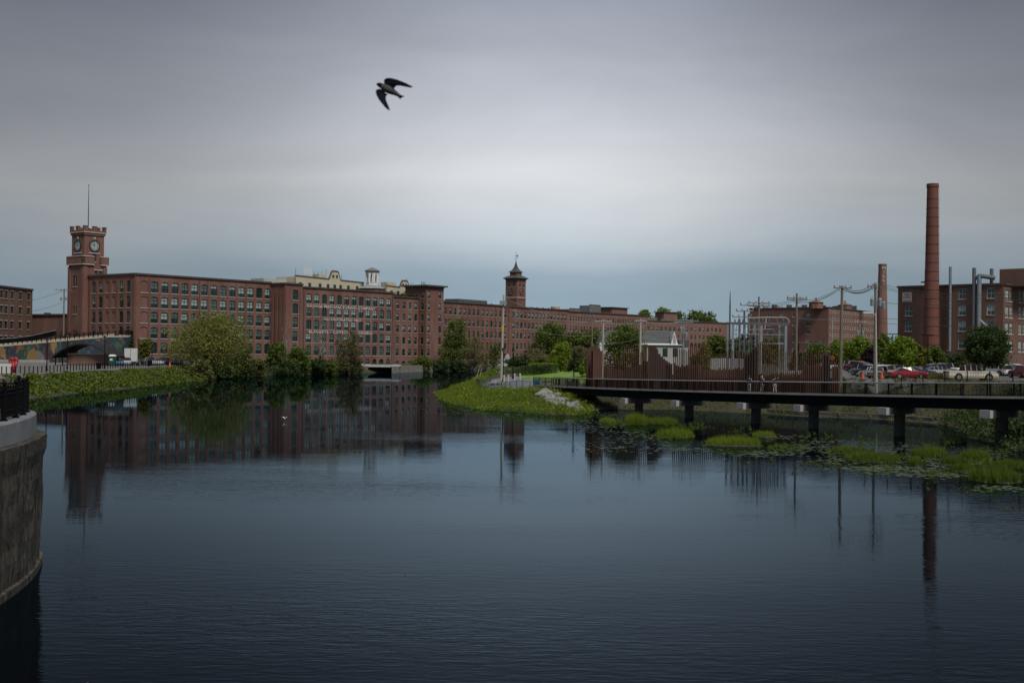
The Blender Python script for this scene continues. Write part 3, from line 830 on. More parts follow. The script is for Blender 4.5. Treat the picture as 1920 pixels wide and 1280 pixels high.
MB().tube([(cc.x, cc.y, 41.3), (cc.x, cc.y, 45.2)], [.1, .03], 6).tube([(cc.x - .75, cc.y, 42.5), (cc.x + .75, cc.y, 42.5)], .06, 5).box(cc.x - .6, cc.x + .7, cc.y - .03, cc.y + .03, 43.35, 43.48).box(cc.x + .3, cc.x + .8, cc.y - .03, cc.y + .03, 43.05, 43.85).lathe([(.02, 0), (.18, .12), (.02, .25)], (cc.x, cc.y, 44.4), 8).build('weathervane', mat('verdigris', (.12, .13, .12), .6), s2)
for k in (0, 1):
    a, b = Vector(sq2(5.6)[k]), Vector(sq2(5.6)[k + 1]); dd = (b - a).normalized(); c = (a + b) / 2; n = Vector((dd.y, -dd.x))
    clock(s2, (c.x + n.x * .04, c.y + n.y * .04, 29.5), dd, 1.05, dialb, paleh, mat('clock_surround', (.12, .055, .045), .8), (10, 11.6))
cb = MB()
for k in (0, 1):
    a, b = sq2(5.6)[k], sq2(5.6)[k + 1]; dd = (Vector(b) - Vector(a)).normalized()
    for j in range(11): cb.obox(P2(a, dd, .25 + j * .5), P2(a, dd, .5 + j * .5), 0, .14, 33.4, 33.95); 
    for j in range(11): cb.obox(P2(a, dd, .25 + j * .5), P2(a, dd, .5 + j * .5), 0, .14, 26.3, 26.9)
cb.build('brick_dentils', brickA, s2)

# --- cream penthouse with curved gables, and the white cupola
pent = thing('penthouse', 'cream rooftop storey with curved mission gables standing behind the lettered mill parapet', 'building', (S_[0] - 8, S_[1] + 14, 24))
cream = mat('cream_stucco', (.50, .455, .335), .85, (.42, .375, .26), .5)
trimb = mat('brown_coping', (.13, .07, .05), .8)
def pent_face(pa, pb_, off, zt0, zt1, gables):
    o = P2(S_, eL, off)
    ta, tb = hit(o, dL, pa, 26), hit(o, dL, pb_, 26)
    n = max(8, int((tb - ta) * 2))
    pts = []
    for k in range(n + 1):
        tq = ta + (tb - ta) * k / n
        z = zt0 + (zt1 - zt0) * k / n
        for (gc, gw, gh) in gables:
            g = hit(o, dL, gc, 26); u = abs(tq - g) / (gw / 2)
            if u < 1: z += gh * (1 if u < .55 else (1 - (u - .55) / .45) ** .7)
        pts.append((tq, z))
    w_ = MB(); c_ = MB()
    for (t0, z0_), (t1, z1_) in zip(pts, pts[1:]):
        a, b = P2(o, dL, t0), P2(o, dL, t1)
        w_.obox(a, b, -.35, 0, 24.4, z0_, 0, (24.4, z1_))
        c_.obox(a, b, -.5, .18, z0_, z0_ + .3, 0, (z1_, z1_ + .3))
    w_.build('wall', cream, pent); c_.build('coping', trimb, pent)
    a, b = P2(o, dL, ta), P2(o, dL, tb)
    MB().obox(P2(a, eL, 9), P2(b, eL, 9), -.3, 0, 24.4, zt1 - .4).build('wall', cream, pent)
    MB().obox(a, P2(a, eL, 9), 0, .3, 24.4, zt0 - .2).obox(P2(b, eL, 9), b, 0, .3, 24.4, zt1 - .2).build('wall', cream, pent)
    return o, ta, tb
o, ta, tb = pent_face(554, 682, 12, 29.0, 28.3, [(628, 4.6, 2.7)])
winm = MB().box(-.55, .55, -.05, .05, 0, 1.15).mesh('window', [glass_dk])
def pwin(o, px, z, s=1.0):
    t_ = hit(o, dL, px, 26); q = P2(P2(o, dL, t_), eL, -.03)
    inst('window', winm, pent, Vector((q[0], q[1], z)) - pent.location, math.atan2(dL.y, dL.x), (s, 1, s))
for p in (563, 580.5, 600, 615, 627.5, 638.5, 653, 669.5): pwin(o, p, 26.0, 1.0)
for p in (624.5, 631.5): pwin(o, p, 29.3, .75)
a = P2(P2(o, dL, hit(o, dL, 606, 26)), eL, 2); b = P2(P2(o, dL, hit(o, dL, 620, 26)), eL, 2)
MB().obox(a, b, -3, 0, 28.2, 30.3).build('dormer_block', cream, pent)
o, ta, tb = pent_face(724, 784, 12, 27.9, 27.4, [(759, 4.4, 2.4)])
for p in (734, 746.5): pwin(o, p, 25.3, 1.0)
for p in (755.5, 761): pwin(o, p, 28.2, .7)
a = P2(P2(o, dL, hit(o, dL, 734, 26)), eL, 2); b = P2(P2(o, dL, hit(o, dL, 750, 26)), eL, 2)
MB().obox(a, b, -3, 0, 27, 29.4).build('dormer_block', cream, pent)
for p, zt in ((554, 31.8), (589, 31.2), (596, 31), (603, 31.4), (611, 32), (640, 30.6), (770, 30), (774, 30), (762, 31.3)):
    q = P2(P2(S_, eL, 15), dL, hit(P2(S_, eL, 15), dL, p, 26)); MB().tube([(q[0], q[1], 27), (q[0], q[1], zt)], .06, 5).build('aerial', roof_dk, pent)
ant = MB()
for p in (571, 575, 579, 583):
    q = P2(P2(S_, eL, 14), dL, hit(P2(S_, eL, 14), dL, p, 26)); ant.box(q[0] - .18, q[0] + .18, q[1] - .1, q[1] + .1, 29.8, 31.9)
    ant.tube([(q[0], q[1], 27.5), (q[0], q[1], 29.8)], .05, 5)
ant.build('antenna_panels', mat('antenna_white', (.62, .63, .64), .5), pent)
# grey equipment frame on the right of the penthouse
a = P2(P2(S_, eL, 10), dL, hit(P2(S_, eL, 10), dL, 765, 26)); b = P2(P2(S_, eL, 10), dL, hit(P2(S_, eL, 10), dL, 783, 26))
MB().obox(a, b, -2, 0, 24.2, 26.6).build('roof_unit', steel, pent)
# cream slab roof far left
a = P2(P2(S_, eL, 16), dL, hit(P2(S_, eL, 16), dL, 494, 26)); b = P2(P2(S_, eL, 16), dL, hit(P2(S_, eL, 16), dL, 553, 26))
MB().obox(a, b, -6, 0, 24.5, 27.9).build('rear_wing', mat('pale_cladding', (.42, .43, .40), .8, (.36, .37, .34), .4), pent)

cup_o = P2(S_, eL, 8.0); tq = hit(cup_o, dL, 698, 30); cq = P2(cup_o, dL, tq)
cu = thing('cupola', 'white octagonal belfry cupola with pointed arches on a brick base, on the mill roof', 'cupola', (cq[0], cq[1], 24.4))
oct_ = R(22.5)
MB().lathe([(4.3, 24.45), (4.3, 26.2)], (cq[0], cq[1], 0), 8, 0, oct_).build('brick_base', brickA, cu)
slt2 = mat('grey_slate', (.20, .21, .22), .6, (.27, .28, .29), .8)
MB().lathe([(4.7, 26.2), (4.8, 26.32), (2.3, 27.5)], (cq[0], cq[1], 0), 8, 0, oct_).build('skirt_roof', slt2, cu)
whp = mat('white_paint', (.70, .70, .66), .6, (.62, .62, .58), 1)
MB().lathe([(2.1, 27.4), (2.1, 28.2), (2.2, 28.2), (2.2, 28.35)], (cq[0], cq[1], 0), 8, 0, oct_).build('drum', whp, cu)
for k in range(8):
    t_ = oct_ + k * math.pi / 4
    x, y = cq[0] + 2.02 * math.cos(t_), cq[1] + 2.02 * math.sin(t_)
    MB().tube([(x, y, 28.3), (x, y, 31.7)], .24, 6).build('column', whp, cu)
    ta_, tb_ = t_, t_ + math.pi / 4
    pA = Vector((cq[0] + 2.02 * math.cos(ta_), cq[1] + 2.02 * math.sin(ta_))); pB = Vector((cq[0] + 2.02 * math.cos(tb_), cq[1] + 2.02 * math.sin(tb_)))
    ar = MB()
    for j in range(16):
        u0, u1 = j / 16, (j + 1) / 16
        f_ = lambda u: (31.3 - 1.2 * (abs(2 * u - 1) / .5) ** 1.6) if abs(2 * u - 1) < .5 else 28.3
        ar.obox(tuple(pB.lerp(pA, u0)), tuple(pB.lerp(pA, u1)), -.1, .1, max(28.3, min(f_((u0 + u1) / 2), 31.6)), 31.75)
    ar.build('arch', whp, cu)
MB().lathe([(2.25, 31.7), (2.3, 31.9), (2.65, 31.95), (2.65, 32.15), (.1, 33.3)], (cq[0], cq[1], 0), 8, 0, oct_).build('roof', mat('cupola_roof', (.15, .145, .13), .7), cu)

# ------------------------------------------------------------------ buildings on the right
Z4 = 4.3
Rc = (gx(1881, 260, 12), 260.0)
dR = Vector((.715, -.699)).normalized()      # left -> right along the front, coming nearer
Rl = None
def hitn(o, d, px, z=12, lo=-200.0, hi=200.0):
    """like hit() for lines that come nearer: t where the column is px"""
    for _ in range(60):
        mid = (lo + hi) / 2; q = P2(o, d, mid)
        if q[1] < 20: hi = mid; continue
        if gx(px, q[1], z) > q[0]: lo = mid
        else: hi = mid
    return (lo + hi) / 2
tl = hitn(Rc, dR, 1683)
Rl = P2(Rc, dR, tl); LR = -tl
eR = Vector((-dR.y, dR.x))
root = thing('brick_factory', 'brown brick factory with white window frames and grey ducts beside the tall round chimney', 'building', (Rl[0], Rl[1], Z4))
tw = lambda px: hitn(Rl, dR, px)
Rb = P2(Rc, eR, 34)
building(root, [Rl, Rc, Rb, P2(Rl, eR, 34)], 3.8, 23.2, {
    0: [dict(cols=[tw(1703), tw(1803.5), tw(1857)], rows=[8.6, 12.6, 16.2, 19.9], w=1.75, h=2.3, rise=0, style='sash white', lit=.55, skip=((0, 3), (2, 0)))],
    1: dict(cols=[1.9, 4.3, 9.5, 12, 17, 20], rows=[8.0, 12.0, 15.6, 19.3], w=1.9, h=2.6, rise=0, style='big white', lit=.7)}, brickB, seed=31)
q = P2(Rl, dR, tw(1703.5)); 
inst('infill_panel', MB().box(-.8, .8, -.03, .05, 0, 1.6).mesh('infill_panel', mat('infill_grey', (.25, .25, .23), .9)), root, Vector((q[0], q[1], 20.3)) - root.location, math.atan2(dR.y, dR.x))
# FOR LEASE board
sg = thing('lease_sign', 'white square board with red FOR LEASE lettering high on the brown factory wall', 'sign', (0, 0, 0))
qa = P2(Rl, dR, tw(1691.5)); nR = Vector((dR.y, -dR.x))
sg.location = (qa[0] + nR.x * .06, qa[1] + nR.y * .06, zat(1700, 566, 276))
sg.rotation_euler = (0, 0, math.atan2(dR.y, dR.x))
wS = tw(1709) - tw(1691.5)
inst('board', MB().box(0, wS, -.04, .05, 0, 2.25).mesh('board', mat('sign_white', (.62, .60, .57), .6, (.52, .5, .48), 2)), sg)
redp = mat('sign_red', (.38, .03, .04), .6)
def sign_text(txt, x0, x1, z, h, m):
    cu_ = bpy.data.curves.new('t', 'FONT'); cu_.body = txt; cu_.offset = .02
    ob = bpy.data.objects.new('t', cu_); COL.objects.link(ob); bpy.context.view_layer.update()
    me = bpy.data.meshes.new_from_object(ob.evaluated_get(bpy.context.evaluated_depsgraph_get())); bpy.data.objects.remove(ob)
    xs = [v.co.x for v in me.vertices]; ys = [v.co.y for v in me.vertices]
    for v in me.vertices:
        v.co = Vector((x0 + (v.co.x - min(xs)) / (max(xs) - min(xs)) * (x1 - x0), 0, z + (v.co.y - min(ys)) / (max(ys) - min(ys)) * h))
    me.materials.clear(); me.materials.append(m); me.name = 'lettering'
    return me
inst('lettering', sign_text('FOR', wS * .27, wS * .73, 1.42, .48, redp), sg, (0, -.05, 0))
inst('lettering', sign_text('LEASE', wS * .13, wS * .87, .86, .44, redp), sg, (0, -.05, 0))
inst('base_band', MB().box(wS * .08, wS * .92, -.05, -.045, .16, .30).mesh('base_band', redp), sg)
# roof things
a = P2(P2(Rl, dR, tw(1868)), eR, 4); b = P2(P2(Rl, dR, tw(1880)), eR, 4)
MB().obox(P2(a, dR, -1), P2(b, dR, 5), -9, 0, 22.7, 26.6).build('penthouse', brickB, root)
def duct(px, z0, z1, r, off=.5, m=steel):
    q = P2(P2(Rl, dR, tw(px)), eR, -off); return MB().tube([(q[0], q[1], z0), (q[0], q[1], z1)], r, 10).build('duct', m, root)
duct(1783, 8.0, 27.3, .33, .6); duct(1828, 11.5, 26.8, .42, .7, mat('duct_dark', (.12, .13, .14), .6)); duct(1838, 11.5, 25.2, .5, .8)
duct(1855, 23.0, 26.6, .4, -1.0, MATS['duct_dark'])
q0 = P2(P2(Rl, dR, tw(1838)), eR, -.8); q1 = P2(P2(Rl, dR, tw(1858)), eR, -.5)
MB().tube([(q0[0], q0[1], 15.2), (q1[0], q1[1], 13.0)], .32, 8).build('duct', steel, root)
q2 = P2(P2(Rl, dR, tw(1828)), eR, 1); MB().tube([(q2[0], q2[1], 24.6), (q0[0], q0[1], 25.0), (q1[0] + 1, q1[1], 24.4)], .5, 8).build('fan_duct', MATS['duct_dark'], root)
q = P2(P2(Rl, dR, tw(1735)), eR, 2)
rt = thing('water_tank', 'grey slatted rooftop tank on short legs left of the tall chimney', 'tank', (q[0], q[1], 23.0))
MB().lathe([(1.15, 24.2), (1.15, 27.0), (1.2, 27.0), (.1, 27.3)], (q[0], q[1], 0), 12).build('drum', mat('tank_grey', (.16, .16, .165), .7, (.22, .22, .225), 4, stretch=(6, 6, .3)), rt)
for k in range(4): MB().tube([(q[0] + (.9 if k % 2 else -.9), q[1] + (.9 if k > 1 else -.9), 22.6), (q[0] + (.8 if k % 2 else -.8), q[1] + (.8 if k > 1 else -.8), 24.3)], .1, 5).build('leg', roof_dk, rt)
MB().box(q[0] - 1.7, q[0] + 1.5, q[1] - 1.3, q[1] + 1.2, 23.95, 24.2).build('platform', roof_dk, rt)
# entrance roof and low annex
a = P2(P2(Rl, dR, tw(1740)), eR, -5.0); b = P2(P2(Rl, dR, tw(1815)), eR, -5.0)
MB().obox(a, b, -4.9, 0, 3.6, 7.4).build('annex', brickB, root)
MB().obox(P2(a, dR, 6), P2(b, dR, 0), 0, 2.2, 7.0, 7.25).build('annex_canopy', roof_dk, root)

# tall round chimney
qc = P2(P2(Rl, dR, tw(1757)), eR, -3.0)
ch = thing('chimney', 'tall tapering round brick chimney with dark iron bands, rising beside the brown factory', 'chimney', (qc[0], qc[1], Z4 - .5))
ztop = zat(1757, 345, qc[1])
def rch(z): u = (z - 4) / (ztop - 4); return 1.84 - .60 * u
prof = [(rch(z), z) for z in np.linspace(3.6, ztop - .9, 14)] + [(rch(ztop) + .12, ztop - .8), (rch(ztop) + .12, ztop), (rch(ztop) - .3, ztop), (rch(ztop) - .3, ztop - 2)]
MB().lathe(prof, (qc[0], qc[1], 0), 28).build('shaft', brickC, ch, smooth=False)
for k in range(17):
    z = 9.5 + k * (ztop - 12) / 16.5
    MB().lathe([(rch(z) + .05, z - .07), (rch(z) + .05, z + .07)], (qc[0], qc[1], 0), 28, cap=False).build('iron_band', mat('iron', (.06, .035, .03), .7), ch)
ld = MB()
for k in range(int((ztop - 8) / .45)):
    z = 8 + k * .45; x = qc[0] + rch(z) * .94; y = qc[1] - rch(z) * .3
    ld.box(x, x + .22, y - .25, y + .25, z, z + .05)
ld.build('ladder_rungs', MATS['iron'], ch)['kind'] = 'stuff'

# far grey-brown mill and its small chimney
M0 = (gx(1553, 580, 14), 580.0)
dM = Vector((.727, -.687)).normalized(); eM = Vector((-dM.y, dM.x))
M1 = P2(M0, dM, hitn(M0, dM, 1405)); LM = (Vector(M0) - Vector(M1)).length
dM2 = Vector((.55, .835)).normalized()
M2 = P2(M0, dM2, hit(M0, dM2, 1652, 14)); LM2 = (Vector(M2) - Vector(M0)).length
root = thing('mill_building', 'distant brown brick mill seven storeys high behind the substation, with small roof turrets', 'building', (M0[0], M0[1], 5))
tm = lambda px: hitn(M1, dM, px)
building(root, [M1, M0, M2, (M2[0] - 60, M2[1] + 55)], 4, 29.8, {
    0: [dict(cols=[tm(1442.6), tm(1465.7), tm(1489), tm(1514.5)], rows=[7.6 + 4.3 * k for k in range(5)], w=2.3, h=1.9, rise=0, style='slider white', lit=.7)],
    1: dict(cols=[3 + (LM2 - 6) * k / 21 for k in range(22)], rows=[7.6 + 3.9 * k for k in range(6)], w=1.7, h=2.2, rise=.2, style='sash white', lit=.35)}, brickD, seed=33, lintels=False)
for p, zt in ((1552, 33.2), (1605, 33.6)):
    c = P2(P2(M0, dM2, hit(M0, dM2, p, 20)), (-dM2.y, dM2.x), 6)
    tr = MB().lathe([(3.6, 29), (3.6, zt - 1.2), (4.0, zt - 1.2), (.5, zt), (.4, zt + 1.0), (.05, zt + 1.4)], (c[0], c[1], 0), 8)
    tr.build('roof_turret', brickD, root)
c = P2(P2(M0, dM2, hit(M0, dM2, 1613, 20)), (-dM2.y, dM2.x), 8); MB().box(c[0] - 4, c[0] + 6, c[1], c[1] + 12, 29.2, 32.4).build('roof_house', slate, root)
rc = mat('roof_clutter', (.40, .40, .40), .7, (.25, .25, .25), .5)
for k in range(9):
    c = P2(P2(M1, dM, 3 + k * 4.6), eM, 2 + (k % 3)); MB().box(c[0] - 1.2, c[0] + 1.2, c[1] - 1, c[1] + 1, 29.2, 30.6 + (k * 7 % 5) * .25).build('roof_unit', rc if k % 2 else roof_dk, root)
cs = thing('chimney', 'small square-topped distant brick chimney with faded white vertical letters', 'chimney', (gx(1654, 612, 30), 612, 5))
x0, y0 = cs.location.x, cs.location.y
zs_ = zat(1653, 495, 612)
MB().lathe([(3.2, 4.5), (2.05, zs_ - .8), (2.2, zs_ - .7), (2.2, zs_), (1.5, zs_), (1.5, zs_ - 2)], (x0, y0, 0), 16).build('shaft', brickD, cs)
for k, chh in enumerate('MILL'):
    me = sign_text(chh, -.75 if chh == 'M' else (-.12 if chh == 'I' else -.55), .75 if chh == 'M' else (.12 if chh == 'I' else .55), 0, 1.5, faded)
    inst('painted_letter', me, cs, (-.05, -2.36 - .02 * k, zs_ - 3.0 - 2.1 * k - 5))

# ------------------------------------------------------------------ buildings on the left
L0 = (gx(60, 326, 10), 326.0); dW = Vector((.03, 1)).normalized()
Lf = (L0[0] - .9, 298.0)
root = thing('brick_warehouse', 'dark brick warehouse with small pale-trimmed windows at the left edge above the ramp', 'building', (L0[0], L0[1], 2.8))
LW = (Vector(L0) - Vector(Lf)).length
building(root, [Lf, L0, (L0[0] - 30, L0[1] + 8), (Lf[0] - 30, Lf[1])], 2.4, 22.4, {
    0: dict(cols=[hitn(Lf, (Vector(L0) - Vector(Lf)).normalized(), p, 10, 0, 60) for p in (2, 11, 22, 37.5, 53)], rows=[3.2 + 4.0 * k for k in range(5)], w=1.5, h=2.0, rise=0, style='sash', lit=0)}, brickB, seed=41, lintels=True)
l2 = (gx(58, 332, 9), 332.0); r2 = (gx(131, 325, 9), 325.0)
root = thing('brick_shed', 'low blank brick building with white graffiti between the warehouse and the clock tower', 'building', (l2[0], l2[1], 2.8))
building(root, [l2, r2, (r2[0], r2[1] + 18), (l2[0], l2[1] + 18)], 2.4, 15.6, {}, brickA, seed=42)
lettering('all!', root, l2, (Vector(r2) - Vector(l2)).normalized(), hit(l2, (Vector(r2) - Vector(l2)).normalized(), 72), hit(l2, (Vector(r2) - Vector(l2)).normalized(), 80), 8.4, 1.9, faded, name='graffiti')
MB().box(l2[0] + 2, l2[0] + 3.2, l2[1] + 4, l2[1] + 6, 14.7, 16.2).build('roof_vent', roof_dk, root)

# ------------------------------------------------------------------ mural ramp
mural = bpy.data.materials.new('mural_paint'); mural.use_nodes = True
t = mural.node_tree; b = t.nodes['Principled BSDF']; b.inputs['Roughness'].default_value = .8
c = t.nodes.new('ShaderNodeTexCoord'); mpn = t.nodes.new('ShaderNodeMapping'); mpn.inputs['Scale'].default_value = (1, .2, .5)
t.links.new(c.outputs['Object'], mpn.inputs[0])
n1 = t.nodes.new('ShaderNodeTexNoise'); n1.inputs['Scale'].default_value = .8; t.links.new(mpn.outputs[0], n1.inputs['Vector'])
ad = t.nodes.new('ShaderNodeVectorMath'); ad.operation = 'MULTIPLY_ADD'; ad.inputs[1].default_value = (1.6, 1.6, 1.6)
t.links.new(n1.outputs['Color'], ad.inputs[0]); t.links.new(mpn.outputs[0], ad.inputs[2])
vo = t.nodes.new('ShaderNodeTexVoronoi'); vo.inputs['Scale'].default_value = .55; t.links.new(ad.outputs[0], vo.inputs['Vector'])
sp = t.nodes.new('ShaderNodeSeparateColor'); t.links.new(vo.outputs['Color'], sp.inputs[0])
rp = t.nodes.new('ShaderNodeValToRGB'); rp.color_ramp.interpolation = 'CONSTANT'
pal = [(.008, .035, .035), (.02, .008, .014), (.15, .05, .01), (.01, .055, .06), (.01, .02, .055), (.19, .12, .02), (.01, .035, .015), (.04, .01, .02), (.14, .125, .095), (.005, .012, .014), (.10, .022, .01), (.008, .015, .022)]
rp.color_ramp.elements[0].color = (*pal[0], 1); rp.color_ramp.elements[1].position = 1 / 12; rp.color_ramp.elements[1].color = (*pal[1], 1)
for k in range(2, 12): rp.color_ramp.elements.new(k / 12).color = (*pal[k], 1)
t.links.new(sp.outputs[0], rp.inputs[0])
v2 = t.nodes.new('ShaderNodeTexVoronoi'); v2.inputs['Scale'].default_value = 1.5; t.links.new(ad.outputs[0], v2.inputs['Vector'])
s2_ = t.nodes.new('ShaderNodeSeparateColor'); t.links.new(v2.outputs['Color'], s2_.inputs[0])
r2_ = t.nodes.new('ShaderNodeValToRGB'); r2_.color_ramp.interpolation = 'CONSTANT'
r2_.color_ramp.elements[0].color = (.04, .12, .12, 1); r2_.color_ramp.elements[1].position = .7; r2_.color_ramp.elements[1].color = (.35, .30, .22, 1)
r2_.color_ramp.elements.new(.35).color = (.08, .05, .10, 1)
t.links.new(s2_.outputs[1], r2_.inputs[0])
mxm = t.nodes.new('ShaderNodeMix'); mxm.data_type = 'RGBA'; mxm.inputs['Factor'].default_value = .15
t.links.new(rp.outputs[0], mxm.inputs['A']); t.links.new(r2_.outputs[0], mxm.inputs['B']); t.links.new(mxm.outputs['Result'], b.inputs['Base Color'])

rp0 = (gx(-30, 284, 6), 284.0); rp1 = (gx(201, 287, 8), 287.0)
ramp = thing('footbridge_ramp', 'rising concrete ramp with colourful mural wall and black post railing at the left', 'ramp', (rp0[0], rp0[1], 2.8))
NP = 26
path = []
for k in range(NP + 1):
    u = k / NP; x = rp0[0] + (rp1[0] - rp0[0]) * u; y = rp0[1] + (rp1[1] - rp0[1]) * u
    path.append((x, y, 6.3 + (9.3 - 6.3) * u))
c_end = path[-1]
for k in range(1, 9):                                   # the ramp turns back at its right end
    a = R(-90 + k * 22.5); rr_ = 4.5
    path.append((c_end[0] + rr_ * math.cos(a) , c_end[1] + rr_ + rr_ * math.sin(a), 9.3 + .05 * k))
mw = MB(); dkm = MB(); cp = MB()
for p, q in zip(path[:-1], path[1:]):
    mw.obox(p, q, -.35, 0, 2.3, p[2] - .25, 0, (2.3, q[2] - .25))
    cp.obox(p, q, -.4, .1, p[2] - .25, p[2] + .12, 0, (q[2] - .25, q[2] + .12))
mw.build('mural_wall', mural, ramp); cp.build('kerb', mat('buff_concrete', (.40, .36, .28), .9, (.33, .29, .22), .6), ramp)
for p, q in zip(path[:NP], path[1:NP + 1]):
    dkm.quad((p[0], p[1] + .3, p[2] - .05), (q[0], q[1] + .3, q[2] - .05), (q[0], q[1] + 8.8, q[2] + .1), (p[0], p[1] + 8.8, p[2] + .1))
dkm.build('deck', MATS['buff_concrete'], ramp)
ip = MB()
for p, q in zip(path[:NP], path[1:NP + 1]): ip.obox((p[0], p[1] + 5.2), (q[0], q[1] + 5.2), -.3, 0, p[2] - .3, p[2] + .75, 0, (q[2] - .3, q[2] + .75))
ip.build('inner_parapet', MATS['buff_concrete'], ramp)
pst = MB().box(-.09, .09, -.09, .09, 0, 1.15).mesh('post', black)
rail = MB()
for i, p in enumerate(path):
    if i % 1 == 0: inst('post', pst, ramp, Vector((p[0], p[1] + .1, p[2] + .1)) - ramp.location)
for p, q in zip(path[:-1], path[1:]):
    for hz in (.35, .65, .95, 1.15): rail.tube([(p[0], p[1] + .1, p[2] + .1 + hz), (q[0], q[1] + .1, q[2] + .1 + hz)], .035, 4, cap=False)
rail.build('rails', black, ramp)
# upper inner run, dark balustrade curving away
up_run = [(gx(px, Y, z), Y, z) for px, Y, z in ((-30, 298, 8.0), (30, 298, 8.6), (60, 297.5, 9.2), (80, 296.5, 9.8), (97, 295.5, 10.4), (104, 297, 10.7))]
ub = MB()
for p, q in zip(up_run, up_run[1:]):
    ub.obox(p, q, -.08, .0, p[2] - 1.2, p[2] + .05, 0, (q[2] - 1.2, q[2] + .05))
ub.build('inner_balustrade', black, ramp)
ur = MB()
for p, q in zip(up_run, up_run[1:]): ur.tube([(p[0], p[1], p[2] + .1), (q[0], q[1], q[2] + .1)], .09, 6)
ur.build('inner_handrail', steel, ramp)
MB().add([(gx(105, 297, 9), 296.0, 9.25), (gx(203, 292, 9), 290.0, 9.25), (gx(203, 300, 9), 303, 9.25), (gx(105, 303, 9), 303, 9.25)], [(0, 1, 2, 3)]).build('upper_landing', MATS['buff_concrete'], ramp)
up2 = [(gx(px, 303, 9), 303.0, 9.3) for px in (105, 118, 131, 144, 157, 170, 183, 196)]
for p in up2: inst('post', pst, ramp, Vector(p) - ramp.location)
ur = MB()
for hz in (.4, .75, 1.1): ur.tube([Vector(p) + Vector((0, 0, hz)) for p in up2], .035, 4)
ur.build('rails', black, ramp)
MB().obox((path[2][0], path[2][1]), (path[14][0], path[14][1]), .6, 1.6, 2.5, 3.4).build('planter_bench', concrete, ramp)

# bandstand pavilion
pv = thing('pavilion', 'arched dark roof over a low brick stage in front of the mural ramp', 'pavilion', (gx(165, 252, 4), 252, 2.8))
xl, xr = gx(128, 250, 4), gx(206, 250, 4)
MB().box(xl, xr, 249.5, 250.0, 2.5, 5.2).build('stage_wall', brickB, pv)
MB().box(xl, xl + .4, 250.01, 256, 2.5, 5.15).box(xr - .4, xr, 250.01, 256, 2.5, 5.15).build('stage_side', brickB, pv)
MB().box(xl - .15, xr + .15, 249.3, 250.2, 5.203, 5.35).build('coping', stone, pv)
ax0, ax1 = gx(106, 250, 5), gx(214, 250, 5)
ar = MB()
for k in range(20):
    u0, u1 = k / 20, (k + 1) / 20
    f_ = lambda u: zat(107 + 107 * u, 668, 250) + (zat(160, 645, 250) - zat(160, 668, 250)) * (1 - (2 * u - 1) ** 2) * 1.08
    xa, xb = ax0 + (ax1 - ax0) * u0, ax0 + (ax1 - ax0) * u1
    za, zb = f_(u0), f_(u1)
    ar.add([(xa, 247.5, za - .32), (xb, 247.5, zb - .32), (xb, 247.5, zb), (xa, 247.5, za), (xa, 257, za - .32), (xb, 257, zb - .32), (xb, 257, zb), (xa, 257, za)],
           [(0, 1, 2, 3), (3, 2, 6, 7), (7, 6, 5, 4), (1, 0, 4, 5)])
ar.build('arched_roof', mat('pavilion_roof', (.018, .02, .017), .8, (.03, .03, .026), .6, spec=.15), pv)
for xx in (ax0 + .5, ax1 - .5, gx(126, 250, 5) - .3):
    for yy in (248.2, 256):
        MB().tube([(xx, yy, 2.6), (xx, yy, f_((xx - ax0) / (ax1 - ax0)) - .3)], .14, 8).build('column', black, pv)

# ------------------------------------------------------------------ foot bridge
BR = [(1000, 168, 2.35), (1045, 158, 2.45), (1173, 141, 2.78), (1269, 131, 3.0), (1382, 122.5, 3.2), (1513, 114, 3.42), (1667, 105, 3.68), (1851, 96, 3.98), (1990, 90.5, 4.2)]
bp_ = [Vector((gx(px, Y, z), Y, z)) for px, Y, z in BR]
# resample on a straight-ish polyline every 2.7 m
def resample(pts, step):
    out_ = [pts[0]]; acc = 0; cur = pts[0]; i = 1
    while i < len(pts):
        seg = pts[i] - cur; l = seg.length
        if acc + l >= step: cur = cur + seg * ((step - acc) / l); out_.append(cur); acc = 0
        else: acc += l; cur = pts[i]; i += 1
    return out_
bs = resample(bp_, 2.7)
fb = thing('footbridge', 'long dark steel footbridge with slim railing crossing the pond inlet on round piers', 'footbridge', tuple(bs[0]))
girm = mat('bridge_girder', (.004, .005, .006), .9, (.008, .009, .010), 1.5, spec=.05)
edge = mat('bridge_edge', (.46, .43, .39), .7, (.36, .33, .30), 1)
WB = 3.0
def side(p, q):
    d = (q - p).normalized(); return Vector((d.y, -d.x, 0)).normalized()
g = MB(); dk_ = MB()
for p, q in zip(bs, bs[1:]):
    n = side(p, q)
    for o in (-.15, -WB + .45):
        a, b = p + n * 0, q + n * 0
        g.obox(a, b, o - .3, o, p.z - 1.05, p.z - .16, 0, (q.z - 1.05, q.z - .16))
    dk_.obox(p, q, -WB + .1, -.02, p.z - .155, p.z - .03, 0, (q.z - .155, q.z - .03))
g.build('girder', girm, fb); dk_.build('deck', mat('deck_boards', (.15, .11, .085), .85, (.2, .15, .12), 3), fb)
for p, q in zip(bs, bs[1:]):
    d = (q - p) * .006
    MB().obox(p + d, q - d, -.02, .12, p.z - .12, p.z + .05, 0, (q.z - .12, q.z + .05)).build('edge_panel', edge, fb, origin=p)
    MB().obox(p + d, q - d, -WB - .02, -WB + .1, p.z - .17, p.z + .05, 0, (q.z - .17, q.z + .05)).build('edge_panel', edge, fb, origin=p)
pm = MB().box(-.045, .045, -.045, .045, 0, 1.1).mesh('rail_post', black)
for i, p in enumerate(bs):
    n = side(bs[max(i - 1, 0)], bs[min(i + 1, len(bs) - 1)])
    for o in (.0, -WB):
        inst('rail_post', pm, fb, p + n * o - fb.location)
hr = MB(); ba = MB()
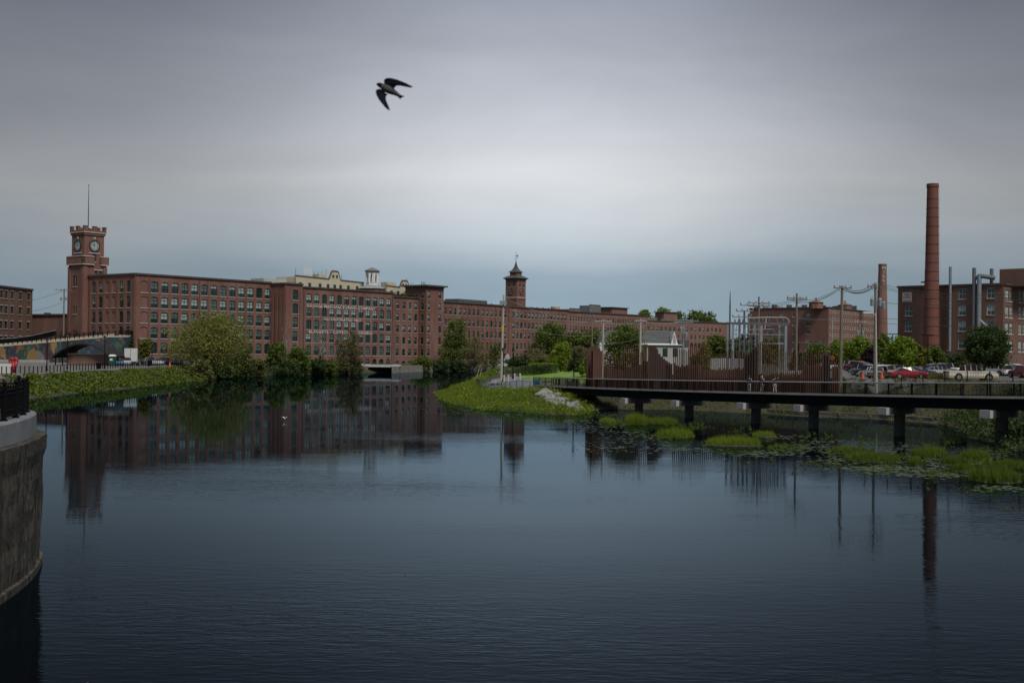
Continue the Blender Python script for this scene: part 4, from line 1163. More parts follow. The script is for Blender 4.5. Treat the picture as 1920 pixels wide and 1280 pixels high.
for sidek, o in enumerate((.0, -WB)):
    for p, q in zip(bs, bs[1:]):
        n = side(p, q)
        a, b = p + n * o, q + n * o
        hr.tube([a + Vector((0, 0, 1.12)), b + Vector((0, 0, 1.12))], .05, 6, cap=False)
        ba.tube([a + Vector((0, 0, .1)), b + Vector((0, 0, .1))], .02, 4, cap=False)
        nb = 20
        for k in range(1, nb):
            c = a.lerp(b, k / nb); ba.box(c.x - .012, c.x + .012, c.y - .012, c.y + .012, c.z + .06, c.z + 1.08)
hr.build('handrail', mat('handrail_steel', (.30, .29, .28), .4, metal=.4), fb)
ba.build('baluster_bars', black, fb)['kind'] = 'stuff'
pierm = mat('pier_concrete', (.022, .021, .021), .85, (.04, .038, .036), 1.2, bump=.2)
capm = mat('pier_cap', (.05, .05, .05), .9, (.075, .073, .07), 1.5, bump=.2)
capl = mat('pier_cap_end', (.40, .39, .37), .9, (.32, .31, .295), 1.5)
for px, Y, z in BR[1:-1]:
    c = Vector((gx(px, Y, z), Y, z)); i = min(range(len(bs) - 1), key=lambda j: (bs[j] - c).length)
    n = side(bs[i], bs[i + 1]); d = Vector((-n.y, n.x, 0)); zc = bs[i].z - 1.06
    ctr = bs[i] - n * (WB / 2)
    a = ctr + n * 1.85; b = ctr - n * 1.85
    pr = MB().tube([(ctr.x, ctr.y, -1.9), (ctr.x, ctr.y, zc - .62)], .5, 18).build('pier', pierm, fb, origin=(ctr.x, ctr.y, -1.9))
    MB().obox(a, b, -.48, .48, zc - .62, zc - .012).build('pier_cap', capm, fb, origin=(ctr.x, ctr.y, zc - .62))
    MB().obox(ctr + n * 1.86, ctr + n * 2.25, -.5, .5, zc - .64, zc - .01).build('cap_end_block', capl, fb, origin=(ctr.x + n.x * 2, ctr.y + n.y * 2, zc - .6))  # added pale block: the bright near end of the cap put into colour
# abutment at the left end
p = bs[0]; n = side(bs[0], bs[1]); 
MB().obox(p - (bs[1] - bs[0]) * .5, p + (bs[1] - bs[0]) * .9, -WB, .25, .6, p.z - .2).build('abutment', concrete, fb)

# ------------------------------------------------------------------ rusty slat screen in front of the substation
ctn = mat('weathering_steel', (.062, .027, .018), .85, (.115, .054, .032), .8, stretch=(1, 1, .25))
ctd = mat('weathering_steel_dark', (.030, .016, .013), .9, (.052, .027, .02), .8, stretch=(1, 1, .25))
prof = [(1100, 666), (1104, 652), (1112, 648), (1126, 655), (1134, 664), (1160, 672), (1164, 648), (1188, 645), (1192, 662), (1204, 660), (1208, 646), (1222, 645), (1226, 651), (1250, 652), (1290, 657),
        (1294, 644), (1322, 644), (1330, 668), (1350, 668), (1360, 660), (1374, 656), (1400, 661), (1404, 664), (1425, 640), (1456, 640), (1462, 655), (1480, 662), (1500, 668), (1520, 662), (1535, 655), (1546, 662), (1556, 664), (1566, 674), (1575, 682)]
def ptop(px):
    for (a, ya), (b, yb) in zip(prof, prof[1:]):
        if a <= px <= b: return ya + (yb - ya) * (px - a) / max(b - a, 1e-6)
    return prof[-1][1]
sc = thing('slat_screen', 'long rust-brown steel slat screen with stepped uneven top behind the footbridge', 'screen', (gx(1100, 170, 3), 170, 3.1))
px = 1101.0; k = 0
def scrY(p): return float(np.interp(p, [1100, 1112, 1250, 1380, 1500, 1575], [157, 154.5, 153.6, 147.6, 141.2, 138.2]))
rs = random.Random(4)
while px < 1575:
    Y = scrY(px)
    solid = px < 1131 or 1216 < px < 1262 or 1396 < px < 1420 or 1545 < px < 1556
    x = gx(px, Y, 4); zb = Hh(x, Y) - .5
    yt = ptop(px) + rs.uniform(-1.2, 1.2)
    if 1216 < px < 1262: yt = 647 + 37 * math.sqrt(max(0, px - 1230) / 32)
    zt = zat(px, yt, Y)
    wd, dp = (.34, .05) if solid else (.06, .16)
    yaw = .25 + .12 * math.sin(px * .05)
    me = MB().box(-wd / 2, wd / 2, -dp / 2, dp / 2, 0, zt - zb).mesh('slat', ctd if solid and px > 1140 else ctn)
    inst('slat', me, sc, Vector((x, Y + (.0 if not solid else .12), zb)) - sc.location, yaw if not solid else .1)
    # a second row of short slats fills the foot of the screen
    if not solid:
        yb_ = float(np.interp(px, [1130, 1160, 1190, 1216, 1262, 1266, 1310, 1316, 1395, 1420, 1500, 1506, 1545, 1575], [684, 694, 690, 672, 676, 686, 684, 692, 690, 702, 700, 684, 682, 688])) + rs.uniform(-2, 2)
        zt2 = zat(px + 1.5, yb_ , Y + 1.2)
        me = MB().box(-.075, .075, -.03, .03, 0, max(.5, zt2 - zb)).mesh('back_slat', ctd if rs.random() < .6 else ctn)
        inst('back_slat', me, sc, Vector((gx(px + 1.5, Y + 1.2, 4), Y + 1.2, zb)) - sc.location, .1)
    px += (.32 if solid else .25) * F / Y * .97; k += 1
base = MB()
for i in range(24):
    a = 1100 + 475 * i / 24; b = 1100 + 475 * (i + 1) / 24
    Ya, Yb = scrY(a), scrY(b)
    base.obox((gx(a, Ya, 4), Ya + .15), (gx(b, Yb, 4), Yb + .15), -.06, .06, zat(a, 712, Ya), zat(a, 709, Ya), 0, (zat(b, 712, Yb), zat(b, 709, Yb)))
base.build('base_rail', ctd, sc)

# ------------------------------------------------------------------ curved river wall and its railing (left foreground)
wl = thing('river_wall', 'weathered curved river wall with concrete coping in the left foreground', 'wall', (-18, 36, 0))
cW = Vector((-39.8, 31.6)); RW = 25.0
warc = []
for k in range(47):
    a = R(-62 + k * 1.85)
    if a > R(22.2): break
    warc.append(Vector((cW.x + RW * math.cos(a), cW.y + RW * math.sin(a))))
last = warc[-1]; hd = R(22.2) + math.pi / 2
cc2 = last - Vector((math.cos(R(22.2)), math.sin(R(22.2)))) * 3.2
for k in range(1, 9):
    a = R(22.2 + k * 8.5); warc.append(cc2 + Vector((math.cos(a), math.sin(a))) * 3.2)
hdv = Vector((-math.sin(a), math.cos(a)))
for k in range(1, 16): warc.append(warc[-1] + hdv * 2.2)
def offset(pts, o):
    r = []
    for i, p in enumerate(pts):
        d = (pts[min(i + 1, len(pts) - 1)] - pts[max(i - 1, 0)]).normalized(); r.append(p + Vector((d.y, -d.x)) * o)
    return r
stm = bpy.data.materials.new('parged_stone'); stm.use_nodes = True
t = stm.node_tree; b = t.nodes['Principled BSDF']; b.inputs['Roughness'].default_value = .95; b.inputs['Specular IOR Level'].default_value = .2
c = t.nodes.new('ShaderNodeTexCoord')
nA = t.nodes.new('ShaderNodeTexNoise'); nA.inputs['Scale'].default_value = .7; nA.inputs['Detail'].default_value = 8; nA.inputs['Roughness'].default_value = .7
t.links.new(c.outputs['Object'], nA.inputs['Vector'])
rA = t.nodes.new('ShaderNodeValToRGB'); rA.color_ramp.elements[0].position = .3; rA.color_ramp.elements[0].color = (.038, .034, .026, 1); rA.color_ramp.elements[1].position = .7; rA.color_ramp.elements[1].color = (.115, .105, .085, 1)
t.links.new(nA.outputs['Fac'], rA.inputs[0])
wv = t.nodes.new('ShaderNodeVectorMath'); wv.operation = 'MULTIPLY_ADD'; wv.inputs[1].default_value = (.9, .9, .9)
t.links.new(nA.outputs['Color'], wv.inputs[0]); t.links.new(c.outputs['Object'], wv.inputs[2])
vC = t.nodes.new('ShaderNodeTexVoronoi'); vC.feature = 'DISTANCE_TO_EDGE'; vC.inputs['Scale'].default_value = 1.7
t.links.new(wv.outputs[0], vC.inputs['Vector'])
rC = t.nodes.new('ShaderNodeMapRange'); rC.inputs[1].default_value = 0; rC.inputs[2].default_value = .05; rC.inputs[3].default_value = .35; rC.inputs[4].default_value = 1
t.links.new(vC.outputs[0], rC.inputs[0])
ml = t.nodes.new('ShaderNodeMix'); ml.data_type = 'RGBA'; ml.blend_type = 'MULTIPLY'; ml.inputs['Factor'].default_value = .8
t.links.new(rA.outputs[0], ml.inputs['A']); t.links.new(rC.outputs[0], ml.inputs['B']); mpS = t.nodes.new('ShaderNodeMapping'); mpS.inputs['Scale'].default_value = (2.2, 2.2, .16); t.links.new(c.outputs['Object'], mpS.inputs[0])
nS = t.nodes.new('ShaderNodeTexNoise'); nS.inputs['Scale'].default_value = 1.4; nS.inputs['Detail'].default_value = 6; nS.inputs['Roughness'].default_value = .7; t.links.new(mpS.outputs[0], nS.inputs['Vector'])
rS = t.nodes.new('ShaderNodeMapRange'); rS.inputs[1].default_value = .38; rS.inputs[2].default_value = .66; rS.inputs[3].default_value = .35; rS.inputs[4].default_value = 1.35; t.links.new(nS.outputs['Fac'], rS.inputs[0])
mS = t.nodes.new('ShaderNodeMix'); mS.data_type = 'RGBA'; mS.blend_type = 'MULTIPLY'; mS.inputs['Factor'].default_value = 1.0
t.links.new(ml.outputs['Result'], mS.inputs['A']); t.links.new(rS.outputs[0], mS.inputs['B']); t.links.new(mS.outputs['Result'], b.inputs['Base Color'])
bpn = t.nodes.new('ShaderNodeBump'); bpn.inputs['Distance'].default_value = .12; bpn.inputs['Strength'].default_value = .9
t.links.new(nA.outputs['Fac'], bpn.inputs['Height']); t.links.new(bpn.outputs[0], b.inputs['Normal'])
ZC = 4.42; ZT = 5.12
wmb = MB(); nzr = 14
rows_ = []
for j in range(nzr + 1):
    z = -1.6 + (ZC + 1.6) * j / nzr
    o = .22 + (.0 if j < nzr - 1 else .06) + z * .02
    ring = offset(warc, o)
    rows_.append([(p.x + rs.uniform(-.05, .05), p.y + rs.uniform(-.05, .05), z + rs.uniform(-.04, .04) if 0 < j < nzr else z) for p in ring])
for j in range(nzr):
    for i in range(len(warc) - 1):
        wmb.quad(rows_[j][i], rows_[j][i + 1], rows_[j + 1][i + 1], rows_[j + 1][i])
inn = offset(warc, -.9)
for i in range(len(warc) - 1):
    wmb.quad(rows_[nzr][i], rows_[nzr][i + 1], (inn[i + 1].x, inn[i + 1].y, ZC), (inn[i].x, inn[i].y, ZC))
wmb.build('stone_face', stm, wl, smooth=True)
vn = MB(); rv = random.Random(77)
fl_ = offset(warc, .34)
def wallpt(s, z, o=0.0):
    i_ = max(0, min(len(fl_) - 2, int(s))); f_ = s - i_; p_ = fl_[i_].lerp(fl_[i_ + 1], max(0, min(1, f_)))
    d_ = (fl_[i_ + 1] - fl_[i_]).normalized(); n_ = Vector((d_.y, -d_.x))
    return Vector((p_.x + n_.x * o, p_.y + n_.y * o, z))
for k in range(150):
    s_ = rv.uniform(24, len(fl_) - 14); z_ = rv.uniform(1.2, ZC); pts_ = []; r_ = rv.uniform(.008, .02); ds = rv.uniform(-.10, .10)
    for j in range(rv.randint(6, 14)):
        pts_.append(wallpt(s_, z_, .02 * z_ - .14 + rv.uniform(0, .02)))
        z_ -= rv.uniform(.05, .28); s_ += ds + rv.uniform(-.14, .14)
        if z_ < .35: break
    if len(pts_) > 2: vn.tube(pts_, [r_ * (1 - .6 * j / len(pts_)) for j in range(len(pts_))], 5)
vn.build('dry_vines', mat('dry_vine', (.03, .026, .02), .95, (.07, .06, .045), 3), wl)['kind'] = 'stuff'
ft = MB()
f0 = offset(warc, .1); f1 = offset(warc, .31)
for i in range(len(warc) - 1):
    ft.add([(f0[i].x, f0[i].y, .3), (f0[i + 1].x, f0[i + 1].y, .3), (f1[i + 1].x, f1[i + 1].y, .22), (f1[i].x, f1[i].y, .22), (f1[i].x, f1[i].y, -1.5), (f1[i + 1].x, f1[i + 1].y, -1.5)], [(0, 3, 2, 1), (3, 4, 5, 2)])
ft.build('footing', stm, wl)
capw = mat('coping_concrete', (.19, .20, .205), .9, (.12, .128, .13), .9, bump=.3, bscale=5, stretch=(1, 1, .5))
co, ci = offset(warc, .06), offset(warc, -.55)
nseg = 0; i = 0
while i < len(warc) - 1:
    j = min(i + 3, len(warc) - 1)
    cb = MB()
    for q in range(i, j):
        g0 = .02 if q == i else 0; g1 = .02 if q == j - 1 else 0
        A, B = co[q].lerp(co[q + 1], g0), co[q].lerp(co[q + 1], 1 - g1); A2, B2 = ci[q].lerp(ci[q + 1], g0), ci[q].lerp(ci[q + 1], 1 - g1)
        vs = [(A.x, A.y, ZC + .01), (B.x, B.y, ZC + .01), (B.x, B.y, ZT - .05), (A.x, A.y, ZT - .05), (A2.x, A2.y, ZT), (B2.x, B2.y, ZT), (A2.x, A2.y, ZC + .01), (B2.x, B2.y, ZC + .01)]
        am = A.lerp(A2, .08); bm = B.lerp(B2, .08)
        vs += [(am.x, am.y, ZT), (bm.x, bm.y, ZT)]
        fs = [(0, 1, 2, 3), (3, 2, 9, 8), (8, 9, 5, 4), (4, 5, 7, 6)]
        if q == i: fs.append((0, 3, 8, 4, 6))
        if q == j - 1: fs.append((1, 7, 5, 9, 2))
        cb.add(vs, fs)
    cb.build('coping_block', capw, wl)
    i = j
tp = offset(warc, -.56)
tmb = MB()
poly = [(p.x, p.y, ZT - .12) for p in tp] + [(-130, tp[-1].y, ZT - .12), (-130, tp[0].y, ZT - .12)]
tmb.add(poly, [tuple(range(len(poly)))])
tag(tmb.build('terrace_paving', paving), kind='structure')
# railing
rl = thing('iron_railing', 'black ornamental iron railing with ball finials on the curved river wall', 'railing', (-18, 36, ZT))
line = [Vector((p.x, p.y, 0)) for p in offset(warc, -.25)]
rsp = resample(line, 1.62)
postm = MB().box(-.055, .055, -.055, .055, 0, .98).box(-.085, .085, -.085, .085, 0, .06).box(-.075, .075, -.075, .075, .98, 1.03).lathe([(.03, 1.03), (.035, 1.07), (.075, 1.12), (.08, 1.16), (.055, 1.21), (.015, 1.24)], (0, 0, 0), 10).mesh('post', black)
barm = MB().box(-.012, .012, -.012, .012, .12, .92).mesh('baluster', black)
finm = MB().lathe([(.012, .9), (.03, .96), (.012, 1.0), (.028, 1.04), (.004, 1.1)], (0, 0, 0), 6).mesh('spear_finial', black)
rails = MB(); pan = MB()
nvis = 0
for i, p in enumerate(rsp):
    if i < 8: continue
    q = rsp[i + 1] if i + 1 < len(rsp) else None
    inst('post', postm, rl, p + Vector((0, 0, ZT - .005)) - rl.location)
    if q is None: continue
    for z, r_ in ((.10, .02), (.30, .016), (.80, .018), (.93, .026)):
        rails.tube([p + Vector((0, 0, ZT + z)), q + Vector((0, 0, ZT + z))], r_, 6)
    nb = 12
    for k in range(1, nb):
        c = p.lerp(q, k / nb) + Vector((0, 0, ZT)) - rl.location
        inst('baluster', barm, rl, c)
        if k % 3 == 0: inst('spear_finial', finm, rl, c)
    if i < 27:
        d = (q - p).normalized(); n = Vector((-d.y, d.x, 0))
        a = p + n * .06 + d * .08; b = q + n * .06 - d * .08
        pan.obox(a, b, -.01, .01, ZT + .38, ZT + .84)
rails.build('rails', black, rl); pan.build('windbreak_panel', mat('black_sheet', (.004, .004, .004), .9, spec=.1), rl)

# ------------------------------------------------------------------ foliage
bark = mat('bark', (.07, .055, .042), .95, (.11, .09, .07), 3, bump=.5)
barkp = mat('bark_pale', (.24, .21, .18), .95, (.16, .14, .12), 3)
LEAF = {
    'green': leafmat('leaf_green', (.05, .085, .012), (.15, .195, .032)),
    'bright': leafmat('leaf_bright', (.085, .14, .008), (.21, .28, .025)),
    'dark': leafmat('leaf_dark', (.020, .042, .012), (.06, .092, .022)),
    'olive': leafmat('leaf_olive', (.085, .095, .022), (.17, .175, .05)),
    'brown': leafmat('leaf_budding', (.11, .095, .04), (.20, .175, .08)),
    'willow': leafmat('leaf_willow', (.10, .115, .018), (.23, .235, .05)),
    'purple': leafmat('leaf_purple', (.018, .010, .012), (.035, .018, .02)),
    'yellow': leafmat('leaf_yellow', (.10, .11, .012), (.16, .16, .025)),
    'sedge': leafmat('sedge_green', (.045, .085, .008), (.13, .18, .018)),
    'grass': leafmat('blade_green', (.085, .135, .008), (.19, .25, .022)),
    'grassdry': leafmat('blade_dry', (.05, .07, .012), (.22, .20, .055)),
    'bank': leafmat('bank_cover', (.028, .055, .006), (.165, .205, .022)),
}
def leaf_mesh(name, cen, val, size, m, rs_, up=.4, aspect=1.6, thin=None):
    """cen (n,3) leaf centres, val (n) 0..1 tint -> one mesh of leaf-sized quads"""
    cen = np.nan_to_num(np.asarray(cen, float)); n = len(cen)
    nrm = rs_.normal(size=(n, 3)); nrm[:, 2] += up; nrm /= np.linalg.norm(nrm, axis=1)[:, None]
    a = np.cross(nrm, rs_.normal(size=(n, 3))); a /= np.linalg.norm(a, axis=1)[:, None]
    b = np.cross(nrm, a)
    s = (size * rs_.uniform(.6, 1.35, n))[:, None]
    a *= s * .5; b *= s * .5 * aspect
    v = np.empty((n, 4, 3)); v[:, 0] = cen - b; v[:, 1] = cen + a * .9 - b * .1; v[:, 2] = cen + b; v[:, 3] = cen - a * .9 + b * .1
    me = bpy.data.meshes.new(name)
    me.vertices.add(n * 4); me.vertices.foreach_set('co', v.astype(np.float32).ravel())
    me.loops.add(n * 4); me.loops.foreach_set('vertex_index', np.arange(n * 4, dtype=np.int32))
    me.polygons.add(n); me.polygons.foreach_set('loop_start', np.arange(0, n * 4, 4, dtype=np.int32))
    at_ = me.attributes.new('v', 'FLOAT', 'POINT'); at_.data.foreach_set('value', np.repeat(val, 4).astype(np.float32))
    me.materials.append(m); me.update(); me.validate()
    return me
def crown_points(lobes, n, rs_, clump=.21):
    """leaf positions: clumps set through the outer part of overlapping lobes"""
    cum, acc_ = [], 0.0
    for l in lobes: acc_ += math.sqrt(abs(l[3] * l[4] * l[5])) + 1e-6; cum.append(acc_)
    nc = max(14, n // 26)
    li = np.minimum(np.searchsorted(np.array(cum), rs_.random(nc) * acc_), len(lobes) - 1)
    d = rs_.normal(size=(nc, 3)); d /= np.linalg.norm(d, axis=1)[:, None]
    r = np.sqrt(rs_.uniform(.3, 1.0, nc))
    lb = np.array(lobes)[li]
    cc = lb[:, :3] + d * r[:, None] * lb[:, 3:6]
    cs_ = clump * lb[:, 3:6].mean(1) * rs_.uniform(.6, 1.5, nc)
    ti = rs_.integers(0, nc, n)
    g_ = rs_.normal(size=(n, 3)); g_[:, 2] *= .7
    pts = cc[ti] + g_ * cs_[ti][:, None]
    cv = rs_.uniform(0, 1, nc)
    val = np.clip(.7 * cv[ti] + .3 * rs_.uniform(0, 1, n), 0, 1)
    return pts, val
def limb(mb, a, b, r0, r1, rs_, n=4, wob=.06):
    a = Vector(a); b = Vector(b); L_ = (b - a).length
    pts = [a.lerp(b, k / n) + (Vector(rs_.normal(size=3)) * L_ * wob if 0 < k < n else Vector((0, 0, 0))) for k in range(n + 1)]
    mb.tube(pts, [r0 + (r1 - r0) * k / n for k in range(n + 1)], 6)
seedc = [100]
def tree(px, Y, ytop, wpx, kind, label, name='tree', cat='tree', trunk=.25, n=2600, leaf=.34, shape='round', base=None, tm=None, crown_low=.18, depth=1.0, group=None, nl=9, wob=.05):
    seedc[0] += 1; rs_ = np.random.default_rng(seedc[0])
    x = gx(px, Y, 4); zb = (Hh(x, Y) if base is None else base)
    zt = zat(px, ytop, Y); h = max(1.0, zt - zb); wd = wpx / F * Y
    root_ = thing(name, label, cat, (x, Y, zb - .1), 0, group)
    lobes = []
    rx = wd / 2; z0 = h * crown_low
    if shape == 'cone':
        for k in range(6):
            u = (k + .5) / 6; lobes.append((0, 0, z0 + (h - z0) * u * .93, rx * (1.02 - u) * .95, rx * (1.02 - u) * .95, (h - z0) / 9))
    elif shape == 'column':
        for k in range(5):
            u = (k + .5) / 5; f = .95 - .5 * abs(u - .35)
            lobes.append((rs_.normal() * rx * .15, rs_.normal() * rx * .15, z0 + (h - z0) * u * .95, rx * f, rx * f, (h - z0) / 7))
    else:
        for k in range(nl):
            a = 2 * math.pi * (k + rs_.uniform(-.3, .3)) / nl * 2.4; u = (k + .5) / nl
            zc = z0 + (h - z0) * (.12 + .72 * u)
            f = math.sin(math.pi * min(1, .22 + .62 * u)) if shape == 'round' else (1 - .55 * u)
            rr_ = rx * f * .52
            lobes.append((math.cos(a) * rr_, math.sin(a) * rr_ * depth, zc, rx * .46 * (.75 + .4 * rs_.random()), rx * .46 * depth * (.75 + .4 * rs_.random()), (h - z0) * .21 * (.8 + .4 * rs_.random())))
        lobes.append((0, 0, h * .84, rx * .42, rx * .42, h * .15))
    mb = MB()
    limb(mb, (0, 0, 0), (rs_.normal() * .1 * rx, 0, h * .55), trunk, trunk * .55, rs_, 5, .02)
    for l in lobes:
        s0 = Vector((0, 0, h * (crown_low * .8 + .25 * rs_.random())))
        limb(mb, s0, (l[0], l[1], l[2]), trunk * .42, trunk * .1, rs_, 4, wob)
        for k in range(2):
            e_ = Vector((l[0] + rs_.normal() * l[3] * .5, l[1] + rs_.normal() * l[4] * .5, l[2] + rs_.random() * l[5] * .8))
            limb(mb, (l[0], l[1], l[2]), e_, trunk * .1, .015, rs_, 2, wob)
    mb.build('trunk', tm or bark, root_, local=True, smooth=True)
    if n:
        pts, val = crown_points(lobes, int(n * 1.5), rs_)
        pts[:, 2] = np.maximum(pts[:, 2], .05)
        o = bpy.data.objects.new('crown', leaf_mesh('crown', pts, val, leaf, LEAF[kind], rs_)); COL.objects.link(o); o.parent = root_
    return root_
def shrub(px, Y, ytop, wpx, kind, label, n=1100, leaf=.26, base=None, group=None, flat=1.0):
    return tree(px, Y, ytop, wpx, kind, label, 'shrub', 'shrub', .06, n, leaf, 'round', base, None, .0, 1.0, group, 7)

# ---- trees on the left shore
tree(390, 266, 582, 180, 'willow', 'large spreading olive-green willow in front of the left mill block', 'willow_tree', trunk=.55, n=10500, leaf=.28, crown_low=.10, nl=22)
tree(247, 284, 622, 26, 'dark', 'small dark evergreen beside the white box trailer', trunk=.15, n=2200, leaf=.3, shape='cone', crown_low=.05)
tree(272, 264, 632, 30, 'yellow', 'small yellow-green tree to the right of the white box trailer', trunk=.12, n=2200, leaf=.26, crown_low=.2)
for (px, Y, yt, wp, kd, lb) in (
        (452, 282, 655, 60, 'dark', 'dark bush at the right foot of the large willow'),
        (430, 281, 672, 50, 'green', 'low green bush at the water under the large willow'),
        (482, 290, 672, 40, 'olive', 'pale flowering bush at the water right of the willow'),
        (518, 300, 642, 40, 'green', 'upright green bush left of the bare pale tree by the stair tower'),
        (556, 303, 650, 60, 'green', 'wide green bush below the single window column of the stair tower'),
        (536, 299, 676, 60, 'dark', 'low dark bush hanging over the water below the stair tower'),
        (592, 309, 672, 44, 'dark', 'dark low bush between the bare tree and the brown willow'),
        (618, 313, 676, 40, 'green', 'small green bush left of the brown willow foot'),
        (664, 322, 676, 36, 'dark', 'dark bush overhanging the water left of the stone culvert'),
        (792, 362, 668, 44, 'green', 'green bush right of the stone culvert'),
        (822, 368, 676, 52, 'dark', 'dark bush at the foot of the flat-roofed stair tower'),
        (858, 376, 674, 40, 'dark', 'dark waterside bush under the leafy green tree'),
        (375, 252, 674, 60, 'olive', 'tangled olive bush on the bank left of the willow trunk'),
        (410, 262, 685, 70, 'dark', 'dark low thicket at the water below the willow')):
    shrub(px, Y, yt, wp, kd, lb, n=2800, leaf=.34)
tree(655, 318, 618, 62, 'brown', 'brownish budding willow in front of the lettered mill', 'willow_tree', trunk=.35, n=4200, leaf=.26, crown_low=.08, nl=12)
tree(535, 308, 598, 34, 'brown', 'bare grey tree against the blank stair tower wall', 'bare_tree', trunk=.2, n=0, tm=barkp, nl=14, wob=.1)
tree(602, 314, 590, 46, 'brown', 'bare pale-trunked tree standing in front of the lettered wall', 'bare_tree', trunk=.3, n=150, leaf=.2, tm=barkp, nl=16, wob=.1)
tree(848, 381, 598, 56, 'green', 'leafy green tree right of the flat-roofed stair tower', trunk=.3, n=5000, leaf=.34, shape='column', crown_low=.05)
tree(888, 388, 630, 62, 'brown', 'brownish budding tree in front of the central mill wing', trunk=.25, n=3600, leaf=.26, crown_low=.1)
tree(925, 398, 640, 40, 'green', 'small green tree left of the tall utility pole', trunk=.2, n=1800, leaf=.3, crown_low=.1)
tree(1000, 330, 652, 60, 'brown', 'sparse brown-budded tree behind the park lamps', trunk=.2, n=1500, leaf=.24, crown_low=.1, base=2.5)
tree(1028, 345, 602, 70, 'green', 'tall dark green tree in front of the far mill wing', trunk=.35, n=5200, leaf=.36, crown_low=.08)
tree(1075, 350, 622, 76, 'green', 'broad green tree filling the gap left of the white house', trunk=.35, n=5200, leaf=.36, crown_low=.05)
tree(1107, 330, 615, 56, 'green', 'green tree just left of the white house roof', trunk=.3, n=3800, leaf=.34, crown_low=.05)
tree(1085, 300, 648, 54, 'brown', 'brown budding tree behind the bright rounded tree', trunk=.2, n=1500, leaf=.24, crown_low=.1)
tree(1051, 232, 642, 46, 'bright', 'bright green rounded tree on the lawn behind the clipped hedge', trunk=.18, n=5200, leaf=.24, crown_low=.04)
shrub(1083, 224, 672, 52, 'dark', 'dark arching shrub on the lawn beside the slat screen', n=2600, leaf=.24)
shrub(1092, 195, 678, 18, 'bright', 'small bright shrub at the left end of the slat screen', n=800, leaf=.18)
shrub(975, 300, 668, 70, 'dark', 'dark shrub mass behind the park lamp posts', n=2200, leaf=.3)
shrub(1012, 292, 664, 60, 'olive', 'olive shrub behind the clipped hedge', n=1800, leaf=.28)
# ---- behind the slat screen
tree(1168, 186, 606, 88, 'green', 'round green tree behind the left part of the slat screen', trunk=.2, n=6000, leaf=.22, crown_low=.02)
tree(1195, 184, 648, 46, 'olive', 'olive bush growing up behind the slat screen', trunk=.15, n=2200, leaf=.2, crown_low=.02)
tree(1317, 196, 648, 46, 'yellow', 'yellow-green bush behind the slat screen right of the white house', trunk=.15, n=2800, leaf=.22, crown_low=.02)
tree(1340, 260, 626, 60, 'green', 'green tree behind the yellow-green bush near the substation', trunk=.2, n=3400, leaf=.28, crown_low=.05)
tree(1390, 258, 628, 60, 'green', 'green tree behind the steel substation frame', trunk=.2, n=3400, leaf=.28, crown_low=.05)
tree(1440, 262, 632, 60, 'yellow', 'yellowish tree seen through the right bay of the substation frame', trunk=.2, n=3000, leaf=.28, crown_low=.05)
tree(1495, 225, 640, 40, 'dark', 'dark evergreen right of the substation frame', trunk=.2, n=2600, leaf=.26, shape='cone', crown_low=.02)
tree(1530, 232, 641, 56, 'green', 'dark green tree behind the right part of the slat screen', trunk=.2, n=3400, leaf=.28, crown_low=.05)
tree(1571, 240, 634, 50, 'bright', 'bright green tree left of the leaning wooden pole', trunk=.2, n=3400, leaf=.26, crown_low=.05)
tree(1608, 232, 630, 58, 'bright', 'bright leafy tree behind the row of parked cars', trunk=.22, n=4400, leaf=.26, crown_low=.1)
tree(1630, 215, 650, 34, 'purple', 'small dark purple-leaved tree behind the parked cars', trunk=.15, n=2400, leaf=.22, crown_low=.1)
tree(1652, 262, 628, 44, 'green', 'green tree below the small distant chimney', trunk=.2, n=2600, leaf=.3, crown_low=.1)
tree(1688, 190, 630, 70, 'bright', 'bright green tree in the lot left of the tall chimney foot', trunk=.2, n=6000, leaf=.22, crown_low=.18)
tree(1722, 196, 646, 44, 'yellow', 'yellow-green young tree in front of the tall chimney foot', trunk=.14, n=3000, leaf=.2, crown_low=.16)
tree(1752, 200, 650, 52, 'green', 'mid green tree right of the chimney foot', trunk=.16, n=3600, leaf=.22, crown_low=.12)
tree(1790, 205, 662, 50, 'dark', 'dark tree between the chimney and the pickup truck', trunk=.16, n=2600, leaf=.24, crown_low=.1)
tree(1848, 141, 610, 92, 'dark', 'large dark tree standing over the white pickup truck', trunk=.2, n=13000, leaf=.17, crown_low=.30, nl=14)
# ---- far hill trees above the roofs
for i, (px, yt, wp, kd, lb) in enumerate(((1206, 584, 26, 'bright', 'bright treetop left of the far roofs'), (1241, 580, 34, 'bright', 'tallest bright treetop beyond the far mill block'),
        (1268, 586, 26, 'green', 'treetop left of the far roof penthouse'), (1300, 586, 42, 'green', 'broad treetop right of the far roof penthouse'), (1326, 590, 40, 'green', 'rightmost dark treetop beyond the far mill block'))):
    tree(px, 640, yt - 4, wp * 1.5, kd, lb, trunk=.5, n=2400, leaf=.7, crown_low=.3, base=6)

# plants along a roof edge
q = P2(P2(E2, dL, 7), eL, .6)
pg = []
rs_ = np.random.default_rng(5)
for k in range(700):
    u = rs_.uniform(0, 12.5); p = P2(P2(E2, dL, u), eL, .5 + rs_.normal() * .25); pg.append((p[0], p[1], 24.1 + abs(rs_.normal()) * .35))
o = bpy.data.objects.new('roof_planting', leaf_mesh('roof_planting', np.array(pg) , rs_.uniform(0, 1, len(pg)), .3, LEAF['dark'], rs_)); COL.objects.link(o)
tag(o, 'dark trailing plants along the mill roof edge', 'plants', kind='stuff')

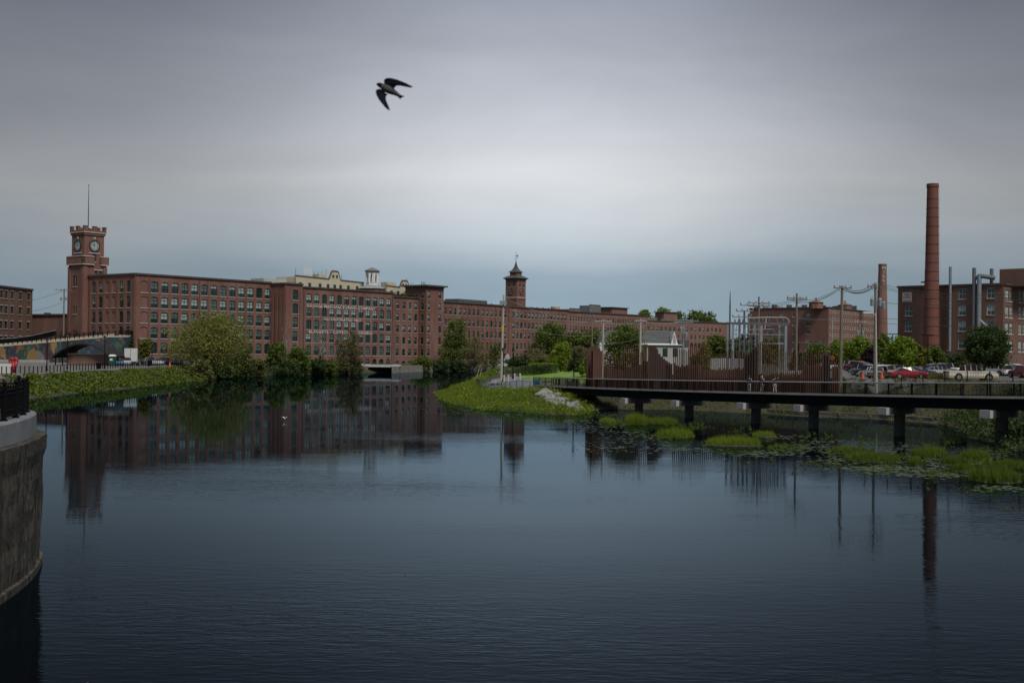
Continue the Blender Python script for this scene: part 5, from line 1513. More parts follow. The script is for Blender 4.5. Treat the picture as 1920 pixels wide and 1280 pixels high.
# ---- clipped hedge and border planting on the peninsula
def hedge(name, pts, w_, h_, kind, label, n, leaf=.13):
    rs_ = np.random.default_rng(len(pts) * 7 + int(h_ * 10)); P = []
    for k in range(n):
        i = rs_.integers(0, len(pts) - 1); u = rs_.random(); a = Vector(pts[i]).lerp(Vector(pts[i + 1]), u)
        f = rs_.random()
        if f < .45: o_ = Vector((rs_.uniform(-w_, w_), rs_.uniform(-w_, w_), h_ + rs_.normal() * .06))
        else: o_ = Vector((rs_.choice((-1, 1)) * w_ * rs_.uniform(.85, 1.05), rs_.choice((-1, 1)) * w_ * rs_.uniform(.2, 1.05), rs_.uniform(0, h_)))
        P.append((a.x + o_.x, a.y + o_.y, a.z + o_.z))
    P = np.array(P); mid = Vector(pts[len(pts) // 2])
    me = leaf_mesh(name, P - np.array(mid), rs_.uniform(0, 1, n), leaf, LEAF[kind], rs_)
    o_ = bpy.data.objects.new(name, me); COL.objects.link(o_); o_.location = mid
    return tag(o_, label, 'hedge')
def gp(px, Y): x = gx(px, Y, 2.5); return (x, Y, Hh(x, Y))
hedge('clipped_hedge', [gp(986, 212), gp(1000, 210), gp(1015, 208.5), gp(1033, 207.5)], 1.2, 1.35, 'dark', 'dark clipped hedge on the lawn behind the lookout path', 5200)
hedge('clipped_hedge', [gp(1000, 216), gp(1015, 214), gp(1036, 212.5)], 1.0, 1.75, 'bright', 'bright yellow-green hedge behind the dark clipped hedge', 3600)
hedge('border_planting', [gp(893, 238), gp(905, 230), gp(925, 225), (gx(945, 222, 2.5), 222, Hh(gx(945, 222, 2.5), 222))], 1.0, 1.0, 'bright', 'bright planting strip along the far edge of the lookout path', 3200)
hedge('border_planting', [gp(948, 222), gp(966, 219), gp(984, 217)], 1.0, 1.0, 'green', 'green planting strip left of the clipped hedge', 2400)

# ------------------------------------------------------------------ ground cover (nobody could count it)
def blades(name, P, h_, wd, kind, rs_, label, cat, lean=.35, nper=5, loc=None, kindtag='stuff'):
    P = np.asarray(P, float); n = len(P) * nper
    base = np.repeat(P, nper, 0) + np.column_stack([rs_.normal(size=(n, 2)) * wd * 2.2, np.zeros(n)])
    hh = np.repeat(np.broadcast_to(h_, (len(P),)), nper) * rs_.uniform(.55, 1.2, n)
    a = rs_.uniform(0, 2 * math.pi, n); dx = np.cos(a) * wd; dy = np.sin(a) * wd
    ln = rs_.normal(size=(n, 2)) * (hh * lean)[:, None]
    v = np.empty((n, 3, 3))
    v[:, 0] = base + np.column_stack([dx, dy, np.zeros(n)]); v[:, 1] = base - np.column_stack([dx, dy, np.zeros(n)])
    v[:, 2] = base + np.column_stack([ln, hh])
    off = np.array(loc) if loc is not None else np.zeros(3)
    v -= off
    me = bpy.data.meshes.new(name)
    me.vertices.add(n * 3); me.vertices.foreach_set('co', v.astype(np.float32).ravel())
    me.loops.add(n * 3); me.loops.foreach_set('vertex_index', np.arange(n * 3, dtype=np.int32))
    me.polygons.add(n); me.polygons.foreach_set('loop_start', np.arange(0, n * 3, 3, dtype=np.int32))
    sn = .5 + .5 * np.sin(P[:, 0] * .55 + 2.1 * np.sin(P[:, 1] * .33)) * np.cos(P[:, 1] * .47 + np.sin(P[:, 0] * .9))
    at_ = me.attributes.new('v', 'FLOAT', 'POINT'); at_.data.foreach_set('value', np.repeat(np.clip(np.repeat(rs_.uniform(0, .5, len(P)) + .55 * sn - .15, nper) + rs_.uniform(0, .3, n), 0, 1), 3).astype(np.float32))
    me.materials.append(LEAF[kind]); me.update(); me.validate()
    o_ = bpy.data.objects.new(name, me); COL.objects.link(o_); o_.location = tuple(off)
    return tag(o_, label, cat, kind=kindtag)
rs_ = np.random.default_rng(33)
def scatter(poly, n, dmin, dmax, rs_):
    xs = [p[0] for p in poly]; ys = [p[1] for p in poly]
    P = np.column_stack([rs_.uniform(min(xs), max(xs), n), rs_.uniform(min(ys), max(ys), n)])
    P = P[inpoly(poly, P[:, 0], P[:, 1])]
    d = sdist(P); P = P[(d > dmin) & (d < dmax)]
    return np.column_stack([P, heights(P)])
LB = [(-110, 120), (-40, 120), (-40, 250), (-55, 290), (-80, 290), (-80, 240), (-84, 190), (-100, 165)]
P = scatter(LB, 30000, -.6, 7.6, rs_)
fx = np.array([0 if inpoly(PLAZA, np.array([p[0]]), np.array([p[1]]))[0] else 1 for p in P], bool)
P = P[fx]
# leafy weeds in clumps
ncl = 300
cl = P[rs_.integers(0, len(P), ncl)]
gq_ = rs_.normal(size=(34000, 3)); hq_ = rs_.uniform(.3, 1.5, ncl); iq_ = rs_.integers(0, ncl, 34000)
Q = cl[iq_] + gq_ * np.array([.62, .62, .1]) + np.column_stack([np.zeros((34000, 2)), .12 + hq_[iq_] * np.clip(1.15 - sdist(cl[:, :2]) / 8.5, .25, 1)[iq_] * rs_.random(34000) * np.maximum(.15, 1 - .35 * (gq_[:, 0] ** 2 + gq_[:, 1] ** 2))])
Q[:, 2] = np.maximum(Q[:, 2], heights(Q[:, :2]) + .05)
Q = Q[sdist(Q[:, :2]) > -1.2]
o = bpy.data.objects.new('bank_weeds', leaf_mesh('bank_weeds', Q, np.clip(.6 * (rs_.uniform(0, 1, ncl)[iq_][:len(Q)]) + rs_.normal(.2, .2, len(Q)), 0, 1), .24, LEAF['bank'], rs_)); COL.objects.link(o)
tag(o, 'lush leafy weeds covering the left bank between promenade and water', 'weeds', kind='stuff')
blades('bank_grass', P[::3], .4, .035, 'grass', rs_, 'rough grass on the left bank under the promenade', 'grass', .4, 5)
FS = [W(395, 255), W(420, 275), W(500, 288), W(600, 306), W(676, 323), W(676, 340), W(600, 325), W(500, 308), W(420, 296), W(380, 275)]
P = scatter(FS, 9000, -.3, 9, rs_)
Q = P[rs_.integers(0, len(P), 9000)] + rs_.normal(size=(9000, 3)) * np.array([.6, .6, .35]) + np.array([0, 0, .5])
o = bpy.data.objects.new('shore_weeds', leaf_mesh('shore_weeds', Q, rs_.uniform(0, 1, len(Q)), .34, LEAF['dark'], rs_)); COL.objects.link(o)
tag(o, 'dark undergrowth along the far shore below the mill', 'weeds', kind='stuff')
PEN = [W(815, 190), W(830, 160), W(880, 140), W(960, 135), W(1110, 128), W(1110, 150), W(1050, 160), W(1010, 163), W(955, 171), W(915, 182), W(897, 206), W(930, 235), W(935, 290), W(870, 250)]
P = scatter(PEN, 24000, -.6, 16, rs_)
keep = ~(inpoly(LOOKOUT, P[:, 0], P[:, 1]))
P = P[keep]
blades('peninsula_grass', P, (.2 + .75 * (.5 + .5 * np.sin(P[:, 0] * 1.1 + 2 * np.sin(P[:, 1] * .7)) * np.cos(P[:, 1] * .9))) * (.7 + .5 * rs_.random(len(P))), .03, 'grass', rs_, 'bright tall grass covering the peninsula below the lookout', 'grass', .35, 6)
cl = P[rs_.integers(0, len(P), 150)]
Q = cl[rs_.integers(0, 150, 9000)] + rs_.normal(size=(9000, 3)) * np.array([.5, .5, .14]) + np.array([0, 0, .32])
o = bpy.data.objects.new('peninsula_weeds', leaf_mesh('peninsula_weeds', Q, np.clip(rs_.normal(.55, .3, len(Q)), 0, 1), .18, LEAF['grass'], rs_)); COL.objects.link(o)
tag(o, 'leafy weeds in mounds among the peninsula grass', 'weeds', kind='stuff')
RB = [W(1105, 145), W(1250, 146), W(1500, 132), W(1650, 127), W(1770, 119), W(1850, 102), W(1900, 86), (52, 76), (75, 66), (80, 100), (58, 128), (44, 144), (20, 168)]
P = scatter(RB, 40000, .1, 14, rs_)
sn = np.sin(P[:, 0] * .8 + 2 * np.sin(P[:, 1] * .6)) * np.cos(P[:, 1] * .9) + .5 * np.sin(P[:, 0] * 2.3 + P[:, 1])
P = P[sn + rs_.normal(size=len(P)) * .25 > -.25]
blades('inlet_bank_grass', P, .15 + .6 * rs_.random(len(P)) * rs_.random(len(P)), .045, 'grassdry', rs_, 'yellowish rough grass on the far bank under the footbridge', 'grass', .45, 5)
P = scatter([W(1760, 126), W(1790, 120), W(1850, 104), W(1900, 86), (52, 70), (66, 78), (62, 118)], 9000, -.8, 9, rs_)
Q = P[rs_.integers(0, len(P), 20000)] + rs_.normal(size=(20000, 3)) * np.array([.5, .5, .3]) + np.array([0, 0, .35])
o = bpy.data.objects.new('bank_weeds', leaf_mesh('bank_weeds', Q, rs_.uniform(0, 1, len(Q)), .2, LEAF['dark'], rs_)); COL.objects.link(o)
tag(o, 'dark weeds on the right bank beside the footbridge pier', 'weeds', kind='stuff')

# sedge clumps standing in the water
CL = [(1140, 795, 30, 10), (1196, 797, 42, 20), (1244, 797, 58, 13), (1268, 822, 74, 17), (1380, 838, 100, 19), (1437, 822, 42, 12), (1606, 851, 76, 12), (1641, 868, 102, 18),
      (1752, 858, 60, 19), (1838, 864, 52, 20), (1800, 876, 50, 19), (1725, 878, 26, 17), (1814, 888, 40, 17), (1875, 906, 92, 30), (1905, 880, 60, 16), (1795, 832, 46, 14), (1838, 824, 30, 12), (1866, 830, 30, 12),
      (1080, 778, 36, 9), (1058, 772, 30, 9), (1002, 772, 40, 9), (930, 764, 60, 10), (975, 768, 40, 8), (880, 757, 40, 9), (846, 748, 36, 9)]
mudm = mat('root_mud', (.018, .02, .008), .95, (.04, .045, .014), 3, bump=.6)
for i, (px, yb, wp, hp) in enumerate(CL):
    c = onz(px, yb - 2, 0); s = F / c.y; wd = wp / s; hh = max(.35, hp / s * .95)
    n = int(60 + 130 * wd * .9)
    ang = rs_.uniform(0, 2 * math.pi, n); rad = np.sqrt(rs_.random(n))
    P = np.column_stack([c.x + np.cos(ang) * rad * wd / 2, c.y + .9 + np.sin(ang) * rad * min(wd * .55, 1.6), np.full(n, -.05)])
    hh = hh * (.7 + .5 * rs_.random(n)) * (1.08 - .3 * rad * rad)
    lab = ('%s sedge clump from the left standing in the water before the footbridge' % ORD[i]) if i < 18 else ('sedge tuft at the grassy peninsula edge, %s from the right' % ORD[i - 18])
    blades('sedge_clump', P, hh, .018, 'dark' if i in (15, 16, 17) else ('sedge' if 5 < i < 18 else 'grass'), rs_, lab, 'grass clump', .13, 9, (c.x, c.y + .9, 0), None)['group'] = 'sedge clumps in the inlet'
    sc_ = COL.objects[-1]
    mm_ = MB().lathe([(.5, -.3), (.52, .02), (.44, .12), (.2, .17), (.02, .18)], (0, 0, 0), 14)
    mm_.v = [(x_ * wd * (1 + .12 * math.sin(5 * x_ + i)), y_ * min(wd * 1.1, 3.3) * (1 + .15 * math.sin(7 * y_ + i)), z_) for x_, y_, z_ in mm_.v]
    inst('root_mat', mm_.mesh('root_mat', mudm), sc_, (0, 0, 0))

mg = []
for k in range(5200):
    u = rs_.random(); pxm = 1090 + 840 * u
    ym = np.interp(pxm, [1090, 1200, 1300, 1450, 1600, 1750, 1930], [786, 800, 812, 832, 852, 866, 884]) + rs_.normal() * (7 + 16 * u)
    if math.sin(pxm * .045 + ym * .11) + math.sin(pxm * .017 - ym * .23) + rs_.normal() * .35 < .55: continue
    c = onz(pxm, ym, 0); mg.append((c.x, c.y, -.03))
blades('marsh_margin', np.array(mg), .12 + .3 * rs_.random(len(mg)) * rs_.random(len(mg)), .022, 'sedge', rs_, 'low ragged marsh plants between the sedge clumps', 'marsh plants', .5, 7)
P = scatter(RB, 26000, .1, 5, rs_)
P = P[np.sin(P[:, 0] * 1.1 + np.sin(P[:, 1] * 1.3) * 2) + rs_.normal(size=len(P)) * .4 > .1]
o = bpy.data.objects.new('bank_weeds', leaf_mesh('bank_weeds', P + np.array([0, 0, .18]) + rs_.normal(size=P.shape) * .12, rs_.uniform(0, 1, len(P)), .2, LEAF['olive'], rs_)); COL.objects.link(o)
tag(o, 'olive weeds on the bank behind the footbridge piers', 'weeds', kind='stuff')
# lily pads and floating scum
pads = MB()
LP = [(1150, 778, 60, 6, 160), (1120, 800, 60, 10, 160), (1200, 815, 90, 14, 260), (1150, 840, 80, 8, 140), (1290, 842, 60, 6, 140), (1430, 850, 70, 9, 260), (1530, 838, 80, 10, 360), (1610, 846, 70, 10, 260), (1690, 842, 90, 14, 380),
      (1580, 862, 60, 8, 160), (1680, 880, 110, 10, 420), (1760, 868, 90, 12, 360), (1640, 878, 60, 5, 160), (1860, 850, 70, 18, 300), (1560, 826, 80, 4, 100), (1450, 820, 60, 5, 100), (960, 776, 130, 5, 240), (1080, 790, 80, 6, 200), (860, 768, 70, 8, 140), (1760, 890, 90, 6, 240), (1880, 915, 50, 6, 120)]
for (px, py, sx_, sy_, n) in LP:
    for _ in range(n):
        if _ % 5 < 2: continue
        c = onz(px + rs_.normal() * sx_ * .5, py + rs_.normal() * sy_ * .5, .006 + rs_.random() * .012)
        if sdist(np.array([[c.x, c.y]]))[0] > -.2: continue
        r_ = rs_.uniform(.08, .2); a0 = rs_.uniform(0, 6.28)
        k0 = len(pads.v)
        for k in range(7):
            a = a0 + k * 5.7 / 6; pads.v.append((c.x + r_ * math.cos(a), c.y + r_ * math.sin(a), c.z))
        pads.v.append((c.x, c.y, c.z)); pads.f.append(tuple(range(k0, k0 + 8))); pads.m.append(0)
lpo = pads.build('lily_pads', mat('lily_pad', (.035, .06, .02), .5, (.09, .115, .055), 2.5))
tag(lpo, 'pale floating lily pads scattered between the sedge clumps', 'lily pads', kind='stuff')

db = MB()
for k in range(420):
    if k < 40: c = onz(rs_.uniform(90, 1900), 880 + 400 * rs_.random() ** 1.3, .008)
    else:
        a_ = rs_.uniform(0, 1); c = onz(330 + 620 * a_ + rs_.normal() * 30, 838 - 22 * a_ + rs_.normal() * 13, .008)
    if sdist(np.array([[c.x, c.y]]))[0] > -1: continue
    r_ = rs_.uniform(.02, .045) * (.7 if k < 40 else 1.1); t_ = rs_.uniform(0, 6.28)
    db.add([(c.x + r_ * math.cos(t_ + j * 1.57) * (1 if j % 2 else 1.8), c.y + r_ * math.sin(t_ + j * 1.57) * (1 if j % 2 else 1.8), c.z) for j in range(4)], [(0, 1, 2, 3)], 1 if (k < 40 or k % 3 == 0) else 0)
tag(db.build('floating_debris', [mat('petal', (.20, .19, .17), .8), mat('dead_leaf', (.05, .04, .02), .9)]), 'pale petals and dead leaves drifting on the open water', 'debris', kind='stuff')
# riprap under the bridge abutment
rr0 = thing('riprap', 'heap of pale grey rocks below the left end of the footbridge', 'rocks', (gx(1035, 150, 1), 150, .5))
rockm = mat('rock', (.26, .26, .255), .9, (.17, .17, .17), 1.5, bump=.4)
RK = []
for s in range(4):
    m_ = MB(); rq = np.random.default_rng(50 + s)
    prof_ = [(.02, 0), (.34, .06), (.46, .24), (.38, .42), (.15, .52), (.01, .54)]
    m_.lathe(prof_, (0, 0, 0), 7); m_.v = [(x * rq.uniform(.75, 1.3), y * rq.uniform(.75, 1.3), z * rq.uniform(.8, 1.2)) for x, y, z in m_.v]
    RK.append(m_.mesh('rock', rockm))
for k in range(110):
    u = rs_.random(); pxk = 1014 + 72 * u + rs_.normal() * 4; Yk = 153 - 13 * u + rs_.normal() * 2.2
    x = gx(pxk, Yk, 1); z = Hh(x, Yk)
    if z < -.3: z = -.3
    o_ = inst('rock', RK[k % 4], rr0, Vector((x, Yk, z - .1)) - rr0.location, rs_.uniform(0, 6.3), (rs_.uniform(.7, 1.5),) * 3)
lg = MB(); lp_ = [W(1440, 141), W(1500, 137.2), W(1650, 132.6), W(1760, 126)]
for a, b in zip(lp_, lp_[1:]): lg.obox(a, b, -.9, .25, -1.2, .55)
tag(lg.build('stone_ledge', mat('ledge_stone', (.085, .08, .072), .95, (.05, .047, .042), 1.2, bump=.6), origin=(33, 135, 0)), 'low grey stone ledge along the far water edge under the footbridge', 'ledge')
# pale boulders on the lookout
for k, (px, py, s, lb) in enumerate(((925, 716, 1.1, 'left pale boulder of the pile on the lookout'), (930, 713, 1.3, 'dark round boulder on top of the lookout pile'), (937, 716, 1.2, 'right pale boulder of the pile on the lookout'), (941, 717, .9, 'small boulder at the right end of the lookout pile'), (886, 717, .9, 'lone pale boulder at the left tip of the lookout'))):
    c = at(px, py, 186 - k * .5); x, y = c.x, c.y
    o_ = bpy.data.objects.new('boulder', RK[k % 4]); COL.objects.link(o_); o_.location = (x, y, Hh(x, y) - .08); o_.scale = (s * 1.25, s, s * .9); o_.rotation_euler = (0, 0, k)
    tag(o_, lb, 'boulder', 'boulders on the lookout')

# ------------------------------------------------------------------ culvert and retaining wall at the mill
cv = thing('culvert', 'small stone culvert with pale concrete lintel at the foot of the lettered mill', 'culvert', (gx(711, 340, 1), 340, 0))
YC = 338.0
fs_ = mat('rubble_stone', (.22, .20, .17), .95, (.11, .10, .085), 1.4, bump=.8, bscale=2)
zt = zat(711, 684, YC); zl = zat(711, 688, YC)
MB().box(gx(690, YC, 1), gx(734, YC, 1), YC + .2, YC + 5, zl, zt).build('lintel', mat('pale_concrete', (.46, .45, .41), .9, (.38, .37, .34), .8), cv)
for a, b in ((675, 689.5), (734.5, 748)):
    MB().box(gx(a, YC, 1), gx(b, YC, 1), YC, YC + 6, -1, zl + .15).box(gx(a, YC, 1) - .15, gx(b, YC, 1) + .15, YC - .1, YC + 6.1, zl + .155, zt + .1, 1).build('abutment', [fs_, MATS['pale_concrete']], cv)
MB().box(gx(690, YC, 1), gx(734, YC, 1), YC + 5.01, YC + 5.3, -1, zl).build('dark_backing', black, cv)  # black sheet closing the passage, standing in for the shade inside
rw = MB(); pts_ = [W(749, 347), W(800, 363), W(850, 377), W(898, 401), W(950, 415), (9, 424)]
for a, b in zip(pts_, pts_[1:]): rw.obox(a, b, -.7, .3, -1.5, 2.0)
rwo = rw.build('retaining_wall', fs_, origin=(-17, 378, 0)); tag(rwo, 'dark stone retaining wall along the water below the mill wing', 'wall')

# fountain
fo = thing('fountain', 'white water jet rising from the pond behind the tall utility pole', 'fountain', (gx(948, 345, 2), 345, 0))
rs2 = np.random.default_rng(8); n = 9000
hh = rs2.random(n); top = zat(948, 668, 345)
rad = (.2 + 1.9 * (1 - hh)) * rs2.normal(size=n) * .8
ang = rs2.uniform(0, 6.28, n)
Pj = np.column_stack([rad * np.cos(ang) + .5 * hh, rad * np.sin(ang), hh * top * 1.12])
sprm = mat('spray', (.75, .78, .8), .6)
lm = leaf_mesh('spray', Pj, np.zeros(n), .065, sprm, rs2, 0, 3.0)
o_ = bpy.data.objects.new('jet', lm); COL.objects.link(o_); o_.parent = fo; o_['kind'] = 'stuff'
n = 1500; a_ = rs2.uniform(0, 6.28, n); u = rs2.random(n); rr_ = 3.6 * u
Ps = np.column_stack([rr_ * np.cos(a_), rr_ * np.sin(a_) , 2.6 * 4 * u * (1 - u) + rs2.normal(size=n) * .12 + .1])
o_ = bpy.data.objects.new('side_spray', leaf_mesh('side_spray', Ps, np.zeros(n), .06, sprm, rs2, 0, 2.0)); COL.objects.link(o_); o_.parent = fo; o_['kind'] = 'stuff'

# ------------------------------------------------------------------ lamps, poles, wires
def lamp(px, Y, ytop, label, base=None):
    x = gx(px, Y, 4); zb = Hh(x, Y) if base is None else base; zt = zat(px, ytop, Y); h = zt - zb
    r = thing('lamp_post', label, 'lamp post', (x, Y, zb), 0, 'black park lamp posts')
    MB().lathe([(.16, 0), (.16, .35), (.09, .5), (.07, h - .75), (.1, h - .72)], (0, 0, 0), 10).build('post', black, r, local=True)
    MB().lathe([(.09, h - .72), (.2, h - .6), (.26, h - .22)], (0, 0, 0), 8).build('lantern_glass', mat('lantern_glass', (.10, .10, .095), .2), r, local=True)
    MB().lathe([(.32, h - .22), (.26, h - .1), (.05, h)], (0, 0, 0), 8).build('lantern_cap', black, r, local=True)
    return r
for px, Y, yt, lb in ((88, 197, 633, 'lamp post in front of the mural wall, left of the pavilion'), (126, 215, 625, 'tall lamp post at the left end of the pavilion'), (196, 222, 629, 'lamp post in front of the pavilion stage right end'),
                      (259, 255, 636, 'lamp post between the white box trailer and yellow-green tree'), (285, 258, 640, 'lamp post right of the small yellow-green tree'),
                      (943.5, 194, 652, 'lamp post directly beside the tall pale utility pole'), (962, 203, 654, 'lamp post on the lookout path right of the utility pole'), (985, 216, 657, 'lamp post left of the clipped hedge'), (1076, 178, 645, 'lamp post at the lawn left of the slat screen')):
    lamp(px, Y, yt, lb)
wood = mat('pole_wood', (.13, .105, .08), .9, (.19, .16, .125), 2, stretch=(3, 3, .3))
woodp = mat('pole_pale', (.40, .36, .31), .9, (.31, .28, .24), 2, stretch=(3, 3, .3))
wire = mat('wire', (.03, .03, .03), .6)
wirep = mat('wire_pale', (.28, .28, .28), .5)
insul = mat('insulator', (.10, .06, .05), .4)
def pole(px, Y, ytop, label, m=wood, r=.17, arms=(), px_base=None, extra=None, ybase=None, trans=0):
    """arms: (y_pixel, half length, yaw) crossarms with insulators"""
    x = gx(px, Y, 8); zt = zat(px, ytop, Y)
    xb = gx(px_base, Y, 4) if px_base else x
    zb = Hh(xb, Y) - .3
    ro_ = thing('utility_pole', label, 'utility pole', (xb, Y, zb))
    MB().tube([(xb, Y, zb), (x, Y, zt)], [r, r * .7], 10).build('shaft', m, ro_)
    for (ya, hl, yaw) in arms:
        za = zat(px, ya, Y); f = (za - zb) / (zt - zb); xc = xb + (x - xb) * f
        d = Vector((math.cos(yaw), math.sin(yaw)))
        a = (xc - d.x * hl, Y - .2 - d.y * hl); b = (xc + d.x * hl, Y - .2 + d.y * hl)
        am = MB().obox(a, b, -.06, .06, za - .07, za + .07).build('crossarm', m, ro_)
        for k in range(4):
            s = -.92 + 1.84 * k / 3
            MB().lathe([(.03, 0), (.08, .06), (.05, .14), (.09, .2), (.03, .3)], (xc + d.x * hl * s, Y - .2 + d.y * hl * s, za + .07), 6).build('insulator', insul, ro_)
        MB().tube([(xc - d.x * hl * .55, Y - .2 - d.y * hl * .55, za - .06), (xc, Y - .1, za - .7)], .025, 4).tube([(xc + d.x * hl * .55, Y - .2 + d.y * hl * .55, za - .06), (xc, Y - .1, za - .7)], .025, 4).build('brace', m, ro_)
    for (ya, dx) in (extra or ()):
        za = zat(px, ya, Y)
        MB().lathe([(.0, 0), (.24, .02), (.26, .8), (.2, .86), (.08, .95), (.08, 1.05)], (x + dx, Y - .3, za - .5), 10).build('transformer', steel, ro_)
    return ro_
P943 = pole(943.5, 198, 553, 'tall pale utility pole with a yellow sleeve standing on the lookout', woodp, .22, px_base=940)
x9 = gx(942, 198, 8)
MB().lathe([(.195, 0), (.195, 1.0)], (x9 - .02, 197.95, zat(942, 622, 198)), 8, cap=False).build('yellow_sleeve', mat('yellow_plastic', (.55, .38, .02), .5), P943)
MB().box(x9 - .55, x9 + .65, 197.5, 197.9, zat(942, 571, 198), zat(942, 564, 198)).build('junction_box', steel, P943)
pole(1110, 190, 590, 'slim utility pole just left of the white house roof', wood, .14, ((593, 1.2, .3),))
pole(1130.5, 184, 599, 'short pale pole at the left gable of the white house', woodp, .2, ((602, 1.4, .2),))
pole(1200.5, 182, 598, 'pale double-armed pole in front of the white house roof', woodp, .22, ((601, 1.0, .3),))
pole(1220, 220, 594, 'thin dark pole behind the white house ridge', wood, .12, ((600, 1.2, .4),))
pole(1281, 190, 597, 'pole with grey transformer cans at the right end of the white house', steel, .18, ((600, 1.6, .2), (604, 1.6, .2)), extra=((618, -.4), (628, .4)))
pole(1305, 240, 607, 'thin pole right of the white house', wood, .1)
pole(1422, 185, 556, 'dark crossarmed pole behind the left bay of the substation frame', wood, .18, ((568, 1.9, .3), (574, 1.9, .3)))
pole(1493, 172, 550, 'tall pole in the gap right of the substation frame', wood, .19, ((562, 1.6, .2), (559, 1.6, .2)))
pole(1560, 300, 600, 'thin pale pole carrying the red road sign', woodp, .15)
pole(1578, 141, 536, 'stout wooden pole at the right end of the slat screen', wood, .21, ((540, 1.2, .25),), px_base=1575.5)
pole(1640.5, 139, 532, 'wooden pole with transformers in front of the small chimney', wood, .2, ((538, 1.1, .2),), extra=((566, -.45), (566, .45), (572, .9)))
pole(1612, 240, 602, 'pole with a pair of transformer cans behind the parked cars', woodp, .13, ((603, 1.2, 0),), extra=((624, -.5), (624, .5)))
pole(119, 300, 541, 'utility pole with transformer between the graffiti shed and clock tower', wood, .22, ((544, 2.0, .4),), extra=((560, -.6), (560, .6)))
lm_ = thing('street_light', 'slim bright metal light column beside the transformer pole', 'street light', (gx(1643, 137, 4), 137, 0))
xl_ = gx(1641.5, 137, 8); zl_ = zat(1641, 586, 137); lm_.location.z = Hh(lm_.location.x, 137)
MB().tube([(gx(1644, 137, 4), 137, lm_.location.z - .1), (xl_, 137, zl_)], [.12, .08], 10).build('column', mat('light_column', (.50, .49, .45), .5, metal=.2), lm_)
MB().box(xl_ - 1.5, xl_ - .3, 136.85, 137.15, zl_ - .1, zl_ + .08).tube([(xl_, 137, zl_ - .3), (xl_ - .5, 137, zl_)], .04, 5).build('lamp_head', frame_wh, lm_)
ms = thing('radio_mast', 'thin radio mast above the far mill block', 'mast', (gx(1368, 300, 8), 300, 4))
MB().tube([(ms.location.x, 300, Hh(ms.location.x, 300)), (ms.location.x, 300, zat(1368, 575, 300)), (ms.location.x, 300, zat(1368, 545, 300))], [.22, .2, .06], 8).build('column', roof_dk, ms)
def car_light(px, Y, yt, label):
    x = gx(px, Y, 6); zb = Hh(x, Y); zt_ = zat(px, yt, Y)
    r = thing('car_park_light', label, 'street light', (x, Y, zb), 0)
    MB().tube([(x, Y, zb - .1), (x, Y, zt_)], [.1, .07], 8).build('column', black, r)
    MB().box(x - .9, x - .15, Y - .15, Y + .15, zt_ - .08, zt_ + .06).box(x + .15, x + .9, Y - .15, Y + .15, zt_ - .08, zt_ + .06).box(x - .15, x + .15, Y - .04, Y + .04, zt_ - .05, zt_ + .02).build('lamp_head', black, r)
car_light(1739.5, 180, 628, 'twin-headed black car park light in front of the tall chimney')
car_light(1673, 200, 626, 'twin-headed car park light left of the brown factory')
wn = 0
def span(A, B, sag, label, r=.022, m=wire):
    A = Vector(A); B = Vector(B); pts = [A.lerp(B, k / 14) - Vector((0, 0, sag * 4 * (k / 14) * (1 - k / 14))) for k in range(15)]
    mid = (A + B) / 2
    o_ = MB().tube(pts, r, 5).build('power_line', m, origin=tuple(mid)); return tag(o_, label, 'wire', 'overhead wires')
for k, (ya, yb, s, n_) in enumerate(((558, 600, .8, 'highest'), (574, 601, .9, 'second'), (586, 603, 1.0, 'third'), (602, 628, 1.0, 'lowest'))):
    span(at(944, ya, 198), at(1110 if k < 3 else 1130, yb, 190 if k < 3 else 184), s, n_ + ' pale wire from the tall pale pole to the white house', .022, wirep)
for k, (y0, y1, y2) in enumerate(((601, 600, 600), (603, 602, 602), (640, 632, 630))):
    span(at(1130, y0, 184), at(1200, y1, 182), .5, ('upper', 'middle', 'lower')[k] + ' wire across the left half of the white house', .02, wirep)
    span(at(1200, y1, 182), at(1281, y2, 190), .5, ('upper', 'middle', 'lower')[k] + ' wire across the right half of the white house', .02, wirep)
for k, (ya, yb) in enumerate(((538, 530), (541, 534), (541, 537))):
    span(at(1580, ya, 141), at(1641, yb, 139), .7, ('upper', 'middle', 'lower')[k] + ' black service cable between the two wooden poles', .04)
    span(at(1641, yb, 139), at(1990, yb + 8 + 4 * k, 128), 1.2, ('upper', 'middle', 'lower')[k] + ' black wire from the transformer pole to the right edge', .022)
    span(at(1576, ya, 141), at(1495, 562 + 3 * k, 172), .6, ('upper', 'middle', 'lower')[k] + ' slack wire from the stout pole to the tall pole', .025)
for k, (ya, yb) in enumerate(((566, 548), (596, 568), (604, 590))):
    span(at(1641, ya, 139), at(1990, yb, 130), .8, ('upper', 'middle', 'lower')[k] + ' wire crossing in front of the brown factory', .022)
for k, y in enumerate((594, 596, 640)):
    span(at(1493, y, 172), at(1578, y, 141), .3, ('upper', 'middle', 'lower')[k] + ' straight wire from the tall pole to the stout pole', .02, wirep)
for k in range(3):
    span(at(1422, 568 + 3 * k, 185), at(1493, 559 + 2 * k, 172), .4, ('upper', 'middle', 'lower')[k] + ' wire between the two substation poles', .022)
for k, (ya, yb) in enumerate(((544, 552), (566, 572))):
    span(at(119, ya, 300), at(20, yb + 14, 320), .8, ('upper', 'lower')[k] + ' wire from the clock tower pole to the warehouse', .035)
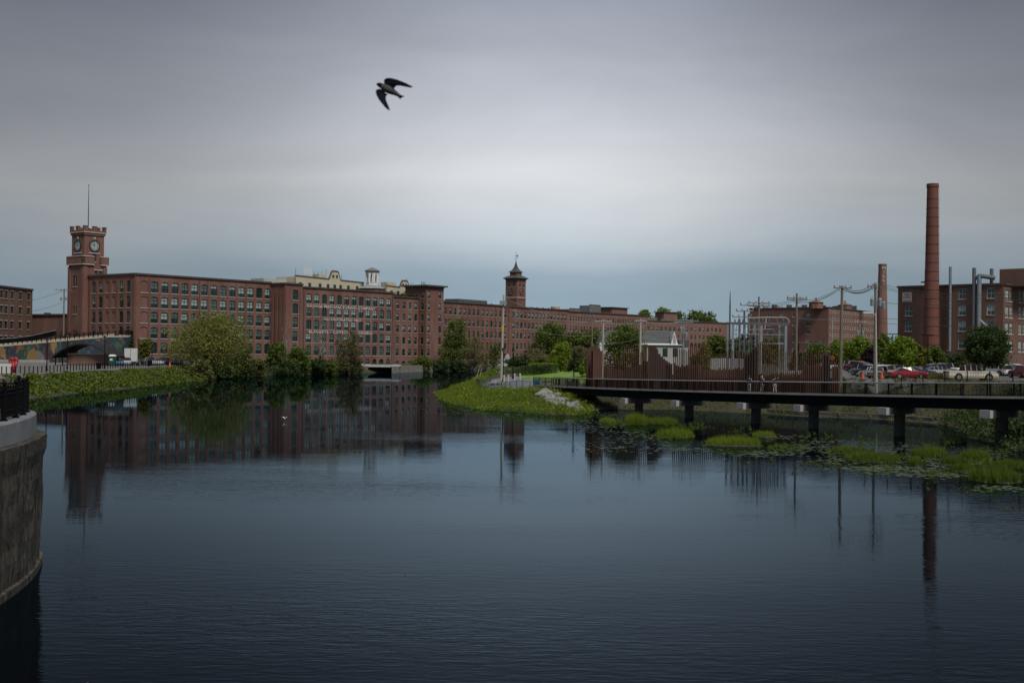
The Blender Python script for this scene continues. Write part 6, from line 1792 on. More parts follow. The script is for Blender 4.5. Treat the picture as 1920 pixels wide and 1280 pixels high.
# ------------------------------------------------------------------ substation
sb = thing('substation_frame', 'grey steel substation portal frame with insulators behind the slat screen', 'substation', (gx(1420, 165, 5), 165, 3.8))
YS = 165.0
for p in (1374, 1427, 1473):
    x = gx(p, YS, 8); MB().box(x - .17, x + .17, YS - .15, YS + .15, 3.3, zat(p, 609, YS)).build('column', steel, sb)
    x = gx(p, YS, 8); MB().box(x - .13, x + .13, YS + 4, YS + 4.3, 3.3, zat(p, 606, YS)).build('rear_column', steel, sb)
dks = mat('steel_dark', (.11, .12, .13), .5, metal=.3)
MB().box(gx(1371, YS, 8), gx(1477, YS, 8), YS - .2, YS + .2, zat(1420, 609, YS), zat(1420, 605, YS)).build('top_beam', dks, sb)
MB().box(gx(1371, YS, 8), gx(1477, YS, 8), YS + 3.9, YS + 4.3, zat(1420, 606, YS), zat(1420, 603, YS)).build('rear_beam', dks, sb)
MB().box(gx(1374, YS, 8), gx(1473, YS, 8), YS - .08, YS + .08, zat(1420, 627.5, YS), zat(1420, 626, YS)).box(gx(1428, YS, 8), gx(1473, YS, 8), YS - .08, YS + .08, zat(1420, 644.5, YS), zat(1420, 642.5, YS)).build('cross_member', steel, sb)
tr_ = MB()
for (a, ya, b, yb) in ((1436, 627, 1442, 640), (1448, 627, 1442, 640), (1454, 627, 1460, 640), (1466, 627, 1460, 640)): tr_.tube([at(a, ya, YS), at(b, yb, YS)], .05, 5)
tr_.build('vee_brace', dks, sb)
for gxp in (1392, 1402, 1413):
    for j, yy in enumerate((630, 637, 644, 651)):
        c = at(gxp, yy, YS + 1.5)
        MB().lathe([(.1, 0), (.3, .05), (.12, .12), (.3, .18), (.12, .25), (.28, .3), (.1, .4)], tuple(c), 8).build('insulator', dks if j % 2 else steel, sb)
    MB().tube([at(gxp, 656, YS + 1.5), at(gxp, 626, YS + 1.5)], .07, 6).build('busbar', dks, sb)
cbm = MB()
for p in range(1380, 1420, 8): cbm.tube([at(p, 628, YS + 1.7), at(p + 2, 605, YS + 2.5)], .04, 5)
cbm.build('cables', dks, sb)
bus = mat('bus_pipe', (.34, .34, .33), .6)
MB().tube([at(1402, 605, YS + 2), at(1403, 596, YS + 2), at(1440, 595, YS + 2), at(1474, 595.5, YS + 2), at(1479, 600, YS + 2), at(1479, 606, YS + 2)], .08, 6).tube([at(1405, 618, YS + 1), at(1450, 617, YS + 1), at(1453, 622, YS + 1), at(1453, 627, YS + 1)], .05, 6).tube([at(1437, 597, YS + 2), at(1434, 617, YS + 1)], .05, 5).build('bus_pipe', bus, sb)
for p in (1378, 1385, 1393, 1413, 1430, 1442, 1456, 1468):
    c = at(p, 605, YS); MB().lathe([(.06, 0), (.13, .08), (.06, .16), (.13, .24), (.06, .32), (.13, .4), (.04, .55)], (c.x, c.y, c.z), 7).build('insulator', insul, sb)
lat = MB(); rl_ = random.Random(12)
for p in (1380, 1386, 1397, 1408, 1418, 1434, 1447, 1460, 1467):
    yt_ = rl_.uniform(600, 632); lat.tube([at(p, 690, YS + 2.5), at(p + rl_.uniform(-1, 1), yt_, YS + 2.5)], .05, 5)
    lat.tube([at(p - 4, yt_ + 4, YS + 2.5), at(p + 5, yt_ + 3, YS + 2.5)], .035, 4)
    lat.tube([at(p, yt_ + 2, YS + 2.5), at(p + rl_.uniform(-9, 9), 606, YS + .5)], .025, 4)
for k in range(9): lat.tube([at(1376 + k * 11, 609, YS + .3), at(1382 + k * 11, 603.5, YS + 4)], .03, 4)
lat.build('switchgear', dks, sb)
tb = thing('transformer_rack', 'dark crossarm tower behind the left end of the substation frame', 'substation', (gx(1395, 178, 5), 178, 3.9))
for p, yt in ((1386, 597), (1395, 582), (1403, 588)):
    x = gx(p, 178, 8); MB().tube([(x, 178, 3.5), (x, 178, zat(p, yt, 178))], .16, 7).build('mast', dks, tb)
for yy, a, b in ((583, 1381, 1412), (594, 1374, 1408), (572, 1389, 1425)):
    MB().tube([at(a, yy, 178), at(b, yy, 178)], .1, 6).build('crossarm', dks, tb)
    for k in range(4):
        c = at(a + (b - a) * k / 3, yy, 178); MB().lathe([(.05, 0), (.12, .08), (.05, .16), (.12, .24), (.04, .4)], tuple(c), 6).build('insulator', insul, tb)

# ------------------------------------------------------------------ white house
YH = 200.0
wh = thing('white_house', 'white clapboard house with long grey roof and small pointed dormer behind the slat screen', 'house', (gx(1210, YH, 6), YH + 4, 4))
sid = mat('white_siding', (.40, .40, .38), .7, (.32, .32, .30), 1)
gr = mat('grey_shingles', (.055, .06, .06), .9, (.085, .09, .088), 1.2)
xa, xb = gx(1124, YH, 6), gx(1280, YH, 6); ze = zat(1200, 643, YH); zr_ = zat(1200, 620, YH + 5)
MB().box(xa + .3, xb - .3, YH, YH + 10, 3.4, ze).build('wall', sid, wh)
MB().add([(xa, YH - .5, ze - .05), (xb - 1, YH - .5, ze - .05), (xb - 1, YH + 5, zr_), (xa + 1.5, YH + 5, zr_), (xa, YH + 10.5, ze - .05), (xb - 1, YH + 10.5, ze - .05)], [(0, 1, 2, 3), (5, 4, 3, 2), (4, 0, 3), (1, 5, 2)]).build('roof', gr, wh)
MB().box(xa - .05, xb - .9, YH - .62, YH - .45, ze - .3, ze - .02).build('eaves_board', whp, wh)
dx0, dx1 = gx(1257, YH - 1, 6), gx(1271, YH - 1, 6); zd = zat(1264, 644, YH - 1); za = zat(1264, 621, YH - 1)
xm = (dx0 + dx1) / 2
MB().add([(dx0, YH - 1.2, zd - .4), (dx1, YH - 1.2, zd - .4), (xm, YH - 1.2, za), (dx0, YH + 3, zd - .4), (dx1, YH + 3, zd - .4), (xm, YH + 3, za)], [(0, 1, 2), (1, 4, 5, 2), (3, 0, 2, 5), (4, 3, 5)]).build('dormer', whp, wh)
MB().add([(xm - .28, YH - 1.24, zd), (xm + .28, YH - 1.24, zd), (xm + .1, YH - 1.24, za - .7), (xm - .1, YH - 1.24, za - .7)], [(0, 1, 2, 3)]).build('dormer_window', slt2, wh)
MB().box(gx(1213, YH - 2, 6), gx(1279, YH - 2, 6), YH - 2, YH - .02, 3.4, zat(1240, 647, YH - 2)).build('porch', sid, wh)
MB().box(gx(1211, YH - 2, 6), gx(1281, YH - 2, 6), YH - 2.3, YH - .65, zat(1240, 647, YH - 2), zat(1240, 645.6, YH - 2)).build('porch_eave', whp, wh)
MB().box(gx(1274, YH - 1, 6), gx(1292, YH - 1, 6), YH - 1, YH + 6, zat(1280, 650, YH), zat(1280, 638, YH)).build('side_roof', gr, wh)
MB().box(gx(1276, YH - 1, 6), gx(1290, YH - 1, 6), YH - .9, YH + 5.9, 3.4, zat(1280, 650.3, YH)).build('side_wall', sid, wh)
fwm = MB().box(-.4, .4, -.04, .03, 0, 1.4).mesh('window', glass_dk)
for p in (1247, 1266, 1228): inst('window', fwm, wh, Vector((gx(p, YH - 2, 6), YH - 2.02, zat(p, 668, YH - 2))) - wh.location)
MB().box(gx(1124.5, YH - 3, 6), gx(1131, YH - 3, 6), YH - 3, YH - .55, 3.3, zat(1128, 643, YH - 3)).build('corner_bay', whp, wh)
# pale container / wall pieces seen between slats
ws = MB().obox((gx(1332, 176, 5), 176), (gx(1395, 172, 5), 172), -2.2, 0, 3.2, zat(1360, 672, 175)).build('site_hut', frame_wh, origin=(gx(1360, 174, 5), 174, 3.6)); tag(ws, 'pale flat-roofed hut glimpsed through the slat screen', 'hut')

# ------------------------------------------------------------------ cars
rub = mat('tyre', (.012, .012, .012), .9); rim = mat('wheel_rim', (.35, .35, .36), .35, metal=.7)
cglass = mat('car_glass', (.010, .012, .014), .12, spec=.35); hl_ = mat('head_lamp', (.55, .56, .57), .15); tl_ = mat('tail_lamp', (.30, .015, .012), .25)
under = mat('car_under', (.01, .01, .01), .9); chrome = mat('bumper_metal', (.45, .45, .46), .3, metal=.6)
def paint(c): return mat('paint_%d_%d_%d' % tuple(int(v * 255) for v in c), c, .3, spec=.5, coat=.5)
KIND = {   # x, shoulder z, top z, top half width ; roof flagged by top z > shoulder + .2
    'sedan': ([(-2.3, .80, .82, .74), (-1.75, .98, 1.0, .76), (-.95, 1.0, 1.40, .57), (.25, .98, 1.45, .58), (1.05, .95, .98, .74), (1.95, .84, .86, .72), (2.3, .62, .64, .66)], .90, .33, 1.38),
    'suv': ([(-2.3, .9, .95, .76), (-2.18, 1.08, 1.55, .62), (-1.2, 1.08, 1.72, .66), (.3, 1.06, 1.72, .66), (1.05, 1.05, 1.1, .76), (1.95, .98, 1.0, .74), (2.3, .7, .72, .70)], .94, .37, 1.42),
    'pickup': ([(-2.95, 1.08, 1.10, .86), (-1.05, 1.10, 1.12, .86), (-.98, 1.12, 1.80, .72), (.35, 1.12, 1.86, .74), (1.15, 1.12, 1.16, .84), (2.6, 1.06, 1.08, .82), (2.95, .75, .78, .80)], 1.0, .40, 1.80),
}
PROTO = {}
def car_proto(kind, col):
    key = (kind, col)
    if key in PROTO: return PROTO[key]
    st, hw, wr, wb = KIND[kind]
    bm, gm = MB(), MB()
    sec = [[(x, -hw * .9, .28), (x, -hw, .55), (x, -hw * .97, zs), (x, -tw_, zt_), (x, tw_, zt_), (x, hw * .97, zs), (x, hw, .55), (x, hw * .9, .28)] for x, zs, zt_, tw_ in st]
    def roofed(i): return st[i][2] > st[i][1] + .2
    for i in range(len(st) - 1):
        a, b = sec[i], sec[i + 1]
        cab = roofed(i) or roofed(i + 1)
        for k in range(7):
            f = (a[k], b[k], b[k + 1], a[k + 1])
            isg = (k in (2, 4) and cab) or (k == 3 and roofed(i) != roofed(i + 1))
            (gm if isg else bm).add(f, [(3, 2, 1, 0)])
        bm.add((a[0], a[7], b[7], b[0]), [(0, 1, 2, 3)])
    bm.add(sec[0], [tuple(range(8))]); bm.add(sec[-1], [tuple(reversed(range(8)))])
    body = bm.mesh('body', paint(col)); gl_ = gm.mesh('windows', cglass)
    pil = MB()
    for i in range(len(st)):
        if roofed(i):
            for s in (-1, 1):
                x, zs, zt_, tw_ = st[i]; pil.tube([(x, s * hw * .975, zs), (x, s * (tw_ + .01), zt_)], .045, 4)
    for s in (-1, 1): # pillar between the side windows
        xs_ = [q_ for q_ in st if q_[2] > q_[1] + .2]; xm_ = sum(q_[0] for q_ in xs_) / len(xs_) ; q_ = xs_[-1]
        pil.tube([(xm_, s * hw * .98, q_[1]), (xm_, s * (q_[3] + .01), q_[2] - .02)], .05, 4)
    pil_ = pil.mesh('pillars', paint(col))
    tyre = MB().tube([(0, -.11, 0), (0, .11, 0)], wr, 16).mesh('wheel', rub)
    rimm = MB().tube([(0, -.125, 0), (0, .125, 0)], wr * .62, 12).mesh('rim', rim)
    xe, xr_ = st[-1][0], st[0][0]
    zf = st[-2][1] - .14; zk = st[0][1] - .12
    hdl = MB().box(xe - .32, xe - .08, -.16, .16, -.07, .07).mesh('headlight', hl_); tll = MB().box(xr_ - .02, xr_ + .08, -.14, .14, -.1, .1).mesh('tail_light', tl_)
    und = MB().box(xr_ + .1, xe - .1, -hw * .86, hw * .86, .2, .4).mesh('underbody', under)
    bmp = MB().box(xe - .06, xe + .06, -hw * .85, hw * .85, .38, .55).box(xr_ - .06, xr_ + .06, -hw * .85, hw * .85, .38, .55).mesh('bumper', chrome if kind == 'pickup' else paint(col))
    arch = MB()
    for sx_ in (-1, 1):
        for s in (-1, 1): arch.tube([(sx_ * wb, s * (hw - .03), wr), (sx_ * wb, s * (hw + .006), wr)], wr * 1.2, 16)
    arm_ = arch.mesh('wheel_arch', under)
    PROTO[key] = (body, gl_, pil_, tyre, rimm, hdl, tll, und, bmp, arm_, hw, wr, wb, zf, zk)
    return PROTO[key]
def car(px, Y, kind, col, yaw, label, group, base=None):
    body, gl_, pil_, tyre, rimm, hdl, tll, und, bmp, arm_, hw, wr, wb, zf, zk = car_proto(kind, col)
    x = gx(px, Y, 4); zb = (Hh(x, Y) if base is None else base) + .03
    r = thing('pickup_truck' if kind == 'pickup' else 'parked_car', label, 'pickup' if kind == 'pickup' else 'car', (x, Y, zb), yaw, group)
    bo = inst('body', body, r); inst('pillars', pil_, bo); inst('windows', gl_, r); inst('underbody', und, r); inst('bumper', bmp, r); inst('wheel_arch', arm_, r)
    for sx_ in (-1, 1):
        for s in (-1, 1):
            w_ = inst('wheel', tyre, r, (sx_ * wb, s * (hw - .08), wr)); inst('rim', rimm, w_)
    for s in (-1, 1):
        inst('headlight', hdl, r, (0, s * hw * .68, zf)); inst('tail_light', tll, r, (0, s * hw * .76, zk))
    return r
WHT, SIL, GRY, BLK, RED, NAV, BLU, TAN, CRM = (.62, .62, .61), (.34, .35, .36), (.12, .125, .13), (.012, .012, .014), (.26, .012, .018), (.02, .03, .07), (.04, .12, .22), (.30, .26, .19), (.62, .57, .44)
GL, GR = 'cars parked in front of the mill', 'cars parked in the right lot'
for (px, Y, kd, c, yaw, lb) in ((224, 253, 'sedan', BLU, -1.3, 'blue car parked beside the portable toilet'), (238, 257, 'suv', SIL, -1.3, 'silver car in front of the white box trailer'),
        (283, 262, 'suv', SIL, -1.0, 'silver SUV right of the small yellow-green tree'), (296, 267, 'sedan', WHT, -1.0, 'white sedan behind the first silver SUV by the mill'), (310, 268, 'suv', BLK, -1.0, 'black SUV left of the orange cone by the mill'),
        (323, 270, 'sedan', NAV, -1.0, 'dark blue sedan above the orange cone'), (332, 274, 'suv', BLK, -1.0, 'black SUV right of the dark blue sedan'), (343, 272, 'sedan', WHT, -.9, 'white sedan left of the willow'),
        (362, 278, 'suv', GRY, -.9, 'grey SUV half hidden left of the willow trunk'), (388, 283, 'suv', WHT, -.9, 'white SUV behind the willow trunk'), (400, 284, 'sedan', WHT, -.7, 'white car right of the willow trunk'), (500, 312, 'sedan', BLK, -.6, 'dark car between the willow and the stair tower bushes')):
    car(px, Y, kd, c, yaw, lb, GL)
for (px, Y, kd, c, yaw, lb) in ((1702, 147, 'sedan', RED, 0.04, 'red sedan parked side-on left of the wild grass strip'), (1820, 140.5, 'pickup', CRM, 0.0, 'cream white pickup truck parked side-on under the large dark tree'),
        (1684, 152, 'suv', TAN, .3, 'tan SUV with its hatch raised behind the red sedan'), (1722, 157, 'sedan', NAV, .1, 'dark blue car behind the red sedan boot'),
        (1662, 156, 'suv', WHT, .9, 'white SUV left of the tan SUV'), (1648, 152, 'sedan', GRY, 1.0, 'dark grey car behind the light column'), (1637, 163, 'sedan', WHT, 1.9, 'white sedan left of the transformer pole'),
        (1628, 172, 'suv', BLK, 1.9, 'black SUV in the receding row of parked cars'), (1619, 180, 'suv', SIL, 1.9, 'silver SUV in the receding row of parked cars'), (1612, 188, 'suv', BLK, 1.9, 'black car beside the red SUV in the receding row'),
        (1604, 198, 'suv', RED, 1.9, 'red SUV in the receding row of parked cars'), (1592, 210, 'suv', SIL, 1.9, 'pale silver SUV at the far end of the receding row'), (1553, 216, 'sedan', WHT, .4, 'white car seen over the right end of the slat screen'),
        (1765, 172, 'suv', GRY, .2, 'grey SUV behind the wild grass strip'), (1758, 164, 'sedan', SIL, .2, 'silver car left of the pickup tail'), (1778, 182, 'suv', WHT, .2, 'white roofed SUV behind the grey SUV'),
        (1868, 172, 'suv', WHT, 2.0, 'white SUV right of the pickup bonnet'), (1879, 175, 'suv', BLK, 2.0, 'black SUV in the right-hand parking row'), (1891, 178, 'suv', WHT, 2.0, 'white SUV in the right-hand parking row'), (1902, 172, 'sedan', GRY, 2.0, 'grey car in the right-hand parking row'), (1916, 160, 'suv', RED, 1.6, 'dark red car at the right edge of the lot')):
    car(px, Y, kd, c, yaw, lb, GR)

# box trailer, portable toilet, bins, cones, barrier, red sculpture
tb_ = thing('box_trailer', 'white box trailer parked in front of the dark evergreen', 'trailer', (gx(245, 262, 4), 262, 2.8))
xa, xb = gx(233, 262, 4), gx(256.5, 262, 4); zb_, zt_ = zat(245, 680, 262), zat(245, 653, 262)
MB().box(xa, xb, 262, 268, zb_, zt_).build('box', mat('trailer_white', (.60, .60, .58), .6, (.52, .52, .50), 1), tb_)
MB().box(xa + .1, xb - .1, 261.9, 262, zb_ + .1, zb_ + .3).box((xa + xb) / 2 - .03, (xa + xb) / 2 + .03, 261.95, 262, zb_ + .2, zt_ - .1).build('door_seam', roof_dk, tb_)
for xx in (xa + .3, xb - .3):
    for yy in (263, 267): MB().tube([(xx - .15, yy, 3.2), (xx + .15, yy, 3.2)], .42, 14).build('wheel', rub, tb_)
pt = thing('portable_toilet', 'dark green portable toilet with white roof beside the pavilion', 'toilet', (gx(211, 246, 4), 246, 2.8))
x = pt.location.x
MB().box(x - .6, x + .6, 245.4, 246.6, 2.75, 4.9).build('cabin', mat('toilet_green', (.015, .07, .06), .5), pt)
MB().add([(x - .66, 245.3, 4.9), (x + .66, 245.3, 4.9), (x + .66, 246.7, 4.9), (x - .66, 246.7, 4.9), (x - .4, 245.6, 5.25), (x + .4, 245.6, 5.25), (x + .4, 246.4, 5.25), (x - .4, 246.4, 5.25)], [(0, 1, 5, 4), (1, 2, 6, 5), (2, 3, 7, 6), (3, 0, 4, 7), (4, 5, 6, 7), (3, 2, 1, 0)]).build('roof', frame_wh, pt)
MB().box(x - .35, x + .2, 245.36, 245.4, 4.0, 4.4).build('notice', frame_wh, pt)
def cone(px, Y, s, label):
    x = gx(px, Y, 3); z = Hh(x, Y) + .02; r = thing('traffic_cone', label, 'cone', (x, Y, z), 0, 'orange traffic cones')
    MB().box(-.2 * s, .2 * s, -.2 * s, .2 * s, 0, .04 * s).build('base', black, r, local=True)
    MB().lathe([(.16 * s, .04 * s), (.03 * s, .75 * s)], (0, 0, 0), 10).build('cone', mat('cone_orange', (.60, .10, .03), .6), r, local=True)
cone(318.5, 252, 1.9, 'orange cone at the end of the promenade fence by the mill'); cone(1617.5, 142, 1.3, 'left orange cone in the lot left of the transformer pole'); cone(1653, 141.5, 1.4, 'orange cone right of the transformer pole')
def bin_(px, Y, w_, h_, m, label, name='litter_bin'):
    x = gx(px, Y, 3); z = Hh(x, Y) + .02; r = thing(name, label, 'bin', (x, Y, z))
    MB().lathe([(w_ * .42, 0), (w_ * .5, h_ * .85), (w_ * .52, h_ * .86)], (0, 0, 0), 12).build('body', m, r, local=True)
    MB().lathe([(w_ * .54, h_ * .86), (w_ * .5, h_ * .95), (w_ * .2, h_)], (0, 0, 0), 12).build('lid', m, r, local=True)
bin_(185, 212, .95, 1.25, black, 'black litter bin beside the promenade fence below the pavilion'); bin_(280, 246, .9, 1.3, black, 'black litter bin beside the promenade fence in front of the parked cars')
bin_(1005, 167, .65, 1.35, mat('bin_blue', (.02, .12, .26), .5), 'blue bin on the lookout by the footbridge entrance')
rd = thing('red_sculpture', 'red rounded sculpture standing behind the promenade fence', 'sculpture', (gx(25, 178, 4), 178, 2.8))
x = rd.location.x; s_ = .08
redm = mat('red_gloss', (.26, .010, .014), .5)
hb = MB()
for side_ in (-1, 1):
    pts_ = []
    for k in range(13):
        a = R(200 - k * 20) if side_ < 0 else R(-20 + k * 20)
        pts_.append((x + side_ * .28 + .26 * math.cos(a), 178, 4.75 + .34 * math.sin(a)))
    hb.tube(pts_, .24, 8)
hb.tube([(x - .5, 178, 4.7), (x - .25, 178, 3.7), (x, 178, 2.75)], [.26, .24, .18], 8).tube([(x + .5, 178, 4.7), (x + .25, 178, 3.7), (x, 178, 2.75)], [.26, .24, .18], 8)
hb.tube([(x, 178, 2.7), (x, 178, 4.6)], [.22, .3], 8)
hb.build('loop', redm, rd, smooth=True)
br_ = thing('picket_barrier', 'white picket barrier beside the red sculpture', 'barrier', (gx(8, 176, 4), 176, 2.8))
for k in range(22):
    x = gx(-16 + k * 1.75, 176, 4); MB().box(x - .055, x + .055, 175.96, 176.0, 2.8, 4.35).build('picket', frame_wh, br_)
MB().box(gx(-18, 176, 4), gx(22, 176, 4), 176.01, 176.07, 3.1, 3.22).box(gx(-18, 176, 4), gx(22, 176, 4), 176.01, 176.07, 4.0, 4.12).build('rail', frame_wh, br_)
# promenade fence
pf = thing('promenade_fence', 'low black post-and-wire fence along the promenade above the left bank', 'fence', (gx(100, 186, 3), 186, 2.8))
ln_ = [Vector((gx(a, Y, 3), Y, 0)) for a, Y in ((-20, 164), (5, 169), (100, 187), (200, 214.5), (300, 251), (345, 269))]
fp_ = resample(ln_, 1.55)
pmesh = MB().box(-.055, .055, -.055, .055, 0, 1.25).mesh('post', black)
fr_ = MB(); kb = MB()
for i, p in enumerate(fp_):
    z = Hh(p.x, p.y); p.z = z; inst('post', pmesh, pf, p - pf.location)
for p, q in zip(fp_, fp_[1:]):
    for h_ in (.3, .6, .9, 1.15): fr_.tube([p + Vector((0, 0, h_)), q + Vector((0, 0, h_))], .012, 4, cap=False)
    kb.obox(p, q, -.2, .25, p.z - .5, p.z + .1, 0, (q.z - .5, q.z + .1))
fr_.build('wires', black, pf); kb.build('kerb', concrete, pf)
# lot fence behind the footbridge
lf = thing('lot_fence', 'low black rail fence between the parking lot and the inlet bank', 'fence', (gx(1750, 136, 4), 136, 4.3))
ln_ = [Vector((gx(a, Y, 4.3), Y, 0)) for a, Y in ((1690, 137), (1960, 130))]
fp_ = resample(ln_, 2.4); fr_ = MB()
for p in fp_: p.z = Hh(p.x, p.y); inst('post', pmesh, lf, p - lf.location)
for p, q in zip(fp_, fp_[1:]):
    for h_ in (.15, 1.1): fr_.tube([p + Vector((0, 0, h_)), q + Vector((0, 0, h_))], .025, 4, cap=False)
    for k in range(1, 14):
        c = p.lerp(q, k / 14); fr_.box(c.x - .012, c.x + .012, c.y - .012, c.y + .012, c.z + .15, c.z + 1.1)
fr_.build('rails', black, lf)
P = scatter([W(1735, 146), W(1790, 143), W(1790, 149), W(1735, 153)], 1500, 1, 99, rs_)
blades('dry_grass_strip', P, .7, .03, 'grassdry', rs_, 'strip of dry tan grass between the red sedan and the pickup truck', 'grass', .3, 5)

# lookout glass rail, bollards, leaning sticks
gq = thing('glass_railing', 'glass panel railing round the lookout at the left end of the footbridge', 'railing', (gx(950, 172, 2), 172, 1.6))
gm_ = bpy.data.materials.new('rail_glass'); gm_.use_nodes = True
b = gm_.node_tree.nodes['Principled BSDF']; b.inputs['Base Color'].default_value = (.42, .52, .50, 1); b.inputs['Roughness'].default_value = .08; b.inputs['Alpha'].default_value = .34
ln_ = [Vector((gx(a, Y, 2), Y, 0)) for a, Y in ((893, 197), (900, 186), (925, 177.5), (952, 172), (985, 168.5), (1010, 166.8))]
gpn = resample(ln_, 1.55)
for p in gpn: p.z = max(1.0, Hh(p.x, p.y))
pgm = MB().box(-.035, .035, -.035, .035, 0, 1.1).mesh('post', black)
hr_ = MB()
for p in gpn: inst('post', pgm, gq, p - gq.location)
for p, q in zip(gpn, gpn[1:]):
    d = (q - p) * .05; MB().obox(p + d, q - d, -.008, .008, p.z + .1, p.z + 1.02, 0, (q.z + .1, q.z + 1.02)).build('glass_panel', gm_, gq, origin=p)
    hr_.tube([p + Vector((0, 0, 1.1)), q + Vector((0, 0, 1.1))], .03, 5)
hr_.build('handrail', black, gq)
for k, (px, Y) in enumerate(((945, 192), (953, 190), (965, 193), (975, 195))):
    x = gx(px, Y, 2.5); z = Hh(x, Y)
    o_ = MB().lathe([(.13, 0), (.13, .9), (.16, .92), (.16, 1.05), (.05, 1.15)], (0, 0, 0), 10).build('bollard', mat('bollard_grey', (.42, .41, .39), .7), origin=(0, 0, 0)); o_.location = (x, Y, z)
    tag(o_, ORD[k] + ' pale bollard from the left on the lookout path', 'bollard', 'pale bollards on the lookout')
tan = mat('peeled_wood', (.45, .32, .16), .8)
for (a, ya, b_, yb, Y, lb) in ((889, 709, 902, 682, 225, 'long tan stick leaning out of the bank planting'), (898, 708, 903, 690, 224, 'short tan stick right of the long leaning one')):
    A = at(a, ya, Y); B = at(b_, yb, Y); A.z = Hh(A.x, A.y) - .2
    o_ = MB().tube([A, B], [.07, .04], 6).build('leaning_stick', tan, origin=tuple(A)); tag(o_, lb, 'stick')
# road sign
rsn = thing('road_sign', 'small red road sign on a thin post behind the slat screen', 'sign', (gx(1560, 236, 5), 236, 4.3))
x = rsn.location.x; zq = zat(1560, 671, 236)
MB().tube([(x, 236, 4), (x, 236, zq + .4)], .04, 6).build('post', steel, rsn)
MB().tube([(x, 235.94, zq), (x, 235.9, zq)], .5, 8).build('plate', mat('sign_plate_red', (.42, .06, .03), .5), rsn)

# ------------------------------------------------------------------ people on the footbridge
def person(px, bi, label, top, legs, hairc, pose, facing):
    """one continuous skinned figure, feet at z=0, looking along +x before turning"""
    P_ = {'pel': (0, 0, .93), 'chest': (.02, 0, 1.28), 'neck': (.03, 0, 1.46), 'head': (.06, 0, 1.60), 'crown': (.05, 0, 1.70)}
    J = dict(P_)
    for s, n_ in ((1, 'l'), (-1, 'r')):
        fx_ = pose.get('step', 0) * s
        J['hip' + n_] = (0, .10 * s, .88); J['knee' + n_] = (.05 + fx_ * .5, .11 * s, .48); J['ank' + n_] = (-.02 + fx_, .11 * s, .08); J['toe' + n_] = (.17 + fx_, .12 * s, .04)
        J['sh' + n_] = (.02, .19 * s, 1.40)
        el, ha = pose.get('arm' + n_, ((-.03, .24, 1.12), (.05, .25, .88)))
        J['el' + n_] = (el[0], el[1] * s, el[2]); J['ha' + n_] = (ha[0], ha[1] * s, ha[2])
        hd_ = Vector(J['ha' + n_]) - Vector(J['el' + n_]); hd_.normalize()
        J['fi' + n_] = tuple(Vector(J['ha' + n_]) + hd_ * .12); J['th' + n_] = tuple(Vector(J['ha' + n_]) + hd_ * .05 + Vector((.04, -.03 * s, .02)))
    E = [('pel', 'chest'), ('chest', 'neck'), ('neck', 'head'), ('head', 'crown')]
    for n_ in 'lr': E += [('pel', 'hip' + n_), ('hip' + n_, 'knee' + n_), ('knee' + n_, 'ank' + n_), ('ank' + n_, 'toe' + n_), ('chest', 'sh' + n_), ('sh' + n_, 'el' + n_), ('el' + n_, 'ha' + n_), ('ha' + n_, 'fi' + n_), ('ha' + n_, 'th' + n_)]
    rad = {'pel': (.15, .12), 'chest': (.165, .12), 'neck': (.06, .06), 'head': (.095, .085), 'crown': (.07, .07), 'hip': (.10, .10), 'knee': (.068, .068), 'ank': (.045, .045), 'toe': (.04, .03), 'sh': (.075, .075), 'el': (.048, .048), 'ha': (.033, .033), 'fi': (.018, .028), 'th': (.013, .013)}
    names = list(J); me = bpy.data.meshes.new('body'); me.from_pydata([J[k] for k in names], [(names.index(a), names.index(b)) for a, b in E], [])
    ob = bpy.data.objects.new('body', me); COL.objects.link(ob)
    md = ob.modifiers.new('skin', 'SKIN'); sv = me.skin_vertices[0].data if me.skin_vertices else None
    if sv is None:
        bpy.context.view_layer.objects.active = ob
        lay = me.attributes
    for k, nme in enumerate(names):
        key = nme if nme in rad else nme[:-1]
        sv[k].radius = rad[key]; sv[k].use_root = (nme == 'pel')
    ob.modifiers.new('sub', 'SUBSURF').levels = 1; ob.modifiers['sub'].render_levels = 1
    bpy.context.view_layer.update()
    m2 = bpy.data.meshes.new_from_object(ob.evaluated_get(bpy.context.evaluated_depsgraph_get())); bpy.data.objects.remove(ob)
    skin = mat('skin', (.42, .26, .19), .6)
    for mm in (skin, mat('cloth_%s' % top[0], top[1], .9), mat('cloth_%s' % legs[0], legs[1], .9), mat('shoes', (.03, .03, .03), .7)): m2.materials.append(mm)
    for pgn in m2.polygons:
        c = pgn.center; idx = 0
        if c.z < .1: idx = 3
        elif c.z < .95 and abs(c.y) < .22: idx = 2
        elif c.z < 1.47 and abs(c.y) < .2: idx = 1
        elif abs(c.y) >= .2 and min((Vector(J['el' + n_]) - c).length for n_ in 'lr') < .2: idx = 1
        pgn.material_index = idx; pgn.use_smooth = True
    m2.name = 'body'
    p = bs[bi]; n = side(bs[bi], bs[bi + 1])
    Yp = p.y + .5; x = gx(px, Yp, p.z)
    # slide along the deck to the column of the picture
    best = min((bs[i].lerp(bs[i + 1], u / 10) - side(bs[i], bs[i + 1]) * .75 for i in range(len(bs) - 1) for u in range(10)), key=lambda v: abs(gx(px, v.y, v.z) - v.x))
    r = thing('person', label, 'person', (best.x, best.y, best.z - .03), facing, None)
    bo = inst('body', m2, r)
    hm = MB().lathe([(.0, .0), (.06, .012), (.10, .06), (.107, .12), (.09, .175), (.05, .21), (.0, .22)], (.04, 0, 1.535), 12)
    hm.v = [(x_ - (.035 if z_ < 1.66 else .0), y_ * .95, z_) for x_, y_, z_ in hm.v]
    inst('hair', hm.mesh('hair', mat('hair_%s' % hairc[0], hairc[1], .8), True), bo)
    return r
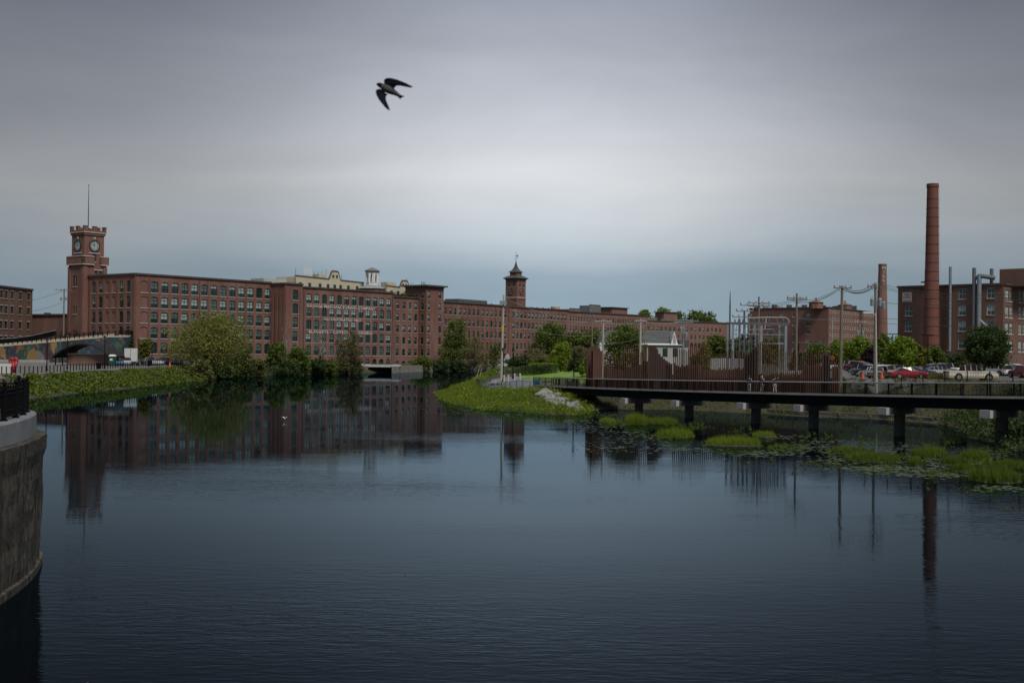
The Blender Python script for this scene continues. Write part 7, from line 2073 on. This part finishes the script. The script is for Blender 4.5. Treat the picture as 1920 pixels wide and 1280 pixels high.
nrm = side(bs[20], bs[21]); face_in = math.atan2(-nrm.y, -nrm.x)
person(1405, 0, 'person in dark top and pale trousers, leftmost of three on the footbridge', ('black', (.015, .015, .018)), ('grey', (.28, .28, .27)), ('dark', (.03, .022, .018)), {'step': .1, 'arml': ((.12, .24, 1.15), (.32, .18, 1.1))}, face_in + .6)
person(1428, 0, 'person in navy top and pale shorts, middle of three on the footbridge', ('navy', (.015, .02, .05)), ('stone', (.25, .24, .22)), ('pale', (.30, .26, .2)), {'step': -.06, 'arml': ((.1, .3, 1.18), (.3, .3, 1.2))}, face_in + .2)
person(1454, 0, 'person in dark green top and light trousers raising an arm on the footbridge', ('green', (.012, .022, .022)), ('light', (.42, .41, .38)), ('dark', (.03, .022, .018)), {'step': .05, 'armr': ((.1, .36, 1.38), (.26, .5, 1.52))}, face_in + 1.3)

# ------------------------------------------------------------------ birds
YB = 6.5
sw = thing('swallow', 'dark swallow with pale belly flying high over the pond', 'bird', tuple(at(738, 172, YB)))
def bpnt(zx, zy, dy=0): return at(640 + zx / 9.145, 100 + zy / 9.145, YB + dy)
bel = mat('swallow_belly', (.085, .09, .085), .9, (.05, .053, .05), 30, spec=.1); bkm = mat('swallow_feather', (.003, .003, .007), .8, spec=.15)
ax = [(600, 530, 3), (622, 534, 22), (655, 545, 38), (700, 565, 48), (780, 610, 70), (860, 650, 62), (930, 688, 42), (985, 722, 28), (1010, 735, 22)]
u_ = YB / F / 9.145
body = MB().tube([bpnt(a, b_) for a, b_, r_ in ax], [r_ * u_ for a, b_, r_ in ax], 12).build('body', bel, sw, smooth=True)
MB().tube([bpnt(a, b_, -.001) for a, b_ in ((598, 529), (622, 534), (655, 545), (690, 560))], [r_ * u_ for r_ in (4, 26, 41, 44)], 10).build('head', bkm, sw, smooth=True)
def feather(name, outline, y0, y1, th=.004):
    """wing/tail blade from an outline; depth runs from y0 at the root to y1 at the tip"""
    n = len(outline); f_ = []; bk = []
    rx, ry = outline[0]
    dm = max(math.hypot(a - rx, b_ - ry) for a, b_ in outline)
    for a, b_ in outline:
        u = math.hypot(a - rx, b_ - ry) / dm; dy = y0 + (y1 - y0) * u
        f_.append(bpnt(a, b_, dy - th * (1.2 - u))); bk.append(bpnt(a, b_, dy + th * (1.2 - u)))
    cx_, cy_ = sum(a for a, _ in outline) / n, sum(b_ for _, b_ in outline) / n
    m_ = MB(); k0 = n
    m_.add(f_ + bk, [tuple(range(n)), tuple(reversed(range(n, 2 * n)))] + [(i, n + i, n + (i + 1) % n, (i + 1) % n) for i in range(n)])
    return m_.build(name, bkm, sw)
feather('wing', [(780, 575), (735, 520), (728, 465), (755, 435), (800, 424), (860, 428), (950, 450), (1030, 480), (1110, 514), (1190, 555), (1236, 582), (1180, 592), (1090, 574), (1000, 558), (945, 560), (915, 590), (900, 625)], 0, -.035)
feather('wing', [(760, 690), (700, 620), (640, 612), (600, 628), (588, 665), (600, 715), (640, 790), (700, 870), (760, 940), (810, 976), (836, 982), (815, 920), (785, 850), (762, 780), (768, 735), (800, 705)], 0, -.03)
feather('tail', [(960, 700), (1000, 712), (1088, 738), (1060, 752), (1030, 768), (1012, 790), (985, 765), (955, 735)], 0, .006, .003)
c = onz(534, 789, 0)
gu = thing('gull', 'small white gull with raised wings just above the dark water', 'bird', (c.x, c.y, .18))
wg = mat('gull_white', (.80, .80, .80), .7)
MB().tube([(-.22, 0, .12), (-.15, 0, .14), (0, 0, .15), (.14, 0, .17), (.2, 0, .2)], [.01, .06, .08, .055, .02], 8).build('body', wg, gu, local=True, smooth=True)
for s in (-1, 1):
    MB().add([(.08, s * .04, .18), (-.1, s * .04, .18), (-.14, s * .3, .36), (.05, s * .3, .4), (-.2, s * .5, .3), (.08, s * .04, .2), (-.1, s * .04, .2), (-.14, s * .3, .38), (.05, s * .3, .42), (-.2, s * .5, .32)],
             [(0, 1, 2, 3), (3, 2, 4), (5, 8, 7, 6), (8, 9, 7), (0, 3, 8, 5), (3, 4, 9, 8), (4, 2, 7, 9), (2, 1, 6, 7), (1, 0, 5, 6)]).build('wing', wg, gu, local=True)
gu.rotation_euler = (0, 0, 1.3); gu.scale = (.6, .6, .6)
